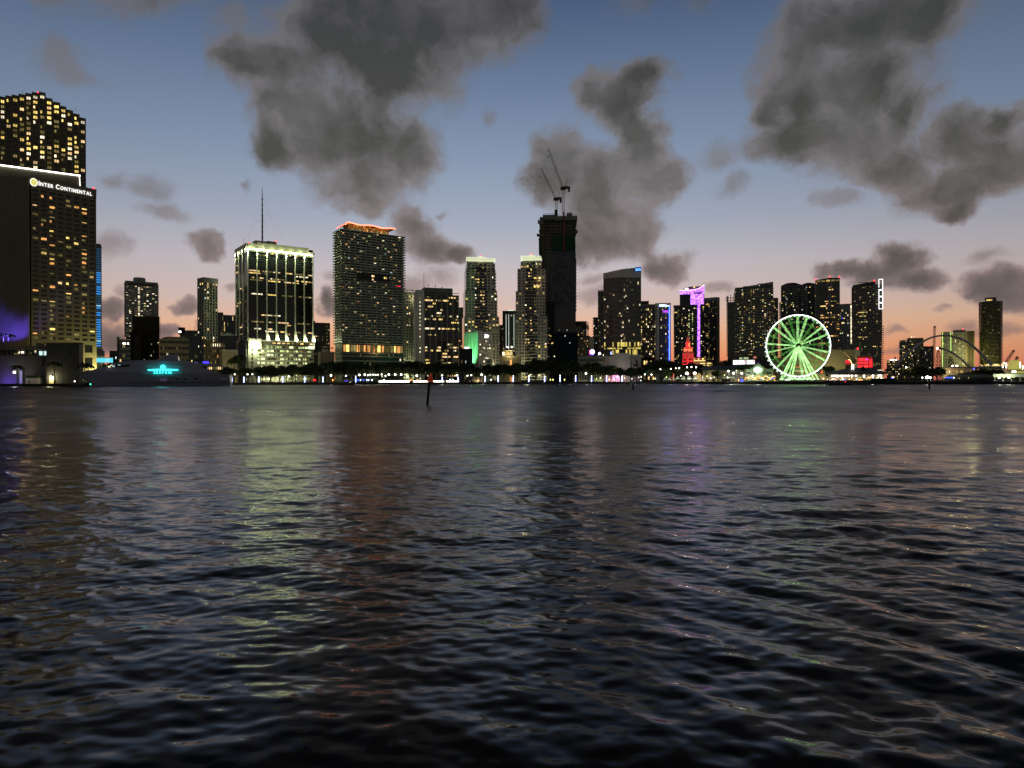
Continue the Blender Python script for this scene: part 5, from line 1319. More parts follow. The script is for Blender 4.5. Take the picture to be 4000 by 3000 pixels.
# wide balcony condo left behind the wheel
b = Bld('wide_condo', 'wide dark balcony condo with many lit windows left behind the wheel', 'tower', 2842, 3021, 1128, 640, theta=-2, D=24, seed=87)
uu = b.u(2871)
b.box('wall', GLASS_T, uu, b.W, 0, b.D, 0, b.z(1128)); b.box('dark_wing', GLASS_BLUE, 0, uu, 2, b.D, 0, b.z(1180))
MB().prism([(uu, .2), (b.W, .2), (b.W, b.D), (uu, b.D)], b.z(1130), 0, lambda x, y: b.z(1128) + (b.z(1109) - b.z(1128)) * (x - uu) / (b.W - uu)).build('roof_screen', GLASS_BLUE, b.root)
for p, q_ in ((2871, 2902), (2902, 2961), (2961, 3020)): b.box('roof_rail', C_PALE, b.u(p), b.u(q_) - .2, -.3, 0, b.z(1128 - (p - 2871) * .125) + .2, b.z(1128 - (p - 2871) * .125) + .7)
ns = 44; z0 = b.z(1395); z1 = b.z(1135)
for j in range(ns): b.box('floor_slab', C_GREY, uu - .5, b.W + .3, -1.2, 2, z0 + (z1 - z0) * j / (ns - 1), z0 + (z1 - z0) * j / (ns - 1) + .42)
for j in range(40): b.box('balcony', C_DARK, -1.0, .6, 1.2, 8, z0 + j * 1.45, z0 + j * 1.45 + .55)
b.nogrid('F', 17, ns - 1, z0 + .42, z1 + .42, .62, .62, t0=uu, up=0)
b.light(.19, [(L_YEL, 4), (L_WHITE, 4), (L_DIM, 8), (L_COOL, 1), (L_GREEN, 2), (L_ORANGE, 1)], maxn=240)
for i, (p, y) in enumerate(((2843, 1151), (2853, 1149), (2863, 1147), (2868, 1138))): b.box('rooftop_column', C_BLACK, b.u(p), b.u(p + 2), 2, 3, b.z(1180), b.z(y))
for y in (1165, 1174): b.box('rooftop_beam', C_BLACK, -2, uu, 1.9, 2.4, b.z(y), b.z(y) + .6)
b.box('roof_glow', L_WHITE, b.u(2965), b.u(2969), -.5, -.35, b.z(1123), b.z(1119))
b = Bld('rounded_annex', 'dark rounded condo wing right of the wide condo', 'building', 3018, 3038, 1168, 660, theta=0, D=20, seed=88)
b.core(GLASS_T); b.slabs(5, b.H - 1, 40, .7, .5, C_GREY); b.nogrid('F', 5, 39, 5.5, b.H - 1, .6, .6); b.light(.12, SET_YELLOW, maxn=40)
# wavy pair behind the wheel
b = Bld('curvy_condo', 'curved balcony condo with lit stripes directly behind the wheel', 'tower', 3052, 3188, 1118, 700, theta=0, D=26, seed=89)
def scal(over):
    pts = []
    for i in range(33):
        f = i / 32; pts.append((f * b.W, -2.0 * abs(math.sin(f * math.pi * 3.5)) - over))
    return [(0, b.D)] + pts + [(b.W, b.D)]
ztop = lambda x, y: b.H + 2.6 * math.sin(math.pi * min(1, max(0, (x / b.W) * 1.7))) if x / b.W < .6 else b.H + 1.6 * math.sin((x / b.W - .6) / .4 * math.pi)
MB().prism(scal(-.5), 0, 0, ztop).build('wall', GLASS_T, b.root)
slabm = MB().prism(scal(.6), 0, .4).mesh('floor_slab', C_GREY)
ns = 50
for j in range(ns): link('floor_slab', slabm, b.root, (0, 0, 4 + (b.H - 6) * j / (ns - 1)))
for j in range(46): b.box('balcony', C_PALE, -1.9, .1, 0, 8, 8 + j * 1.62, 8.7 + j * 1.62)
pf = scal(-.45)[1:-1]
for j in range(ns - 1):
    for i in range(32):
        if b.rng.random() < .06:
            (ua, va), (ub, vb) = pf[i], pf[i + 1]; z = 4 + (b.H - 6) * j / (ns - 1)
            ubox('window', b.root, pick(b.rng, [(L_YEL, 3), (L_DIM, 7), (L_COOL, 2), (L_WHITE, 1), (L_GREEN, 2)]), ua + .1, ub - .1, min(va, vb) - .2, min(va, vb) - .1, z + .4, z + 1.3)
b.fins('F', 9, C_GREY, 4, b.H - 1, .35, 1.6)
MB().lathe([(.05, 0), (.7, .3), (.6, 1.1), (.05, 1.5)], 8, (b.u(3083), 1, b.H + 1)).build('roof_light', E_WHITE, b.root)
# tower with the curved exoskeleton
b = Bld('exoskeleton_tower', 'dark tower with curving exoskeleton ribs right behind the wheel', 'tower', 3187, 3280, 1093, 680, theta=0, D=26, seed=90)
b.core(GLASS_B, z1=b.H - 1)
um = b.u(3242)
ztop = lambda x, y: b.H - 1.2 + 1.6 * (x / um if x < um else 1 - .35 * (x - um) / (b.W - um))
MB().prism([(-.5, -.8), (um, -1.6), (b.W + .5, -.8), (b.W + .5, b.D), (-.5, b.D)], b.H - 1.4, 0, ztop).build('roof_crown', C_DARK, b.root)
def rib(pts, rad=.55): return MB().tube([(b.u(p), -1.0, b.z(y)) for p, y in pts], rad, 6).build('rib', C_GREY, b.root)
rib([(3234, 1100), (3236, 1150), (3240, 1180), (3232, 1220), (3215, 1265), (3196, 1320), (3188, 1385)])
rib([(3249, 1100), (3246, 1150), (3242, 1182), (3250, 1225), (3262, 1275), (3271, 1330), (3275, 1385)])
rib([(3241, 1180), (3241, 1270), (3238, 1390)], .8); rib([(3187, 1100), (3187, 1390)], .4); rib([(3280, 1100), (3280, 1390)], .4)
rib([(3276, 1200), (3266, 1260), (3258, 1320), (3250, 1385)]); rib([(3210, 1385), (3222, 1300), (3238, 1230)], .4)
ns = 42
for j in range(ns): b.box('floor_slab', C_GREY, -.3, b.W + .3, -.35, 3, 4 + (b.H - 8) * j / (ns - 1), 4.35 + (b.H - 8) * j / (ns - 1))
b.nogrid('F', 16, ns - 1, 4.35, b.H - 3.65, .8, .6, up=0); b.runs(.08, [(L_ORANGE, 3), (L_WARM, 4), (L_YEL, 3), (L_DIM, 5)], 1, 4, maxn=170)
for i in range(5): b.box('window', L_DIM if i != 2 else L_YEL, b.u(3190) + i * 4.4, b.u(3190) + i * 4.4 + 3.4, -1.5, -1.3, b.H - 3.4, b.H - 1.8)
b.red([(0, 1, b.H - 1), (um, 0, b.H + .8), (b.W, 1, b.H + .2)])
b = Bld('background_condo', 'grey condo with a white light ladder between exoskeleton tower and framed tower', 'tower', 3280, 3331, 1194, 840, theta=0, D=20, seed=91)
b.core(GLASS); b.grid('F', 7, 30, 2, b.H, .6, .6, C_GREY, recess=.4); b.light(.07, SET_HOME)
b.window(1, 24, L_BLUE)
for j in range(26): b.box('ladder_light', L_WHITE, b.W - 2.2, b.W - .7, -.75, -.6, b.z(1350) + j * (b.z(1198) - b.z(1350)) / 26, b.z(1350) + (j + .78) * (b.z(1198) - b.z(1350)) / 26)
# right tower with white light frames
b = Bld('framed_tower', 'black balcony tower with four stacked white light frames on its corner', 'tower', 3331, 3443, 1119, 640, theta=0, D=26, seed=92)
b.core(GLASS_B, z1=b.H)
MB().prism([(0, 0), (b.W * .8, 0), (b.W * .8, b.D), (0, b.D)], b.H, 0, lambda x, y: b.H + .3 + 3.3 * x / b.W).build('roof_house', C_BLACK, b.root)
b.slabs(4, b.H - 2, 48, .9, .38, C_GREY)
for j in range(24): b.box('balcony', C_GREY, b.W + .9, b.W + 2.2, -.5, 8, 4 + j * 2.05, 4.3 + j * 2.05)
b.nogrid('F', 17, 47, 4.4, b.H - 1.6, .7, .6, up=0); b.light(.075, [(L_DIM, 6), (L_YEL, 2), (L_WARM, 2), (L_GREEN, 1)], maxn=90)
for j in (33, 31, 28, 20): 
    for i in range(3, 9):
        if b.rng.random() < .7: b.window(i, j, pick(b.rng, [(L_YEL, 3), (L_WARM, 2), (L_GREEN, 1)]))
E_FR = emit('white_frame_light', (1, 1, 1), 2.2)
u0, u1 = b.u(3433), b.u(3450)
for k, (ya, yb) in enumerate(((1101, 1142), (1143, 1168), (1169, 1192), (1193, 1217))):
    fr = link('light_frame', None, b.root, (0, -1.6, 0))
    za, zb2 = b.z(ya), b.z(yb); t_ = .42
    for (a, c_, e0, e1) in ((u0, u0 + t_, zb2, za), (u1 - t_, u1, zb2, za), (u0, u1, za - t_, za), (u0, u1, zb2, zb2 + t_)):
        if k == 0 and a == u0 and c_ == u0 + t_: e0 = za - (za - zb2) * .78
        ubox('light_tube', fr, E_FR, a + (.0 if a == u0 else 0), c_, -.25 - (.02 if e1 - e0 < 1 else 0), .25, e0, e1)
MB().tube([(b.u(3354), 5, b.H + 3.4), (b.u(3395), 5, b.H + 2.6)], .3, 4).tube([(b.u(3386), 5, b.H), (b.u(3386), 5, b.H + 4)], .25, 4).build('roof_crane', C_MAST, b.root)
b.red([(b.u(3416), 2, b.H + 3)])
for j in range(6): b.box('window', L_DIM, b.u(3405) + j * 1.2, b.u(3405) + j * 1.2 + .8, -.2, -.05, b.z(1432), b.z(1424))

# ------------------------------------------------------------------ arena, red lit hall
b = Bld('arena', 'broad windowless olive arena wall behind the wheel and guitar', 'arena', 3020, 3357, 1380, 560, theta=0, D=40, seed=93)
M_AR = pbr('arena_panel', (.27, .24, .14), .75, var=.08, vscale=.05)
pts = [(b.W * i / 12, -7 * math.sin(math.pi * i / 12)) for i in range(13)]
MB().prism(pts + [(b.W, b.D), (0, b.D)], 0, 0, lambda x, y: b.z(1405) + (b.z(1374) - b.z(1405)) * min(1, x / (b.W * .62))).build('wall', M_AR, b.root)
b.box('end_wall', C_GREY, b.u(3340), b.W + .4, -3.0, 8, 0, b.z(1374))
b.box('lower_white_band', C_WHITE, b.u(3098), b.u(3150), -8.6, -7.4, b.z(1458), b.z(1450))
for i in range(5): b.box('lit_letter', L_ORANGE, b.u(3101) + i * 1.1, b.u(3101) + i * 1.1 + .6, -8.4, -8.0, b.z(1442), b.z(1437))
b.red([(b.u(3350), -2, b.z(1374))])
for i in range(3): lamp('POINT', (b.u(3150 + i * 70), -22, 7), (1, .88, .45), 4500, b.root, .5, name='street_lamp_light')
b = Bld('red_lit_hall', 'glass hall glowing red behind the low round restaurant', 'hall', 3349, 3408, 1398, 520, theta=0, D=20, seed=94)
b.core(C_DARK)
E_RH = lit_mat('red_hall_light', srgb(255, 55, 60), 1.6, .3)
for j in range(3):
    for i in range(5): b.box('window', E_RH, b.u(3351) + i * (b.u(3394) - b.u(3351)) / 5, b.u(3351) + (i + .82) * (b.u(3394) - b.u(3351)) / 5, -.2, -.02, b.z(1442 - j * 13), b.z(1432 - j * 13))
b.box('corner_panel', emit('red_panel', srgb(255, 45, 55), 1.3), b.u(3396), b.W, -.4, 1, b.z(1442), b.z(1409))
b.box('roof_edge', emit('red_edge', srgb(190, 60, 50), .5), 0, b.W, -.5, 2, b.z(1404), b.z(1401)); b.box('roof', C_GREY, -.5, b.W + .5, -.7, b.D, b.H, b.H + .5)
for p in (3382, 3387): b.box('violet_lamp', emit('violet_lamp_light', srgb(170, 60, 255), 3) if not bpy.data.materials.get('violet_lamp_light') else bpy.data.materials['violet_lamp_light'], b.u(p), b.u(p + 3), -.6, -.45, b.z(1413), b.z(1410))
b = Bld('red_sign_box', 'small red glowing sign box left of the giant guitar', 'sign', 3303, 3323, 1413, 500, theta=0, D=4, seed=95)
b.box('panel', emit('red_sign_light', srgb(255, 40, 60), 1.5), 0, b.W, -.3, 0, b.z(1424), b.H); b.box('letters', emit('red_letters', srgb(220, 60, 50), .6), .4, b.W - .2, -.25, 0, b.z(1431), b.z(1426)); b.box('frame', C_BROWN, 0, b.W, .02, 3, 0, b.H)
# ------------------------------------------------------------------ far right
b = Bld('dark_condo_block', 'dark wide condo block with rooftop lamps left under the white arch', 'tower', 3513, 3608, 1336, 900, theta=0, D=24, seed=96)
b.core(GLASS); b.grid('F', 16, 24, 2, b.H, .5, .55, C_DARK, recess=.4); b.light(.14, SET_YELLOW, maxn=110)
b.roofbox(b.W * .33, b.W, 3, 14, 2.8); 
for i in range(5): b.box('roof_lamp', L_WHITE if i > 2 else L_DIM, b.u(3530 + 10 * i), b.u(3533 + 10 * i), 2, 2.6, b.H + 1.5 + i * .7, b.H + 3 + i * .7)
b = Bld('small_far_block', 'small far block with three bright roof lamps under the arch foot', 'building', 3464, 3514, 1416, 800, theta=0, D=20, seed=97)
b.core(GLASS); b.grid('F', 9, 8, 1, b.H, .5, .5, C_DARK, recess=.4); b.light(.2, SET_YELLOW)
for p in (3480, 3489, 3500): MB().lathe([(.05, 0), (.8, .3), (.8, 1.3), (.05, 1.7)], 8, (b.u(p), 2, b.H)).build('roof_lamp', E_WHITE, b.root)
b.box('chimney', C_RUST, b.u(3494), b.u(3500), 6, 9, b.H, b.z(1400))
b = Bld('grey_far_block', 'grey block with small windows between dark condo block and lime condo', 'building', 3608, 3647, 1360, 940, theta=0, D=24, seed=98)
b.core(GLASS); b.grid('F', 7, 20, 2, b.H - 3, .4, .5, C_GREY, recess=.4); b.light(.1, SET_HOME); b.box('crown', C_DARK, -.3, b.W + .3, -.6, b.D, b.H - 3, b.H); b.red([(b.W * .5, 1, b.H)])
b = Bld('lime_condo', 'wide condo with lime-lit vertical edges behind the white arch', 'tower', 3677, 3808, 1303, 880, theta=0, D=26, seed=99)
b.core(GLASS); u1 = b.u(3771)
b.grid('F', 16, 32, 2, b.H - 1, .6, .55, C_PALE, recess=.5, t1=u1); b.light(.09, SET_YELLOW, maxn=90)
b.box('end_wall', C_BEIGE, u1, b.W, -1, b.D, 0, b.H); b.fins('F', 4, C_BROWN, 0, b.H, 2.2, 1.6, u1 + 3.4, b.W - 2, name='end_fin')
E_LIME = emit('lime_edge_light', srgb(195, 235, 120), 1.3)
for p in (3682, 3714): b.box('edge_light', E_LIME, b.u(p - 1.5), b.u(p + 1.5), -1.0, -.6, b.z(1440 if p < 3700 else 1385), b.H)
b.box('roof_house', C_GREY, b.u(3724), b.u(3772), 2, 14, b.H, b.H + 2); b.red([(b.u(3763), 2, b.H + 2)])
lamp('POINT', (b.u(3790), -20, 30), (1, .95, .35), 14000, b.root, .5, name='street_lamp_light')
b = Bld('oval_tower', 'tall olive oval tower with ringed balconies on the far right', 'tower', 3826, 3915, 1186, 860, theta=0, D=24, seed=100)
def oval(over):
    return [(b.W * .5 + (b.W * .5 + over) * math.copysign(abs(math.cos(a)) ** .6, math.cos(a)), 12 + (12 + over) * math.copysign(abs(math.sin(a)) ** .6, math.sin(a))) for a in [2 * math.pi * i / 32 for i in range(32)]]
MB().prism(oval(-.3), 0, b.H - 1).build('wall', pbr('olive_glass', (.02, .021, .008), .2), b.root)
M_OL = pbr('olive_slab', (.16, .16, .07), .75)
slabm = MB().prism(oval(.9), 0, .45).mesh('floor_slab', M_OL); ns = 58
for j in range(ns): link('floor_slab', slabm, b.root, (0, 0, 3 + (b.H - 3.5) * j / (ns - 1)))
MB().prism([(b.W * .5 + (x - b.W * .5) * .52, 12 + (y - 12) * .6) for x, y in oval(0)], b.H, b.z(1169)).build('crown_drum', C_DARK, b.root)
for i in range(6): b.box('crown_light', L_YEL, b.u(3853) + i * 1.1, b.u(3853) + i * 1.1 + .8, 4.0, 4.4, b.z(1182), b.z(1177))
for j in range(ns - 1):
    for i in range(12):
        if b.rng.random() < .05: b.box('window', pick(b.rng, [(L_DIM, 7), (L_YEL, 1)]), b.W * (.12 + .065 * i), b.W * (.12 + .065 * i) + 1.0, .1, .3, 3.6 + (b.H - 3.5) * j / (ns - 1), 5.0 + (b.H - 3.5) * j / (ns - 1))
lamp('POINT', (b.W * .5, -26, 16), (1, .95, .35), 16000, b.root, .5, name='street_lamp_light')
for (p, y) in ((3857, 1425),):
    for i in range(14): b.box('lobby_light', pick(b.rng, SET_YELLOW), b.u(3828) + i * 2.0, b.u(3828) + i * 2.0 + 1.4, -1.6, -1.3, b.z(1437), b.z(1431))
# arch bridge
def arch(name, label, pts, Y, rad):
    base = at(pts[0][0], pts[0][1], Y); rt = thing(name, label, 'bridge arch', base, 0, 'white bridge arches')
    c = [at(p, y, Y + dy) - base for (p, y, dy) in pts]
    # smooth by catmull-rom
    out = []
    for i in range(len(c) - 1):
        p0, p1, p2, p3 = c[max(i - 1, 0)], c[i], c[i + 1], c[min(i + 2, len(c) - 1)]
        for k in range(6):
            t_ = k / 6; out.append(.5 * ((2 * p1) + (p2 - p0) * t_ + (2 * p0 - 5 * p1 + 4 * p2 - p3) * t_ ** 2 + (3 * p1 - p0 - 3 * p2 + p3) * t_ ** 3))
    out.append(c[-1])
    n_ = len(out) - 1
    MB().tube(out, [rad * (1.25 - .5 * math.sin(math.pi * i / n_)) for i in range(n_ + 1)], 8).build('arch_rib', pbr('bridge_concrete', (.6, .55, .52), .75, var=.08, vscale=.1) if not bpy.data.materials.get('bridge_concrete') else bpy.data.materials['bridge_concrete'], rt, smooth=True)
    return rt
arch('bridge_arch', 'large pale concrete arch spanning in front of the lime condo', [(3497, 1440, 0), (3535, 1398, 8), (3580, 1360, 16), (3630, 1330, 22), (3680, 1319, 26), (3730, 1324, 26), (3780, 1345, 20), (3830, 1388, 10), (3878, 1440, 0)], 760, 1.35)
arch('bridge_arch', 'unfinished lower arch segment with a work light at its raised end', [(3790, 1445, 0), (3755, 1412, 4), (3715, 1383, 8), (3668, 1366, 12)], 720, 1.15)
t = thing('work_light', 'bright work light at the raised end of the unfinished arch', 'lamp', at(3662, 1372, 722)); MB().lathe([(.1, 0), (.9, .4), (.9, 1.4), (.1, 1.9)], 8).build('lamp_head', E_WHITE, t)
MB().tube([(0, 0, 0), (1.6, 0, -2.4)], .12, 4).build('bracket', C_MAST, t)
def lattice_tower(label, l, r, top, Y, arched=True):
    b_ = Bld('falsework_tower', label, 'scaffold tower', l, r, top, Y, theta=0, D=6, group='falsework towers of the arch bridge')
    W_, H_ = b_.W, b_.H
    mb = MB()
    for u in (0, W_ * .33, W_ * .67, W_):
        mb.tube([(u, 0, 0), (u, 0, H_ * .72), (W_ * .5 + (u - W_ * .5) * .55, 0, H_ * .93), (W_ * .5, 0, H_)] if arched else [(u, 0, 0), (u, 0, H_)], .35, 4)
    mb.build('leg', C_BLACK, b_.root)
    n_ = max(3, int(H_ / 4)); mb = MB()
    for j in range(n_):
        z = H_ * .9 * j / n_
        mb.tube([(0, 0, z), (W_, 0, z + H_ * .9 / n_)], .2, 3).tube([(W_, 0, z), (0, 0, z + H_ * .9 / n_)], .2, 3).tube([(0, 0, z), (W_, 0, z)], .2, 3)
    mb.build('bracing', C_BLACK, b_.root)
    return b_
lattice_tower('tall arched black scaffold tower below the unfinished arch end', 3656, 3675, 1376, 700)
lattice_tower('arched black scaffold tower in front of the lime condo', 3704, 3725, 1400, 690)
lattice_tower('square black scaffold tower at the right foot of the big arch', 3832, 3848, 1413, 690, False)
lattice_tower('slim black scaffold tower beneath the left flank of the big arch', 3597, 3607, 1370, 700, False)
lattice_tower('slim black scaffold tower nearest the left arch foot', 3566, 3578, 1388, 700, False)
# cranes on the right
def simple_crane(label, pts, Y, rad=.35):
    base = at(*pts[0], Y); rt = thing('mobile_crane', label, 'crane', base, 0, 'distant cranes')
    c = [at(p, y, Y) - base for p, y in pts]
    lattice(MB(), c[0], c[1], 2.0, 14, .2).build('boom', C_CRANER, rt)
    MB().tube([c[1], c[2]], .1, 3).build('rope', C_MAST, rt)
    MB().box(c[1].x - .9, c[1].x + .9, -.6, .6, c[1].z - 1, c[1].z + 1).build('boom_head', C_MAST, rt)
simple_crane('upright lattice crane boom left of the lime condo', [(3646, 1440), (3652, 1284), (3656, 1278)], 930)
simple_crane('thin slanted crane boom farthest right above the lit hangar', [(3926, 1430), (3960, 1380), (3963, 1378)], 800)
simple_crane('second slanted crane boom in front of the lit hangar', [(3958, 1445), (3974, 1405), (3976, 1404)], 780)

# ------------------------------------------------------------------ trees
M_LEAF = pbr('dark_foliage', (0.045, 0.065, 0.022), 0.8, var=0.35, vscale=0.6)
M_BARK = pbr('bark', (0.10, 0.08, 0.055), 0.9, var=0.25, vscale=1.0)
def leaf_cloud(rng, lobes, per, size, squash=0.75):
    vs = []; fs = []
    for (cx, cy, cz, r) in lobes:
        for _ in range(per):
            while True:
                p = Vector((rng.uniform(-1, 1), rng.uniform(-1, 1), rng.uniform(-1, 1)))
                if 0.25 < p.length < 1: break
            p = p.normalized() * (0.55 + 0.5 * rng.random() ** .6) if rng.random() < .7 else p
            c = Vector((cx + p.x * r, cy + p.y * r, cz + p.z * r * squash))
            n = Vector((rng.gauss(0, 1), rng.gauss(0, 1), rng.gauss(0, 1))).normalized()
            a = n.orthogonal().normalized(); b2 = n.cross(a)
            th = rng.uniform(0, 6.28); a, b2 = a * math.cos(th) + b2 * math.sin(th), b2 * math.cos(th) - a * math.sin(th)
            s_ = size * rng.uniform(.6, 1.3); k = len(vs)
            vs += [c - a * s_, c + b2 * s_ * .55, c + a * s_, c - b2 * s_ * .55]; fs.append((k, k + 1, k + 2, k + 3))
    return vs, fs
def tree_meshes(seed, H=1.0):
    """a broad shade tree, 16 m high"""
    rng = random.Random(seed)
    lobes = [(rng.uniform(-5, 5), rng.uniform(-4, 4), rng.uniform(8.2, 12.2), rng.uniform(2.6, 4.0)) for _ in range(9)] + [(0, 0, 12, 3.6), (rng.uniform(-2, 2), 0, 13.0, 2.8)]
    vs, fs = leaf_cloud(rng, lobes, 190, 0.62)
    crown = new_mesh('crown', vs, fs, M_LEAF)
    mb = MB(); lean = rng.uniform(-.8, .8)
    mb.tube([(0, 0, -.3), (lean * .3, 0, 2.2), (lean, .2, 5.0), (lean * 1.3, .2, 8.5)], [.48, .36, .30, .18], 7)
    for k in range(5):
        L = lobes[k]; mb.tube([(lean * .7, .1, 3.2 + k * .55), ((L[0] + lean) * .5, L[1] * .5, (L[2] + 4.6) * .5), (L[0], L[1], L[2])], [.22, .15, .05], 5)
    return crown, mb.mesh('trunk', M_BARK, True)
TREES = [tree_meshes(100 + i) for i in range(6)]
def put_tree(px, top, Y, var, label, w_=1.0, group='shade trees along the park promenade', z0=1.6):
    h = atZ(top, Y, px) - z0; s_ = h / 15.4
    rt = thing('shade_tree', label, 'tree', (atX(px, Y), Y, z0), random.uniform(0, 6.28), group)
    rt.scale = (s_ * w_, s_ * w_, s_)
    link('crown', TREES[var % 6][0], rt); link('trunk', TREES[var % 6][1], rt)
    return rt
def palm_meshes(seed):
    rng = random.Random(seed); vs = []; fs = []
    for k in range(22):
        a = 2 * math.pi * k / 22 + rng.uniform(-.2, .2); L = rng.uniform(2.6, 3.6); up = rng.uniform(-.2, .9)
        pts = []
        for q in range(8):
            f = q / 7; pts.append(Vector((math.cos(a) * L * f, math.sin(a) * L * f, 10 + up * L * f * (1 - f * .6) - 1.7 * f * f)))
        for q in range(7):
            side = Vector((-math.sin(a), math.cos(a), 0)) * .55 * (1 - abs(q / 7 - .4))
            for sg_ in (-1, 1):
                i = len(vs); tip = Vector((0, 0, -.45))
                vs += [pts[q], pts[q + 1], pts[q + 1] + side * sg_ + tip, pts[q] + side * sg_ * .9 + tip]; fs.append((i, i + 1, i + 2, i + 3))
    mb = MB().tube([(0, 0, -.3), (.15, 0, 3), (.05, 0, 7), (0, 0, 10.1)], [.30, .22, .18, .16], 7)
    return new_mesh('fronds', vs, fs, M_LEAF), mb.mesh('trunk', M_BARK, True)
PALMS = [palm_meshes(7 + i) for i in range(3)]
def put_palm(px, top, Y, var, label, group='palms along the waterfront', z0=1.6, base=None):
    if base is not None: z0 = atZ(base, Y, px)
    s_ = (atZ(top, Y, px) - z0) / 11.0
    rt = thing('palm_tree', label, 'palm', (atX(px, Y), Y, z0), random.uniform(0, 6.28), group); rt.scale = (s_, s_, s_)
    link('fronds', PALMS[var % 3][0], rt); link('trunk', PALMS[var % 3][1], rt)
OUT = [(860, 1432), (905, 1428), (1000, 1424), (1050, 1419), (1100, 1416), (1200, 1409), (1300, 1404), (1400, 1407), (1460, 1420), (1520, 1404), (1600, 1402), (1660, 1401), (1720, 1409), (1800, 1412), (1870, 1419), (1930, 1422), (2000, 1417), (2080, 1404), (2150, 1399), (2250, 1399), (2320, 1406), (2400, 1425), (2450, 1432), (2520, 1436), (2600, 1425), (2680, 1428), (2760, 1440)]
def outline(px):
    for (a, ya), (c, yc) in zip(OUT, OUT[1:]):
        if a <= px <= c: return ya + (yc - ya) * (px - a) / (c - a)
    return 1440
rt_rng = random.Random(5)
near = ['beside the yacht stern', 'in front of the parking podium', 'in front of the orange-crowned tower', 'left of the channel marker', 'in front of the black office tower', 'in front of the green-lit bank', 'in front of the two stepped towers', 'below the construction tower', 'in front of the curved hall', 'near the tents']
def where(px):
    for lim, n_ in zip((925, 1240, 1560, 1660, 1800, 1930, 2140, 2300, 2520, 9999), near):
        if px < lim: return n_
cnt = {}
for row, (dY, step, off) in enumerate(((16, 62, 0), (34, 66, 30), (60, 80, 12))):
    px = 880 + off
    while px < 2700:
        Y = shoreY(px) + dY + rt_rng.uniform(-5, 5)
        tp = outline(px) + rt_rng.uniform(0, 9) + (8 if row == 0 else 0)
        wh = where(px); key = (wh, row)
        cnt[key] = cnt.get(key, 0) + 1
        ordn = ('first', 'second', 'third', 'fourth', 'fifth', 'sixth', 'seventh', 'eighth')[min(7, cnt[key] - 1)]
        rn = ('waterside', 'middle', 'back')[row]
        put_tree(px, tp, Y, rt_rng.randrange(6), f'{ordn} {rn} row shade tree {wh}', rt_rng.uniform(.95, 1.25))
        px += step * rt_rng.uniform(.8, 1.2)
put_tree(2802, 1447, 480, 2, 'lone round shade tree in front of the market hall', 1.0)
for (p, tp, Y, lb) in ((2560, 1408, 610, 'bushy tree behind the tents, left of the blue neon tower foot'), (2590, 1406, 620, 'bushy tree at the foot of the blue neon tower'), (2625, 1412, 600, 'bushy tree left of the red lit tower foot'), (2700, 1418, 590, 'broad rounded tree in front of the red lit tower'), (2740, 1424, 585, 'broad rounded tree right of the red lit tower'),
                       (3215, 1434, 470, 'bushy tree right of the wheel in front of the arena'), (3235, 1438, 465, 'smaller bushy tree right of the wheel'), (2860, 1405, 560, 'leafy tree left of the white billboard'), (3600, 1438, 440, 'leafy tree behind the bright right lamp'), (3560, 1440, 440, 'leafy tree left of the bright right lamp'), (3660, 1440, 435, 'leafy tree right of the bright right lamp'),
                       (3810, 1452, 430, 'low tree row beneath the arch, first from left'), (3840, 1448, 430, 'low tree row beneath the arch, second from left'), (3875, 1450, 430, 'low tree row beneath the arch, third from left'), (3905, 1452, 430, 'low tree row beneath the arch, fourth from left'), (3770, 1462, 425, 'low dark bush at the left of the arch tree row'), (455, 1405, 520, 'dark bush behind the yacht bow'), (430, 1408, 520, 'dark bush under the cyan canopy'), (700, 1402, 480, 'dark bush behind the yacht mast'), (885, 1425, 500, 'dark tree behind the yacht stern')):
    put_tree(p, tp, Y, int(p) % 6, lb, 1.15, 'other leafy trees along the shore')
for (p, tp, Y, lb, bs) in ((212, 1398, 399.5, 'palm beside the bright quay lamp left of the yacht', None), (330, 1404, 401.5, 'bent palm at the hotel corner behind the yacht bow', None), (345, 1410, 403.5, 'smaller palm at the hotel corner behind the yacht bow', None), (68, 1412, 399, 'palm before the blue lit hotel wall', None), (14, 1290, 412, 'palm leftmost on the hotel terrace', 1340), (34, 1292, 413, 'second palm on the hotel terrace', 1340), (48, 1296, 412, 'third palm on the hotel terrace', 1340),
                           (928, 1376, 560, 'tall palm left of the parking podium', None), (915, 1395, 565, 'short palm left of the parking podium', None), (1298, 1352, 655, 'palm on the low beige block roof', 1375), (2530, 1440, 590, 'palm beside the flags', None), (2545, 1442, 590, 'palm between the two flag lamps', None), (2575, 1448, 560, 'palm left of the tents', None), (2880, 1440, 470, 'palm in front of the lit market wall, left', None), (2890, 1436, 470, 'palm in front of the lit market wall, right', None), (2915, 1428, 468, 'tall palm left of the gabled restaurant', None), (3470, 1444, 430, 'floodlit palm at the right end of the round restaurant', None), (3480, 1448, 428, 'second floodlit palm right of the round restaurant', None), (3575, 1446, 425, 'thin palm left of the bright right lamp', None), (3540, 1448, 425, 'thin palm among the right shore trees', None), (3680, 1446, 422, 'thin palm right of the bright right lamp', None), (2060, 1376, 640, 'palm on the terrace under the second stepped tower', 1402), (2040, 1374, 642, 'left palm on the terrace under the second stepped tower', 1402)):
    put_palm(p, tp, Y, int(p) % 3, lb, base=bs)

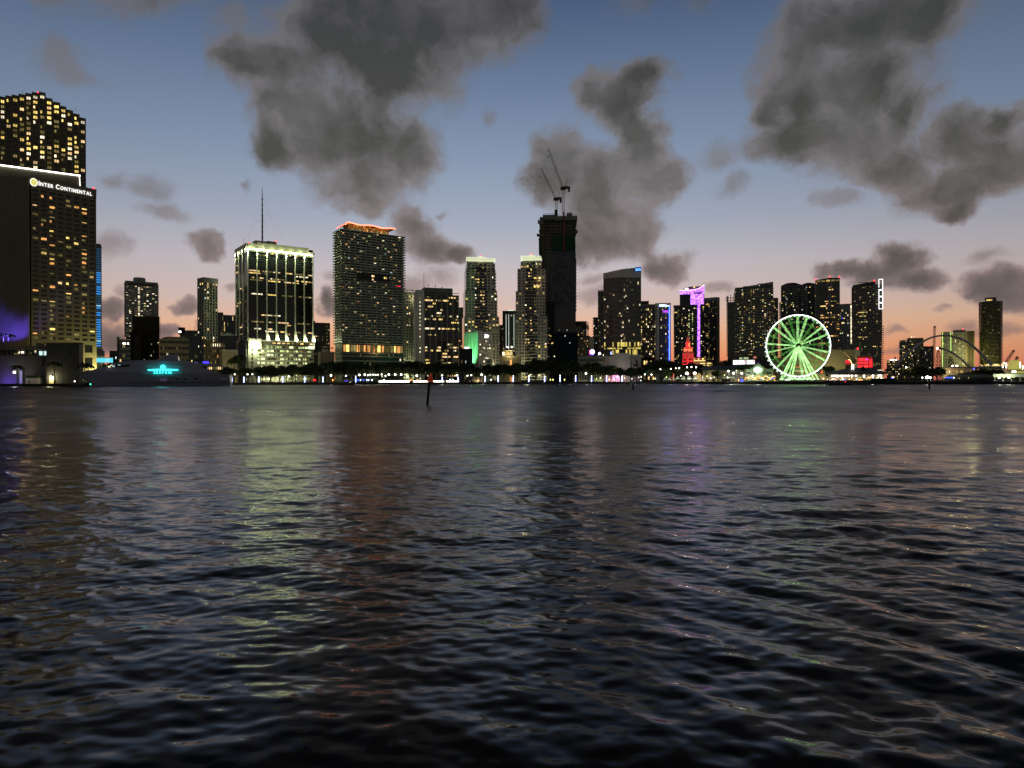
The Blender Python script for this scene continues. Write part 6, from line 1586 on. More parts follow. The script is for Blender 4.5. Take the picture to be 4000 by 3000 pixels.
# ------------------------------------------------------------------ promenade lights
E_GLOBE = emit('globe_lamp_light', (1.0, 0.93, 0.78), 9)
M_POST = pbr('dark_lamp_post', (0.05, 0.05, 0.05), 0.5)
globe = MB().lathe([(.03, -.55), (.34, -.42), (.55, 0), (.34, .42), (.03, .55)], 10).mesh('globe', E_GLOBE, True)
LP = [(917, 1457, ''), (967, 1457, ''), (986, 1457, ''), (1128, 1466, ''), (1293, 1463, ''), (1351, 1465, ''), (1404, 1462, ''), (1425, 1461, ''), (1437, 1463, ''), (1447, 1461, ''), (1458, 1461, ''), (1467, 1462, ''), (1476, 1461, ''), (1491, 1460, ''), (1506, 1466, ''), (1519, 1461, ''), (1544, 1461, ''), (1567, 1461, ''), (1592, 1468, ''), (1628, 1466, ''), (1727, 1465, ''), (1785, 1465, ''), (1826, 1467, ''), (1841, 1465, ''), (1881, 1463, ''), (2289, 1460, ''), (2519, 1465, ''), (2545, 1466, ''), (2580, 1445, ''), (2621, 1444, ''), (2640, 1442, ''), (2653, 1441, ''), (2684, 1438, ''), (2701, 1437, ''), (2719, 1438, '')]
def desc(px):
    for lim, n_ in ((925, 'beside the yacht stern'), (1060, 'in front of the parking podium'), (1260, 'right of the parking podium'), (1395, 'under the orange-crowned tower'), (1640, 'in the cluster left of the channel marker'), (1800, 'right of the channel marker'), (1900, 'by the beige pavilion'), (2400, 'below the curved hall'), (2560, 'by the flags'), (2660, 'below the blue neon tower'), (9999, 'below the red lit tower')):
        if px < lim: return n_
ords = ('first', 'second', 'third', 'fourth', 'fifth', 'sixth', 'seventh', 'eighth', 'ninth', 'tenth', 'eleventh', 'twelfth', 'thirteenth', 'fourteenth', 'fifteenth')
cnt = {}
for i, (p, y, _) in enumerate(LP):
    Y = shoreY(p) + (5.5 if i % 3 else 8.5) + (20 if p > 2560 else 0)
    z = atZ(y, Y, p); dd = desc(p); cnt[dd] = cnt.get(dd, 0) + 1
    rt = thing('street_lamp', f'{ords[cnt[dd] - 1]} globe street lamp from the left {dd}', 'street lamp', (atX(p, Y), Y, 1.6), 0, 'globe lamps along the promenade')
    MB().tube([(0, 0, 0), (0, 0, .5), (0, 0, z - 2.1)], [.14, .09, .06], 6).build('post', M_POST, rt)
    link('globe', globe, rt, (0, 0, z - 1.6), scale=((1.35,) * 3 if p in (1293, 1404, 1425, 1519, 1544, 1567, 1628, 1881, 2289) else (.9,) * 3))
    if i % 2 == 0 or p in (1881, 2289): lamp('POINT', (0, -.9, z - 1.9), (1, .92, .68), 420, rt, .3)
E_BL = emit('blue_bollard_glow', srgb(40, 60, 255), 1.5); E_BLW = emit('blue_white_tube', srgb(200, 215, 255), 6)
M_BLF = pbr('blue_bollard_frame', (.02, .03, .25), .5)
BOL = [(907, 1467, 1487), (953, 1465, 1485), (1012, 1464, 1488), (1105, 1466, 1488), (1191, 1466, 1488), (1262, 1466, 1488), (1390, 1468, 1486), (1728, 1471, 1485), (1790, 1470, 1482), (1895, 1472, 1490), (1946, 1471, 1490), (2005, 1471, 1490), (2066, 1471, 1490), (2128, 1473, 1483), (2188, 1470, 1490), (2249, 1471, 1491), (2311, 1473, 1492), (2370, 1473, 1493), (2430, 1474, 1493)]
for i, (p, y0, y1) in enumerate(BOL):
    Y = shoreY(p) + 3.0
    rt = thing('light_column', f'{(ords + ("sixteenth", "seventeenth", "eighteenth", "nineteenth"))[i]} blue light column from the left along the park sea wall', 'light column', (atX(p, Y), Y, 1.66), 0, 'blue light columns on the promenade')
    h = atZ(y0, Y, p) - 1.66
    MB().box(-.75, -.55, -.3, .3, 0, h).box(.55, .75, -.3, .3, 0, h).box(-.55, .55, -.28, .28, h - .25, h).build('frame', M_BLF, rt)
    MB().box(-.5, .62, .05, .2, .3, h - .3).build('back_panel', E_BL, rt)
    MB().tube([(-.1, -.05, .35), (-.1, -.05, h - .4)], .24, 6).build('light_tube', E_BLW, rt)
    if i > 8: link('globe', globe, rt, (0, 0, h + .5), scale=(.55,) * 3)
E_STRIP = emit('white_step_light', (1.0, .93, .84), 4.5)
for k, (a, c) in enumerate(((1480, 1512), (1513, 1600), (1614, 1672), (1693, 1734), (1743, 1792))):
    Y0, Y1 = shoreY(a) + 2, shoreY(c) + 2
    rt = thing('lit_bench_wall', f'{ords[k]} section from the left of the glowing white bench wall on the promenade', 'lit wall', (atX(a, Y0), Y0, 1.68), 0, 'glowing bench wall sections')
    dx, dy = atX(c, Y1) - atX(a, Y0), Y1 - Y0; L = math.hypot(dx, dy); rt.rotation_euler.z = math.atan2(dy, dx)
    MB().box(0, L, .02, .7, 0, 1.55).build('wall', C_PALE, rt); MB().box(.05, L - .05, -.12, .0, .25, 1.45).build('light_panel', E_STRIP, rt)
b = Bld('pavilion', 'small beige pavilion lit from below right of the channel marker', 'pavilion', 1833, 1889, 1456, 612, theta=0, D=10, seed=120)
b.core(C_BEIGE); b.fins('F', 3, C_BROWN, 0, b.H, .9, .4)
for p in (1836, 1862, 1871): lamp('POINT', (b.u(p), -1.5, .6), (1, .8, .5), 130, b.root, .2)
for i, (p, c) in enumerate(((1420, 'blue'), (1399, 'blue'), (1408, 'cool'), (1433, 'cool'), (1440, 'cool'), (1453, 'white'), (1300, 'orange'), (1226, 'red'), (1232, 'red'), (1630, 'orange'), (1605, 'orange'), (1758, 'white'), (1918, 'white'), (1500, 'white'), (1770, 'cool'), (2150, 'yellow'), (2160, 'yellow'), (2205, 'yellow'), (2400, 'white'), (2380, 'yellow'))):
    Y = shoreY(p) + 9; cc = {'blue': srgb(60, 90, 255), 'cool': srgb(190, 220, 255), 'white': (1, .95, .85), 'orange': srgb(255, 170, 80), 'red': srgb(255, 40, 40), 'yellow': srgb(220, 230, 120)}[c]
    mm = bpy.data.materials.get('garden_' + c) or emit('garden_' + c, cc, 3.0)
    side_ = {1420: 'right one', 1399: 'left one', 1408: 'left of three', 1433: 'middle of three', 1440: 'right of three', 1453: 'left of two', 1500: 'right of two', 1226: 'left of a pair', 1232: 'right of a pair', 1630: 'right one', 1605: 'left one', 2150: 'left of three', 2160: 'middle of three', 2205: 'right of three'}.get(p, 'under the trees')
    rt = thing('garden_light', f'small {c} ground light {desc(p)}, {side_}', 'garden light', (atX(p, Y), Y, 1.6), 0, 'small lights under the park trees')
    MB().tube([(0, 0, 0), (0, 0, 1.4)], .08, 5).build('stake', M_POST, rt); MB().lathe([(.05, 0), (.42, .2), (.5, 1.1), (.1, 1.5)], 8, (0, 0, 1.4)).build('lamp_head', mm, rt)
for i, p in enumerate((2330, 2346, 2412, 2440, 2505, 2560, 2604, 2660, 2745, 2762, 2776, 2790, 2830, 2842, 2940)):
    Y = shoreY(p) + 6 + (i % 3) * 3
    rt = thing('path_light', f'{ords[i]} small warm path light from the left between curved hall and wheel', 'path light', (atX(p, Y), Y, 1.6), 0, 'warm path lights on the right park shore')
    MB().tube([(0, 0, 0), (0, 0, 2.2 + (i * 7 % 5) * .5)], .07, 5).build('stake', M_POST, rt); MB().lathe([(.05, 0), (.34, .15), (.4, .8), (.1, 1.1)], 8, (0, 0, 2.2 + (i * 7 % 5) * .5)).build('lamp_head', bpy.data.materials['garden_white'] if i % 3 else bpy.data.materials['garden_yellow'], rt)
    if i % 4 == 1: lamp('POINT', (0, -.8, 3.5), (1, .95, .6), 500, rt, .3)
for i in range(13):     # glow of the park paths on lawns and trunks
    p = 930 + i * 118
    Y = shoreY(p) + 22; lamp('POINT', (atX(p, Y), Y, 5.0), (.95, 1, .5), 1100, None, .4, name='park_path_lamp')

# ------------------------------------------------------------------ channel marker
Ym = 70.5
base = at(1668, 1584, Ym)
rt = thing('channel_marker', 'leaning dark pile with red triangular daymark sign standing in the water', 'channel marker', (base.x, Ym, 0), 0)
q = lambda p, y, dy=0: Vector((at(p, y, Ym).x - base.x, dy, at(p, y, Ym).z))
pile = MB().tube([q(1666.5, 1625), q(1668.5, 1584), q(1677, 1490)], [.135, .135, .125], 12).build('pile', pbr('tarred_timber', (.012, .011, .010), .8), rt, smooth=True)
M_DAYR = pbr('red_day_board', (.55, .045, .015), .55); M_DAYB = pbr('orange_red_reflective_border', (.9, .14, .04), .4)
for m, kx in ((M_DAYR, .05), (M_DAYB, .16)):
    b_ = m.node_tree.nodes['Principled BSDF']; b_.inputs['Emission Color'].default_value = (.9, .10, .03, 1); b_.inputs['Emission Strength'].default_value = kx   # faint glow added so the board shows in dim light
A, Bq, Cq = q(1684.6, 1453.5, -.17), q(1667, 1488, -.17), q(1694.2, 1491, -.17)
G_ = (A + Bq + Cq) / 3; inn = [G_ + (v - G_) * .70 for v in (A, Bq, Cq)]
def slab_tri(pts, d0, d1): return [v + Vector((0, d0, 0)) for v in pts] + [v + Vector((0, d1, 0)) for v in pts]
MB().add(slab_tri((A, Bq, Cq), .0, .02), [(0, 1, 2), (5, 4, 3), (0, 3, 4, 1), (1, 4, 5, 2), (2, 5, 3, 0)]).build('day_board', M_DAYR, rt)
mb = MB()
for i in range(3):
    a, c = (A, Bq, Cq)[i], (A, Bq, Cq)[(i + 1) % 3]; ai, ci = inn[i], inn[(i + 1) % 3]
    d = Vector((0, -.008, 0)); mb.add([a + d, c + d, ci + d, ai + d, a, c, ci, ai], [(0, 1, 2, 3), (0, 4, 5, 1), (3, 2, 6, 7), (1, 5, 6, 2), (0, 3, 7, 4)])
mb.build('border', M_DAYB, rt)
MB().tube([q(1685.5, 1501, .1), q(1683, 1520, .1), q(1679.5, 1539, .1)], .018, 5).build('ladder_rod', C_STEEL, rt)
MB().box(q(1684, 1480).x - .05, q(1684, 1480).x + .06, -.02, .1, q(1684, 1491).z - .1, q(1684, 1460).z).build('bracket', C_BLACK, rt)
for (p, y0, y1, Y, lb) in ((2473, 1499, 1518, 175, 'short dark pile in the water before the white boat lamps'), (3631, 1497, 1521, 190, 'short dark pile in the water at the far right')):
    o = at(p, y1, Y); r2 = thing('mooring_pile', lb, 'pile', (o.x, Y, 0), 0, 'mooring piles')
    MB().tube([(0, 0, -1), (0, 0, at(p, y0, Y).z)], .26, 10).build('shaft', C_BLACK, r2); MB().lathe([(.3, 0), (.3, .12), (.05, .5)], 10, (0, 0, at(p, y0, Y).z)).build('cap', C_DARK, r2)

# ------------------------------------------------------------------ the long yacht
b = YA = Bld('yacht', 'long dark grey yacht with cyan glowing logo moored before the hotel', 'yacht', 276, 900, 1400, 372, theta=16, D=14, zb=0.0, seed=130)
b.root.location += Vector((math.sin(b.th) * 4.0, -math.cos(b.th) * 4.0, 0))
M_YH = pbr('grey_yacht_paint', (.33, .335, .37), .35, 0, .5)
M_YW = GLASS_B
def yx(px): return b.u(px)
def yz(py, px=590): return b.zz(py, px)
# hull loft
st = []
NS = 36
for i in range(NS + 1):
    f = i / NS; px = 276 + (900 - 276) * f; u = yx(px)
    keel_px = 352
    zk = -1.2 if px > 352 else yz(1446 + (1489 - 1446) * max(0, (px - 278) / (349 - 278)), px) - .2
    zk = max(zk, -1.2)
    if px < 400: zs = yz(1446 - 2 * (px - 276) / 124, px)
    elif px < 861: zs = yz(1444 + 10 * (px - 400) / 461, px)
    else: zs = yz(1457, px)
    hb = 6.2 * (1 - (1 - min(1, (px - 270) / 230)) ** 2.2)
    st.append((u, zk, zs, max(.15, hb)))
vs = []; fs = []; NP = 9
for (u, zk, zs, hb) in st:
    for k in range(NP):
        t_ = k / (NP - 1); z = zk + (zs - zk) * t_
        vs.append((u, 7 - hb * (.55 + .45 * t_ ** .6), z))
    for k in range(NP):
        t_ = 1 - k / (NP - 1); z = zk + (zs - zk) * t_
        vs.append((u, 7 + hb * (.55 + .45 * t_ ** .6), z))
M2 = NP * 2
for i in range(NS):
    for k in range(M2): fs.append((i * M2 + k, (i + 1) * M2 + k, (i + 1) * M2 + (k + 1) % M2, i * M2 + (k + 1) % M2))
fs.append(tuple(range(M2))); fs.append(tuple(NS * M2 + k for k in range(M2 - 1, -1, -1)))
link('hull', new_mesh('hull', vs, fs, M_YH), b.root)
def side_block(name, pts, v0, v1, mat=M_YH, tumble=.6):
    lo = min(y for _, y in pts); hi = max(y for _, y in pts)
    n_ = len(pts); vs = []
    for s_ in (0, 1):
        for (p, y) in pts:
            t_ = tumble * (hi - y) / max(1, hi - lo)
            vs.append((yx(p), (v0 + t_) if s_ == 0 else (v1 - t_), yz(y, p)))
    return MB().add(vs, [tuple(range(n_)), tuple(range(2 * n_ - 1, n_ - 1, -1))] + [(i, n_ + i, n_ + (i + 1) % n_, (i + 1) % n_) for i in range(n_)]).build(name, mat, b.root)
side_block('foredeck_bulwark', [(305, 1446), (345, 1441), (371, 1435), (400, 1427), (437, 1426), (520, 1428), (560, 1450), (400, 1449)], 2.2, 11.8)
side_block('superstructure', [(500, 1452), (505, 1428), (520, 1413), (540, 1404), (720, 1403), (760, 1412), (800, 1432), (861, 1453)], 1.2, 12.8)
side_block('forward_roof', [(425, 1419), (443, 1413), (513, 1402), (545, 1402), (545, 1410), (525, 1417)], 1.6, 12.4)
side_block('bridge_windows', [(447, 1426), (450, 1418), (512, 1417), (506, 1424)], 2.4, 11.6, M_YW, .3)
side_block('bridge_post', [(437, 1427), (443, 1417), (452, 1417), (452, 1427)], 2.3, 11.7)
side_block('upper_deck', [(513, 1403), (560, 1400), (608, 1400), (630, 1392), (652, 1381), (668, 1379), (693, 1385), (697, 1404), (760, 1408), (760, 1413), (513, 1413)], 2.6, 11.4, tumble=1.6)
side_block('mast', [(672, 1382), (685, 1372), (690, 1371), (694, 1386)], 6.5, 7.5)
side_block('aft_roof', [(735, 1419), (745, 1412), (800, 1414), (874, 1423), (874, 1428), (740, 1422)], 1.4, 12.6)
side_block('aft_lounge', [(755, 1426), (872, 1427), (872, 1440), (800, 1440)], 1.9, 12.1, M_YW, .2)
for i in range(9):
    p = 812 + i * 7
    b.box('window', L_DIM if i not in (1, 2, 6, 7) else L_WARM, yx(p), yx(p + 4.6), 1.74, 1.88, yz(1438, p), yz(1428, p))
b.box('bridge_light', L_WHITE, yx(427), yx(434), 2.0, 2.3, yz(1427, 430), yz(1423, 430)); b.box('bridge_light', L_COOL, yx(464), yx(474), 2.2, 2.38, yz(1420, 470), yz(1418, 470)); b.box('bridge_light', L_COOL, yx(442), yx(452), 2.1, 2.28, yz(1426, 450), yz(1420, 450))
E_BLU = emit('blue_deck_light', srgb(70, 60, 255), 2.0)
b.box('deck_light', E_BLU, yx(793), yx(815), 3, 5, yz(1414, 800), yz(1406, 800)); b.box('deck_light', emit('dim_violet_deck', srgb(110, 110, 190), .5), yx(750), yx(775), 3, 4, yz(1411, 760), yz(1409, 760))
b.box('rub_rail', C_BLACK, yx(515), yx(900), .68, .95, yz(1488, 700), yz(1486.5, 700)); b.box('window_slot', C_BLACK, yx(600), yx(688), .6, 1.0, yz(1467, 640), yz(1465.5, 640))
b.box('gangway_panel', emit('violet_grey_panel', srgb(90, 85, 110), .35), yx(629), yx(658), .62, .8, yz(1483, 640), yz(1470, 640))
for p in (693, 723, 765, 812): b.box('porthole', C_BLACK, yx(p), yx(p + (9 if p in (723, 765) else 5)), .68, .9, yz(1477, p), yz(1471, p))
b.box('stern_lettering', pbr('faded_white_paint', (.5, .5, .5), .6), yx(865), yx(893), .66, .9, yz(1479, 880), yz(1471, 880))
b.box('stern_platform', M_YH, yx(896), yx(902), 2, 12, yz(1497, 900), yz(1486, 900))
for (p, y) in ((655, 1372), (690, 1364), (700, 1378)): MB().tube([(yx(p), 7, yz(1386, p)), (yx(p), 7, yz(y, p))], .09, 5).build('antenna', C_STEEL, b.root)
# glowing logo
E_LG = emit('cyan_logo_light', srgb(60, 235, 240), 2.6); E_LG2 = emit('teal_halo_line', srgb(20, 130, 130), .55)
sg = link('sign', None, b.root)
vL = -.25
mb = MB(); n_ = 16
top_ = [(583 + 120 * i / n_, 1437 - 2.2 * math.sin(math.pi * i / n_)) for i in range(n_ + 1)]; bot_ = [(585 + 116 * i / n_, 1441 + 1.6 * math.sin(math.pi * i / n_)) for i in range(n_ + 1)]
for i in range(n_):
    mb.add([(yx(p), v, yz(y, p)) for v in (vL, vL + .3) for (p, y) in (bot_[i], bot_[i + 1], top_[i + 1], top_[i])], [(0, 1, 2, 3), (0, 4, 5, 1), (3, 2, 6, 7)])
mb.build('wing_bar', E_LG, sg)
MB().lathe([(.05, 0), (1.45, .05), (1.45, .3), (.05, .35)], 16).build('globe_disc', E_LG, sg, loc=(yx(643), vL, yz(1428, 643)), rot=(R(90), 0, 0), scale=(1, .8, 1))
MB().lathe([(.05, 0), (.8, .05), (.8, .3), (.05, .35)], 14).build('globe_disc', E_LG, sg, loc=(yx(643), vL - .1, yz(1422.5, 643)), rot=(R(90), 0, 0), scale=(1, .7, 1))
lt = link('letters', None, sg, (yx(607), vL, yz(1454, 640)))
wt = text_letters('SEAFAIR', 1.9, E_LG, sg, bold=.03, spacing=2.2, extrude=.05)
for o in [c for c in sg.children if c.name.startswith('letter') and c.type == 'MESH']:
    o.location = (yx(607) + o.location.x * (yx(681) - yx(607)) / wt, vL - .05, yz(1453.5, 640)); o.scale = ((yx(681) - yx(607)) / wt, 1.0, 1)
bpy.data.objects.remove(lt)
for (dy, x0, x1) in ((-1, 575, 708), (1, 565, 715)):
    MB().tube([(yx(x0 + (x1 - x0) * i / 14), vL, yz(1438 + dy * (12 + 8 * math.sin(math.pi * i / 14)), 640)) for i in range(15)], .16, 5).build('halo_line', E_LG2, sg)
lamp('AREA', (yx(643), -3.5, yz(1438, 643)), (.2, .95, 1), 150, b.root, 6.0, rot=(R(-90), 0, 0), name='logo_glow')

# small boats
def small_boat(label, px, y, L, Y, lights, heading=0.0):
    o = at(px, y, Y); rt = thing('motorboat', label, 'boat', (o.x, Y, 0), heading, 'small boats by the shore')
    n_ = 12; vs = []; fs = []
    for i in range(n_ + 1):
        f = i / n_; hb = L * .14 * (1 - (max(0, .45 - f) / .45) ** 2.2); zs = 1.0 + .5 * (1 - f) ** 2
        vs += [(L * (f - .5), -hb, zs), (L * (f - .5) + (.6 * (1 - f)), -hb * .6, -.2), (L * (f - .5) + (.6 * (1 - f)), hb * .6, -.2), (L * (f - .5), hb, zs)]
    for i in range(n_):
        for k in range(4): fs.append((i * 4 + k, i * 4 + 4 + k, i * 4 + 4 + (k + 1) % 4, i * 4 + (k + 1) % 4))
    fs.append((0, 1, 2, 3)); fs.append(tuple(n_ * 4 + k for k in (3, 2, 1, 0)))
    link('hull', new_mesh('hull', vs, fs, pbr('boat_grey', (.07, .07, .085), .4) if not bpy.data.materials.get('boat_grey') else bpy.data.materials['boat_grey']), rt)
    MB().prism([(-L * .2, -L * .09), (L * .25, -L * .09), (L * .25, L * .09), (-L * .2, L * .09)], .9, 0, lambda x, y_: 2.4 if x > -L * .1 else 1.6).build('cabin', GLASS_B, rt)
    MB().box(-L * .12, L * .28, -L * .1, L * .1, 2.45, 2.6).build('roof', bpy.data.materials['boat_grey'], rt)
    for (dx, dz, mat) in lights: MB().lathe([(.04, 0), (.28, .1), (.28, .45), (.04, .55)], 8, (L * dx, -L * .08, dz)).build('boat_light', mat, rt)
E_VIO = emit('violet_boat_light', srgb(110, 70, 255), 2.5); E_GRN = emit('green_nav_light', srgb(60, 255, 170), 5); E_RDN = emit('red_nav_light', srgb(255, 50, 50), 4)
small_boat('dark motorboat with violet light left of the channel marker', 1345, 1505, 17, 505, [(.05, 2.7, E_VIO), (.1, 2.7, E_VIO), (.15, 2.7, E_VIO)])
small_boat('low dark boat with green light at the yacht bow', 315, 1500, 12, 345, [(.46, 1.2, E_GRN), (-.2, 2.7, E_WHITE)])
small_boat('dark boat with pale cockpit light in front of the round restaurant', 3285, 1515, 13, 330, [(-.2, 1.4, E_RDN)], math.pi)
small_boat('small boat with red light near the round restaurant', 3365, 1510, 8, 360, [(.0, 2.7, E_RDN)], math.pi)
small_boat('white lamp work boat at the sea wall left of the tents', 2485, 1500, 12, 548, [(-.3, 4.0, E_WHITE), (.15, 5.0, E_WHITE), (.3, 2.5, emit('green_white_lamp', (.7, 1, .85), 6))])
lamp('POINT', (atX(2478, 546), 544, 5.5), (.75, 1, .85), 1500, None, .5, name='work_boat_lamp')

# ------------------------------------------------------------------ observation wheel
Yw = 447.0
cw_ = at(3117, 1356, Yw); Rw = 120 / FPX * Yw
rt = WH = thing('observation_wheel', 'giant observation wheel with white rim and green lit spokes', 'ferris wheel', (cw_.x, Yw, 1.6), R(-7))
cz = cw_.z - 1.6
E_RIM = emit('white_rim_led', (.92, 1, .92), 5)
def glow_mat(name, col, s0):
    return emit(name, col, s0, noise=.45, nscale=.35)
E_SPK = glow_mat('green_spoke_glow', srgb(170, 240, 145), 2.0); E_SPD = glow_mat('dim_green_glow', srgb(110, 205, 90), .6); E_LEG = glow_mat('pale_green_leg_light', srgb(185, 250, 155), 1.4)  # green floodlight on spokes, rings and legs put in as emission
def ring(r, y, rad, mat, name, n_=72, part=None):
    pts = [(r * math.cos(2 * math.pi * i / n_), y, cz + r * math.sin(2 * math.pi * i / n_)) for i in range(n_ + 1)]
    return MB().tube(pts, rad, 6, caps=False).build(name, mat, rt)
ring(Rw, -1.1, .22, E_RIM, 'rim'); ring(Rw, 1.1, .16, E_SPD, 'rim'); ring(Rw - 1.0, -1.0, .10, E_SPD, 'inner_rim')
ring(Rw * .80, 1.3, .11, E_SPD, 'brace_ring'); ring(Rw * .76, 1.3, .11, E_SPD, 'brace_ring'); ring(Rw * .53, 1.2, .10, E_SPD, 'brace_ring')
ring(Rw * .28, 1.0, .09, E_SPD, 'brace_ring', 40)
NSP = 21
for i in range(NSP):
    a = 2 * math.pi * (i + .25) / NSP; mb = MB()
    c_, s_ = math.cos(a), math.sin(a)
    for (y0, y1) in ((-1.6, -.9), (1.6, .9)):
        for off in (-.38, .38):
            p0 = (1.2 * c_ - off * .5 * s_, y0, cz + 1.2 * s_ + off * .5 * c_); p1 = (Rw * .985 * c_ - off * s_, y1, cz + Rw * .985 * s_ + off * c_)
            mb.tube([p0, p1], .07, 4)
        for k in range(9):
            f0, f1 = .1 + .9 * k / 9, .1 + .9 * (k + 1) / 9; sg_ = 1 if k % 2 else -1
            q0 = Vector((Rw * f0 * c_ - sg_ * .36 * s_, y0 + (y1 - y0) * f0, cz + Rw * f0 * s_ + sg_ * .36 * c_)); q1 = Vector((Rw * f1 * c_ + sg_ * .36 * s_, y0 + (y1 - y0) * f1, cz + Rw * f1 * s_ - sg_ * .36 * c_))
            mb.tube([q0, q1], .04, 3, caps=False)
    mb.build('spoke', E_SPK if i % 3 else E_SPD, rt)
MB().lathe([(.1, -2.6), (1.45, -2.6), (1.6, -2.3), (1.3, 0), (1.6, 2.3), (.1, 2.6)], 18).build('hub', pbr('dark_green_hub', (.03, .08, .02), .4), rt, loc=(0, 0, cz), rot=(R(90), 0, 0))
for (x, y) in ((-11.8, -6), (-8.6, -6.4), (-5.6, -4.5), (-10.2, 5.5), (11.8, -6), (8.8, -6.4), (5.6, -4.5), (10.0, 5.5)):
    mb = MB(); sy = -2.4 if y < 0 else 2.4
    for off in (-.35, .35): mb.tube([(off * .4, sy, cz), (x + off, y, 0)], .19, 5)
    for k in range(9):
        f0, f1 = k / 9, (k + 1) / 9; sg_ = 1 if k % 2 else -1
        mb.tube([(x * f0 + sg_ * .3, sy + (y - sy) * f0, cz * (1 - f0)), (x * f1 - sg_ * .3, sy + (y - sy) * f1, cz * (1 - f1))], .08, 3, caps=False)
    mb.build('support_leg', E_LEG, rt)
cab = MB().lathe([(.1, -.9), (.62, -.8), (.78, -.2), (.74, .45), (.5, .85), (.1, .95)], 10).mesh('cabin', pbr('white_cabin_shell', (.75, .78, .8), .35))
E_CAB = emit('cabin_light', (.9, 1, .97), 2.0)
lite = MB().box(-.62, .62, -.15, .15, -.12, .12).mesh('cabin_lamp', E_CAB)
for i in range(42):
    a = 2 * math.pi * i / 42
    c = link('cabin', cab, rt, ((Rw + .15) * math.cos(a), 1.4, cz + (Rw + .15) * math.sin(a) - .8), scale=(.8, .8, .8))
    link('cabin_lamp', lite, c, (-.25, -.75, .2))
MB().box(-13, 13, -7, 7, -.1, .9).build('platform', C_GREY, rt)
MB().prism([(-7, -5.5), (7, -5.5), (7, 4), (-7, 4)], .9, 0, lambda x, y: 2.3 + .9 * math.cos(x / 7 * 1.3)).build('boarding_canopy', pbr('pale_canopy', (.5, .6, .5), .5), rt)
E_WLG = emit('station_light', (.8, 1, .85), 2.4)
rr = random.Random(3)
for i in range(16): MB().box(0, rr.uniform(.3, .9), -.2, .2, 0, rr.uniform(.2, .5)).build('station_light', E_WLG, rt, loc=(-12 + i * 1.55, -7.3, rr.uniform(.9, 2.6)))
for x in (-8, 0, 8): lamp('POINT', (x, -8.5, 4), (.5, 1, .4), 1300, rt, .4, name='wheel_flood')
bx = thing('ticket_booth', 'small white framed lit box below the wheel rim', 'booth', at(3076, 1497, 441)); bx.location.z = 1.6
for (x0, x1, z0, z1) in ((-1.6, 1.6, 1.15, 1.35), (-1.6, 1.6, .2, .4), (-1.6, -1.2, .4, 1.15), (1.2, 1.6, .4, 1.15)): MB().box(x0, x1, -.2, .2, z0, z1).build('light_frame', E_RIM, bx)
MB().box(-1.5, 1.5, .22, 1.4, 0, 1.5).build('booth_wall', C_DARK, bx)

# ------------------------------------------------------------------ tents, market hall, restaurants
M_TENT = pbr('tent_fabric', (.62, .66, .55), .8)
def tent(label, l, r, peak, eave, Y, n_=3):
    b_ = Bld('tent', label, 'tent', l, r, peak, Y, theta=0, D=9, group='pale waterfront tents')
    ze = b_.z(eave); W_ = b_.W; mb = MB()
    for k in range(n_):
        u0, u1 = W_ * k / n_, W_ * (k + 1) / n_; um = (u0 + u1) / 2
        v = [(u0, 0, ze), (u1, 0, ze), (u1, 9, ze), (u0, 9, ze), (um, 4.5, b_.H)]
        mid = [((u0 * .6 + um * .4), 1.8, ze + (b_.H - ze) * .28), ((u1 * .6 + um * .4), 1.8, ze + (b_.H - ze) * .28), ((u1 * .6 + um * .4), 7.2, ze + (b_.H - ze) * .28), ((u0 * .6 + um * .4), 7.2, ze + (b_.H - ze) * .28)]
        mb.add(v[:4] + mid + [v[4]], [(0, 1, 5, 4), (1, 2, 6, 5), (2, 3, 7, 6), (3, 0, 4, 7), (4, 5, 8), (5, 6, 8), (6, 7, 8), (7, 4, 8)])
    mb.build('canopy', M_TENT, b_.root)
    for k in range(n_ + 1): b_.box('pole', C_PALE, W_ * k / n_ - .1, W_ * k / n_ + .1, -.05, .15, 0, ze)
    for k in range(n_ * 2): b_.box('table', C_PALE, W_ * (k + .3) / (n_ * 2), W_ * (k + .6) / (n_ * 2), 2, 3, 0, .9)
    lamp('POINT', (W_ * .5, -3.5, b_.H + 2.5), (.9, 1, .6), 800, b_.root, .3)
    return b_
tent('wide pale tent canopy left, beside the white work boat', 2590, 2640, 1474, 1487, 540, 3)
tent('pale tent canopy under the two bright flood lamps', 2636, 2728, 1470, 1485, 525, 4)
tent('large pale marquee left of the lone round tree', 2728, 2812, 1466, 1489, 520, 1)
def pergola(label, l, r, y, Y, n_):
    b_ = Bld('zigzag_canopy', label, 'canopy', l, r, y, Y, theta=0, D=6, group='zigzag waterfront canopies')
    mb = MB(); W_ = b_.W
    for k in range(n_):
        u0, u1 = W_ * k / n_, W_ * (k + 1) / n_; za, zc = (b_.H, b_.H + .9) if k % 2 else (b_.H + .9, b_.H)
        mb.add([(u0, 0, za), (u1, 0, zc), (u1, 6, zc), (u0, 6, za), (u0, 0, za + .25), (u1, 0, zc + .25), (u1, 6, zc + .25), (u0, 6, za + .25)], [(0, 3, 2, 1), (4, 5, 6, 7), (0, 1, 5, 4), (2, 3, 7, 6), (0, 4, 7, 3), (1, 2, 6, 5)])
    mb.build('roof', M_TENT, b_.root)
    for k in range(0, n_ + 1, 2): b_.box('post', C_PALE, W_ * k / n_ - .1, W_ * k / n_ + .1, .1, .3, 0, b_.H)
    return b_
pergola('zigzag pale canopy in front of the two flood lamps', 2640, 2720, 1481, 512, 4)
b = pergola('zigzag pale canopy right of the lone round tree', 2818, 2900, 1483, 476, 4)
lamp('POINT', (b.W * .5, -2, 5), (1, .95, .6), 700, b.root, .3)
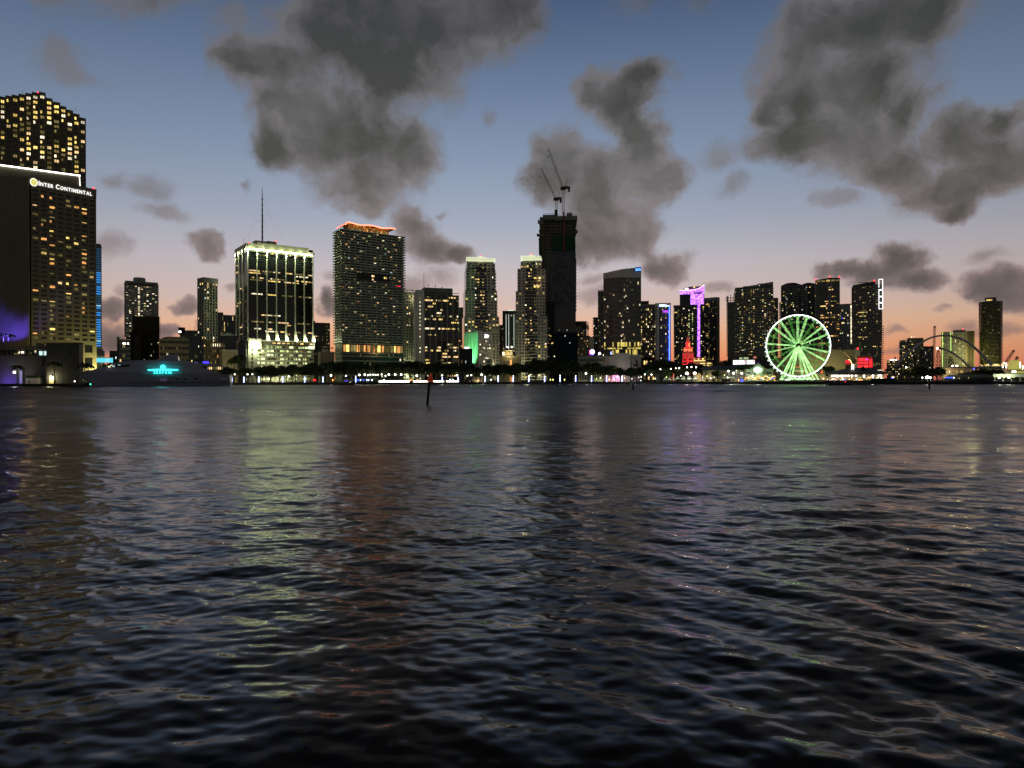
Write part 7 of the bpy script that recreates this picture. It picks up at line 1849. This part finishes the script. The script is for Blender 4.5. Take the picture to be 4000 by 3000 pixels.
# flood lamps on poles, the brightest heads enlarged to stand for their glare
def flood(label, p, y, Y, power, col=(1, .97, .85), r_=.7):
    o = at(p, y, Y); t_ = thing('flood_lamp', label, 'flood lamp', (o.x, Y, 1.6), 0, 'bright flood lamps of the marina'); h = o.z - 1.6
    MB().tube([(0, 0, 0), (0, 0, h)], .1, 6).build('post', C_STEEL, t_); MB().lathe([(.1, -.5 * r_), (.8 * r_, -.3 * r_), (r_, .2 * r_), (.6 * r_, .7 * r_), (.05, .9 * r_)], 10, (0, 0, h)).build('lamp_head', bpy.data.materials.get('flood_white') or emit('flood_white', (1, .98, .86), 14), t_)
    if power: lamp('POINT', (0, -1.3, h), col, power, t_, .4)
flood('left of two bright flood lamps above the tents', 2684, 1463, 520, 1700, r_=1.3); flood('right of two bright flood lamps above the tents', 2714, 1462, 520, 1700, r_=1.15)
flood('tall flood lamp leftmost before the lit market wall', 2846, 1454, 472, 900); flood('lower flood lamp second before the lit market wall', 2865, 1463, 471, 900); flood('highest flood lamp third before the lit market wall', 2876, 1451, 472, 900); flood('flood lamp rightmost before the lit market wall', 2898, 1463, 470, 900)
flood('very bright starlike flood lamp on the right shore', 3623, 1483, 405, 2600, (.85, 1, .6), 1.1); flood('small flood lamp left of the starlike lamp', 3603, 1483, 405, 0, r_=.4); flood('small flood lamp right of the starlike lamp', 3636, 1483, 405, 0, r_=.4)
flood('orange lamp high on a pole over the right trees', 3540, 1443, 440, 600, (1, .6, .3), .5); flood('left of the twin orange lamps below the lime condo', 3721, 1438, 450, 500, (1, .7, .35), .55); flood('right of the twin orange lamps below the lime condo', 3738, 1438, 450, 500, (1, .7, .35), .55)
flood('blue lamp below the big arch', 3804, 1449, 450, 300, (.2, .2, 1), .5)
for o in [x for x in bpy.data.objects if x.get('label') == 'blue lamp below the big arch']:
    for c in o.children:
        if c.name.startswith('lamp_head'): c.data.materials[0] = emit('deep_blue_lamp', srgb(60, 60, 255), 6)
# market hall
b = Bld('market_hall', 'long low market hall with grey roof and lit cream wall behind the palms', 'market hall', 2738, 2945, 1436, 500, theta=0, D=26, seed=140)
ze = b.z(1447); zr = b.z(1431)
b.box('wall', C_BEIGE, b.u(2745), b.W, 3, b.D, 0, ze)
MB().add([(b.u(2738), 1, ze), (b.u(2880), 1, ze), (b.u(2850), 12, b.z(1431)), (b.u(2738), 12, b.z(1437)), (b.u(2738), 1, ze - .5), (b.u(2880), 1, ze - .5)], [(0, 1, 2, 3), (4, 5, 1, 0)]).build('roof', pbr('dark_green_roof', (.05, .07, .06), .6), b.root)
MB().add([(b.u(2820), .6, ze + .3), (b.u(2960), .6, ze + .8), (b.u(2950), 10, b.z(1426)), (b.u(2846), 10, b.z(1428)), (b.u(2820), .6, ze - .4), (b.u(2960), .6, ze)], [(0, 1, 2, 3), (4, 5, 1, 0)]).build('roof', bpy.data.materials['dark_green_roof'], b.root)
for i in range(10): b.box('wall_panel', C_WHITE, b.u(2835) + i * 1.4, b.u(2835) + i * 1.4 + 1.1, 2.7, 2.98, 2.5, ze - 1)
for i in range(16): b.box('shop_window', pick(b.rng, [(L_WARM, 2), (L_DIM, 4), (L_WHITE, 1), (GLASS, 4)]), b.u(2745) + i * 2.2, b.u(2745) + i * 2.2 + 1.6, 2.7, 2.95, .3, 1.9)
b = Bld('billboard_building', 'dark shop building with a long glowing white and red billboard', 'building', 2858, 2990, 1400, 540, theta=0, D=14, seed=141)
b.core(C_BLACK, z1=b.z(1410))
M_BB = bpy.data.materials.new('billboard_print'); M_BB.use_nodes = True
t = NT(M_BB.node_tree); t.n.clear(); oc = t.node('ShaderNodeTexCoord').outputs['Generated']
wv = t.node('ShaderNodeTexWave'); wv.inputs['Scale'].default_value = 1.2; wv.inputs['Distortion'].default_value = 6; t.l.new(oc, wv.inputs['Vector'])
e = t.node('ShaderNodeEmission'); t.l.new(t.mix(t.maprange(wv.outputs['Fac'], .90, .97), (1, .97, .95, 1), srgb(200, 30, 40)), e.inputs[0]); e.inputs[1].default_value = 1.7
o = t.node('ShaderNodeOutputMaterial'); t.l.new(e.outputs[0], o.inputs[0]); M_BB.cycles.emission_sampling = 'NONE'
b.box('billboard', M_BB, b.u(2864), b.u(2912), -.4, -.1, b.z(1432), b.z(1411)); b.box('billboard', M_BB, b.u(2917), b.u(2948), -.4, -.1, b.z(1429), b.z(1411))
for (p, q_) in ((2888, 2900), (2905, 2924)): MB().box(b.u(p), b.u(q_), -.4, -.1, b.z(1408), b.z(1400)).build('roof_sign', emit('pale_green_sign', srgb(200, 220, 160), .7) if not bpy.data.materials.get('pale_green_sign') else bpy.data.materials['pale_green_sign'], b.root)
b.box('roof_sign', emit('pink_sign', srgb(230, 130, 110), .7), b.u(2943), b.u(2955), -.4, -.1, b.z(1405), b.z(1397))
b.box('violet_panel', emit('violet_panel_light', srgb(80, 40, 110), .3), b.u(2950), b.u(2966), -.35, -.1, b.z(1426), b.z(1416))
# gabled waterfront restaurant
b = Bld('gabled_restaurant', 'green-lit gabled waterfront restaurant with bright sign left of the wheel', 'restaurant', 2910, 3035, 1440, 468, theta=0, D=18, seed=142)
M_GR = pbr('pale_green_siding', (.36, .46, .34), .75)
b.box('wall', M_GR, b.u(2912), b.u(3020), 4, b.D, 0, b.z(1446))
g0, g1, gm = b.u(2942), b.u(2985), b.u(2961)
MB().prism([(g0, 0), (g1, 0)], 0, 0) if False else None
zeg = b.z(1444); zpk = b.z(1428)
MB().add([(g0, 1, 0), (g1, 1, 0), (g1, 1, zeg), (gm, 1, zpk), (g0, 1, zeg), (g0, 14, 0), (g1, 14, 0), (g1, 14, zeg), (gm, 14, zpk), (g0, 14, zeg)], [(0, 1, 2, 3, 4), (9, 8, 7, 6, 5), (1, 6, 7, 2), (0, 4, 9, 5)]).build('gable_house', M_GR, b.root)
MB().add([(g0 - 2, .4, zeg - 1.2), (gm, .4, zpk + .4), (gm, 14, zpk + .4), (g0 - 2, 14, zeg - 1.2), (g0 - 2, .4, zeg - .7), (gm, .4, zpk + .9), (gm, 14, zpk + .9), (g0 - 2, 14, zeg - .7)], [(0, 3, 2, 1), (4, 5, 6, 7), (0, 1, 5, 4)]).build('roof', M_GR, b.root)
MB().add([(gm, .4, zpk + .4), (g1 + 2, .4, zeg - 1.2), (g1 + 2, 14, zeg - 1.2), (gm, 14, zpk + .4), (gm, .4, zpk + .9), (g1 + 2, .4, zeg - .7), (g1 + 2, 14, zeg - .7), (gm, 14, zpk + .9)], [(0, 3, 2, 1), (4, 5, 6, 7), (0, 1, 5, 4)]).build('roof', M_GR, b.root)
MB().add([(b.u(2990), 3, b.z(1446)), (b.u(3020), 3, b.z(1452)), (b.u(3020), 12, b.z(1440)), (b.u(2990), 12, b.z(1444))], [(0, 1, 2, 3)]).build('roof', bpy.data.materials['dark_green_roof'], b.root)
E_SG = emit('restaurant_sign_light', (.9, .95, 1), 6)
MB().lathe([(.05, 0), (1.9, .05), (1.9, .3), (.05, .35)], 16).build('sign_disc', E_SG, b.root, loc=(b.u(2958), .6, b.z(1449)), rot=(R(90), 0, 0), scale=(1.1, .8, 1))
b.box('sign_panel', E_SG, b.u(2961), b.u(2974), .4, .7, b.z(1453), b.z(1446))
for p in (2946, 2978): b.box('window', GLASS_BLUE, b.u(p), b.u(p + 5), .9, .99, b.z(1468), b.z(1458))
for (p, q_, y0, y1) in ((2915, 2930, 1464, 1458), (2994, 3016, 1466, 1458)): b.box('window', GLASS_BLUE, b.u(p), b.u(q_), 3.8, 3.99, b.z(y0), b.z(y1))
MB().tube([(b.u(2948), .7, b.z(1457)), (b.u(2968), .7, b.z(1470))], .28, 5).build('diagonal_brace', C_WHITE, b.root)
b.box('terrace_deck', C_DARK, b.u(2905), b.u(3035), -4, 4, 0, .5)
rr = random.Random(9)
E_FL = [emit('festoon_' + n_, c_, 3.2) for n_, c_ in (('amber', srgb(255, 190, 100)), ('white', srgb(255, 240, 220)), ('orange', srgb(255, 120, 60)), ('blue', srgb(90, 110, 255)))]
bulb = [MB().lathe([(.03, 0), (.3, .1), (.34, .45), (.05, .7)], 8).mesh('festoon_lamp', m) for m in E_FL]
for i in range(46):
    p = 2910 + i * 2.6
    z = b.z(1480 + 4 * math.sin(i * .55) + rr.uniform(-1, 1)) if i % 3 else b.z(1488 + rr.uniform(-5, 4))
    k = rr.choices(range(4), (5, 3, 2, 1))[0]
    link('festoon_lamp', bulb[k], b.root, (b.u(p), -2 - rr.random() * 2, z), scale=(rr.uniform(.6, 1.8),) * 2 + (rr.uniform(.5, 1.1),))
MB().tube([(b.u(2910 + i * 5), -2, b.z(1478 + 4 * math.sin(i * 1.05))) for i in range(25)], .25, 5).build('awning_edge', emit('awning_glow', srgb(255, 205, 140), 1.2), b.root)
for i in range(22): b.box('rail_post', C_BLACK, b.u(2906) + i * 1.0, b.u(2906) + i * 1.0 + .12, -4, -3.9, .5, 2.2)
b.box('kiosk', L_ORANGE, b.u(3021), b.u(3028), -3, -1, .6, 2.6)
b.box('blue_sign', emit('blue_sign_light', srgb(70, 90, 255), 2.5), b.u(2893), b.u(2904), -3, -2.8, b.z(1497), b.z(1487))
lamp('POINT', (b.u(2962), -5, 6), (.6, 1, .5), 1100, b.root, .4); lamp('POINT', (b.u(2990), -3, 3), (1, .7, .35), 500, b.root, .4); lamp('POINT', (b.u(2930), -3, 3), (1, .8, .5), 500, b.root, .4)
# round restaurant with shallow roof
b = Bld('round_restaurant', 'low wide pyramid-roofed restaurant with a row of bright lamps', 'restaurant', 3221, 3470, 1446, 424, theta=0, D=30, seed=143)
M_RF = pbr('slate_green_roof', (.055, .075, .07), .6, var=.1, vscale=.2)
ze = b.z(1462); W_ = b.W
MB().add([(-1, -2, ze), (W_ + 1, -2, ze - .2), (W_ + 1, b.D, ze), (-1, b.D, ze), (W_ * .40, 12, b.z(1443)), (W_ * .62, 12, b.z(1443)), (-1, -2, ze - .9), (W_ + 1, -2, ze - 1.1)], [(0, 1, 5, 4), (1, 2, 5), (2, 3, 4, 5), (3, 0, 4), (6, 7, 1, 0)]).build('roof', M_RF, b.root)
MB().add([(b.u(3364), 4, b.z(1450)), (b.u(3382), 4, b.z(1450)), (b.u(3371), 6, b.z(1434)), (b.u(3364), 10, b.z(1450)), (b.u(3382), 10, b.z(1450))], [(0, 1, 2), (0, 2, 3), (1, 4, 2), (3, 2, 4)]).build('roof_peak', C_BLACK, b.root)
b.box('wall', C_BROWN, 2, W_ - 2, 3, b.D - 4, 0, ze - .9)
E_LR = emit('restaurant_lamp', (1, .94, .82), 8)
for i, p in enumerate((3251, 3257, 3262, 3268, 3273, 3284, 3293, 3302, 3315, 3328, 3344, 3375, 3410, 3433, 3441)):
    MB().lathe([(.05, 0), (.5, .12), (.55, .6), (.1, .9)], 8, (b.u(p), 1.2, b.z(1477))).build('eave_lamp', E_LR, b.root)
    if i % 3 == 0: lamp('POINT', (b.u(p), .2, b.z(1478)), (1, .88, .7), 350, b.root, .3)
for i in range(56):
    p = 3212 + rr.random() * 285; y = rr.uniform(1480, 1494); k = rr.choices(range(4), (5, 5, 2, .6))[0]
    link('table_lamp', bulb[k], b.root, (b.u(p), -1 - rr.random() * 3, b.z(y)), scale=(rr.uniform(.5, 2.2), 1, rr.uniform(.4, 1.2)))
for (p, q_, y0, y1, m) in ((3350, 3366, 1483, 1479, L_GREEN), (3388, 3404, 1484, 1478, L_WARM), (3240, 3251, 1500, 1488, L_WHITE), (3352, 3371, 1501, 1492, L_GREEN), (3428, 3450, 1455, 1452, L_WHITE)): b.box('lit_panel', m, b.u(p), b.u(q_), -3.4, -3.1, b.z(y0), b.z(y1))
b.box('terrace_hedge', pbr('terrace_hedge_green', (.03, .06, .02), .9, var=.4, vscale=1.5), b.u(3400), b.u(3500), -6, -4, 0, 2.0)
b.box('terrace_hedge', bpy.data.materials['terrace_hedge_green'], b.u(3222), b.u(3400), -6, -5, 0, .8)
lamp('POINT', (b.u(3474), -2, 3), (.95, 1, .25), 700, b.root, .3)
b = Bld('orange_sign_gable', 'small gabled cream house with orange triangle sign right of the wheel', 'building', 3199, 3224, 1456, 430, theta=0, D=10, seed=144)
b.core(C_BEIGE); MB().add([(0, -.1, b.H), (b.W, -.1, b.H), (b.W * .5, -.1, b.H + 2), (0, 9, b.H), (b.W, 9, b.H), (b.W * .5, 9, b.H + 2)], [(0, 1, 2), (3, 5, 4), (0, 2, 5, 3), (1, 4, 5, 2)]).build('gable', C_BEIGE, b.root)
MB().add([(b.W * .25, -.3, b.H - 1), (b.W * .65, -.3, b.H - 1), (b.W * .45, -.3, b.H + 1), (b.W * .25, -.1, b.H - 1), (b.W * .65, -.1, b.H - 1), (b.W * .45, -.1, b.H + 1)], [(0, 1, 2), (0, 3, 4, 1), (1, 4, 5, 2), (2, 5, 3, 0)]).build('triangle_sign', emit('orange_sign', srgb(255, 110, 60), 1.2), b.root)
lamp('POINT', (b.W * .5, -3, 2.5), (.9, 1, .5), 250, b.root, .3)
# giant guitar over the roof
Yg = 432
o = at(3332, 1447, Yg); gt = thing('guitar_sculpture', 'giant upright guitar sculpture on the restaurant roof', 'sculpture', o, R(-26))
q = lambda p, y: ((p - 3332) / FPX * Yg / .97, at(p, y, Yg).z - o.z)
M_GT = pbr('guitar_gold_paint', (.40, .30, .16), .4, .2)
outl = [(3316, 1412), (3320, 1411), (3326, 1417), (3329, 1424), (3335, 1422), (3342, 1414), (3346, 1406), (3347, 1414), (3346, 1424), (3340, 1430), (3331, 1430), (3325, 1424), (3320, 1418)]
outl = [(3318, 1411), (3323, 1405), (3325, 1398), (3329, 1400), (3333, 1405), (3340, 1406), (3345, 1411), (3346, 1418), (3343, 1425), (3337, 1430), (3330, 1429), (3327, 1423), (3325, 1416), (3321, 1413)]
n_ = len(outl); pv = [(q(p, y)[0], -.5, q(p, y)[1]) for p, y in outl] + [(q(p, y)[0], .5, q(p, y)[1]) for p, y in outl]
MB().add(pv, [tuple(range(n_ - 1, -1, -1)), tuple(range(n_, 2 * n_))] + [(i, (i + 1) % n_, n_ + (i + 1) % n_, n_ + i) for i in range(n_)]).build('body', M_GT, gt)
edge = [(3316, 1411), (3320, 1411.5), (3324, 1415), (3326, 1422), (3329, 1428), (3333, 1431)]
MB().tube([(q(p, y)[0], -.6, q(p, y)[1]) for p, y in edge], .22, 5).build('neon_edge', emit('guitar_neon', srgb(255, 225, 150), 2.2), gt)
MB().tube([(q(p, y)[0], -.55, q(p, y)[1]) for p, y in ((3337, 1430.5), (3344, 1426), (3347, 1418), (3345, 1410), (3340, 1405))], .13, 5).build('neon_edge', emit('guitar_neon_dim', srgb(235, 150, 100), .8), gt)
MB().tube([(q(3327, 1409)[0], -.2, q(3327, 1409)[1]), (q(3299, 1377)[0], -.2, q(3299, 1377)[1])], .3, 6).build('neck', M_GT, gt)
MB().tube([(q(3325, 1409)[0], -.55, q(3325, 1409)[1]), (q(3300, 1380)[0], -.55, q(3300, 1380)[1])], .10, 5).build('neck_light', emit('neck_glow', srgb(220, 180, 100), .9), gt)
MB().box(q(3295, 1377)[0], q(3300, 1377)[0], -.3, .3, q(3295, 1379)[1], q(3295, 1372)[1]).build('headstock', M_GT, gt)
for p in (3328, 3334): MB().tube([(q(p, 1447)[0], 0, -.6), (q(p, 1430)[0], 0, q(p, 1430)[1])], .28, 6).build('leg', emit('leg_light', (1, .98, .9), 2.5) if not bpy.data.materials.get('leg_light') else bpy.data.materials['leg_light'], gt)
# right: marina yacht, terminal, lit hangar
b = Bld('moored_yacht', 'dark moored yacht with a blue glowing hull strip on the right', 'yacht', 3680, 3885, 1478, 398, theta=0, D=9, zb=1.2, seed=150)
n_ = 14; vs = []; fs = []
for i in range(n_ + 1):
    f = i / n_; u = b.W * f; hb = 4.2 * (1 - max(0, (f - .6) / .4) ** 2.2); zs = b.z(1491) + (.8 if f > .6 else 0) * (f - .6) / .4 * 2
    vs += [(u, 4.5 - hb, zs), (u - .8 * f, 4.5 - hb * .6, -1.5), (u - .8 * f, 4.5 + hb * .6, -1.5), (u, 4.5 + hb, zs)]
for i in range(n_):
    for k in range(4): fs.append((i * 4 + k, i * 4 + 4 + k, i * 4 + 4 + (k + 1) % 4, i * 4 + (k + 1) % 4))
fs.append((0, 1, 2, 3)); fs.append(tuple(n_ * 4 + k for k in (3, 2, 1, 0)))
M_YD = pbr('dark_yacht_paint', (.05, .05, .055), .4)
link('hull', new_mesh('hull', vs, fs, M_YD), b.root)
b.box('lower_deck', M_YD, b.u(3685), b.u(3850), 1.5, 7.5, b.z(1491), b.z(1481)); b.box('upper_deck', C_DARK, b.u(3700), b.u(3870), 2, 7, b.z(1481), b.z(1472)); b.box('top_deck', M_YD, b.u(3740), b.u(3840), 2.5, 6.5, b.z(1472), b.z(1468))
b.box('blue_strip', emit('blue_hull_strip', srgb(60, 90, 255), 2.2), b.u(3692), b.u(3722), 1.2, 1.48, b.z(1485), b.z(1481.5)); b.box('white_strip', L_DIM, b.u(3724), b.u(3752), 1.3, 1.48, b.z(1486), b.z(1485))
for (p, y, m) in ((3687, 1484, L_WARM), (3724, 1484, E_WHITE), (3745, 1486, L_WARM), (3782, 1485, L_WARM), (3813, 1495, L_DIM), (3680, 1486, L_DIM)): b.box('deck_lamp', m, b.u(p), b.u(p + 3.5), 1.0, 1.18, b.z(y + 1.5), b.z(y - 2))
b = Bld('terminal_building', 'long low cream terminal with arcade windows behind the right trees', 'building', 3680, 3800, 1446, 470, theta=0, D=20, seed=151)
b.core(C_BEIGE); b.box('roof', C_DARK, -.6, b.W + .6, -.8, b.D, b.H, b.H + .8); b.nogrid('F', 22, 2, 1, b.H - .6, .5, .4); b.light(.3, SET_YELLOW, maxn=30)
lamp('POINT', (b.u(3700), -5, 6), (1, .75, .4), 1200, b.root, .4)
b = Bld('causeway', 'raised causeway deck with lit railing at the right arch foot', 'causeway', 3770, 4100, 1440, 560, theta=0, D=14, seed=152)
b.box('deck', C_GREY, 0, b.W, 0, b.D, b.H - 2, b.H)
for i in range(12): b.box('pier', C_GREY, 2 + i * b.W / 12, 3.5 + i * b.W / 12, 4, 6, 0, b.H - 2)
for i in range(40): b.box('rail_light', pick(b.rng, [(L_YEL, 3), (L_WARM, 3), (L_DIM, 2)]), b.u(3825) + i * 1.45, b.u(3825) + i * 1.45 + .9, -.3, -.05, b.H + .3, b.H + 1.3)
b = Bld('lit_hangar', 'yellow-lit hangar building with bright corner lamps at the right edge', 'hangar', 3936, 3990, 1417, 500, theta=0, D=20, seed=153)
E_HG = emit('hangar_face_light', srgb(225, 215, 110), .55, noise=.15, nscale=.1)  # yellow light on shed and eave put into them as emission
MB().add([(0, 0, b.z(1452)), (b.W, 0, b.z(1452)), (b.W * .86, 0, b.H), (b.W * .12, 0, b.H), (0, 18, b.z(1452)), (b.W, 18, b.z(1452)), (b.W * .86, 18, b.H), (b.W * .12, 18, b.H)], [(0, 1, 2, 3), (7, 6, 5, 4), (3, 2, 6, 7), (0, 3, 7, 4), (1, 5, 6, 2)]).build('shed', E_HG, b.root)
b.box('base', C_BEIGE, -8, b.W + 10, 2, b.D, 0, b.z(1452))
E_HL = emit('hangar_lamp', (1, .9, .6), 6)
for (p, y0, y1) in ((3929, 1447, 1426), (3983, 1447, 1424), (3993, 1452, 1438), (3919, 1430, 1424), (3915, 1446, 1436)): b.box('corner_lamp', E_HL, b.u(p), b.u(p + 4), -1, -.4, b.z(y0), b.z(y1))
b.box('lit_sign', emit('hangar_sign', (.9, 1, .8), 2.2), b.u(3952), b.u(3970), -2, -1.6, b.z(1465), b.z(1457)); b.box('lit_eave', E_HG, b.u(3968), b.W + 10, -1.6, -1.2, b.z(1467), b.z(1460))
lamp('POINT', (b.W * .3, -6, 14), (1, .9, .5), 1800, b.root, .5)
b = Bld('ferry_terminal', 'low pale green lit dock shed with lamps at the far right shore', 'dock shed', 3880, 4060, 1470, 402, theta=0, D=14, seed=154)
b.box('roof', M_TENT, b.u(3880), b.W, 0, b.D, b.z(1483), b.H); b.box('back_wall', C_DARK, b.u(3880), b.W, 8, b.D, 0, b.z(1483))
for (p, q_, y0, y1, m) in ((3881, 3885, 1486, 1483, L_WARM), (3899, 3907, 1488, 1483, E_WHITE), (3920, 3926, 1486, 1483, L_WARM), (3935, 3946, 1486, 1481, E_WHITE), (3957, 3962, 1485, 1482, L_WARM)): b.box('dock_lamp', m, b.u(p), b.u(q_), 1, 1.4, b.z(y0), b.z(y1))
for i in range(7): b.box('post', C_PALE, b.u(3885) + i * 4, b.u(3885) + i * 4 + .25, .3, .55, 0, b.z(1483))
lamp('POINT', (b.u(3905), -4, 3.5), (.9, 1, .65), 900, b.root, .4); lamp('POINT', (b.u(3940), -4, 3.5), (.9, 1, .65), 900, b.root, .4)
# quay fences and dock edge on the right
for (a, c, lb) in ((2900, 3036, 'low dock railing in front of the gabled restaurant'), (3040, 3220, 'low concrete dock wall below the wheel'), (3500, 3680, 'low dark railing on the far right quay')):
    Y0, Y1 = shoreY(a) + 1.2, shoreY(c) + 1.2
    t_ = thing('dock_wall', lb, 'dock wall', (atX(a, Y0), Y0, 1.68), math.atan2(Y1 - Y0, atX(c, Y1) - atX(a, Y0)), 'dock edges on the right')
    L = math.hypot(atX(c, Y1) - atX(a, Y0), Y1 - Y0); MB().box(0, L, 0, .3, 0, .25 if a != 3040 else 1.1).build('wall', C_BEIGE if a == 3040 else C_DARK, t_)
    if a != 3040:
        MB().box(0, L, .05, .15, 1.0, 1.1).build('rail', C_BLACK, t_)
        for i in range(int(L / 2)): ubox('post', t_, C_BLACK, i * 2, i * 2 + .12, .03, .17, .25, 1.0)
# flags by the lamps
for i, (p, y, c) in enumerate(((2524, 1458, 'teal'), (2534, 1455, 'pale'), (2543, 1456, 'red striped'))):
    Y = 575; o = at(p, y, Y); t_ = thing('flag', f'{c} flag on a pole near the tents', 'flag', (o.x, Y, 1.6), 0, 'flags near the tents')
    MB().tube([(0, 0, 0), (0, 0, o.z - 1.6 + 2)], .07, 5).build('pole', C_STEEL, t_)
    vs = [(.1 + .55 * k, .25 * math.sin(k * 1.3), o.z - 1.6 + 1.8 - .35 * k - (1.7 if r_ else 0)) for r_ in (0, 1) for k in range(6)]
    link('cloth', new_mesh('cloth', vs, [(k, k + 1, 7 + k, 6 + k) for k in range(5)], pbr('flag_' + c.replace(' ', '_'), {'teal': (.1, .35, .35), 'pale': (.5, .48, .4), 'red striped': (.5, .3, .28)}[c], .8)), t_)
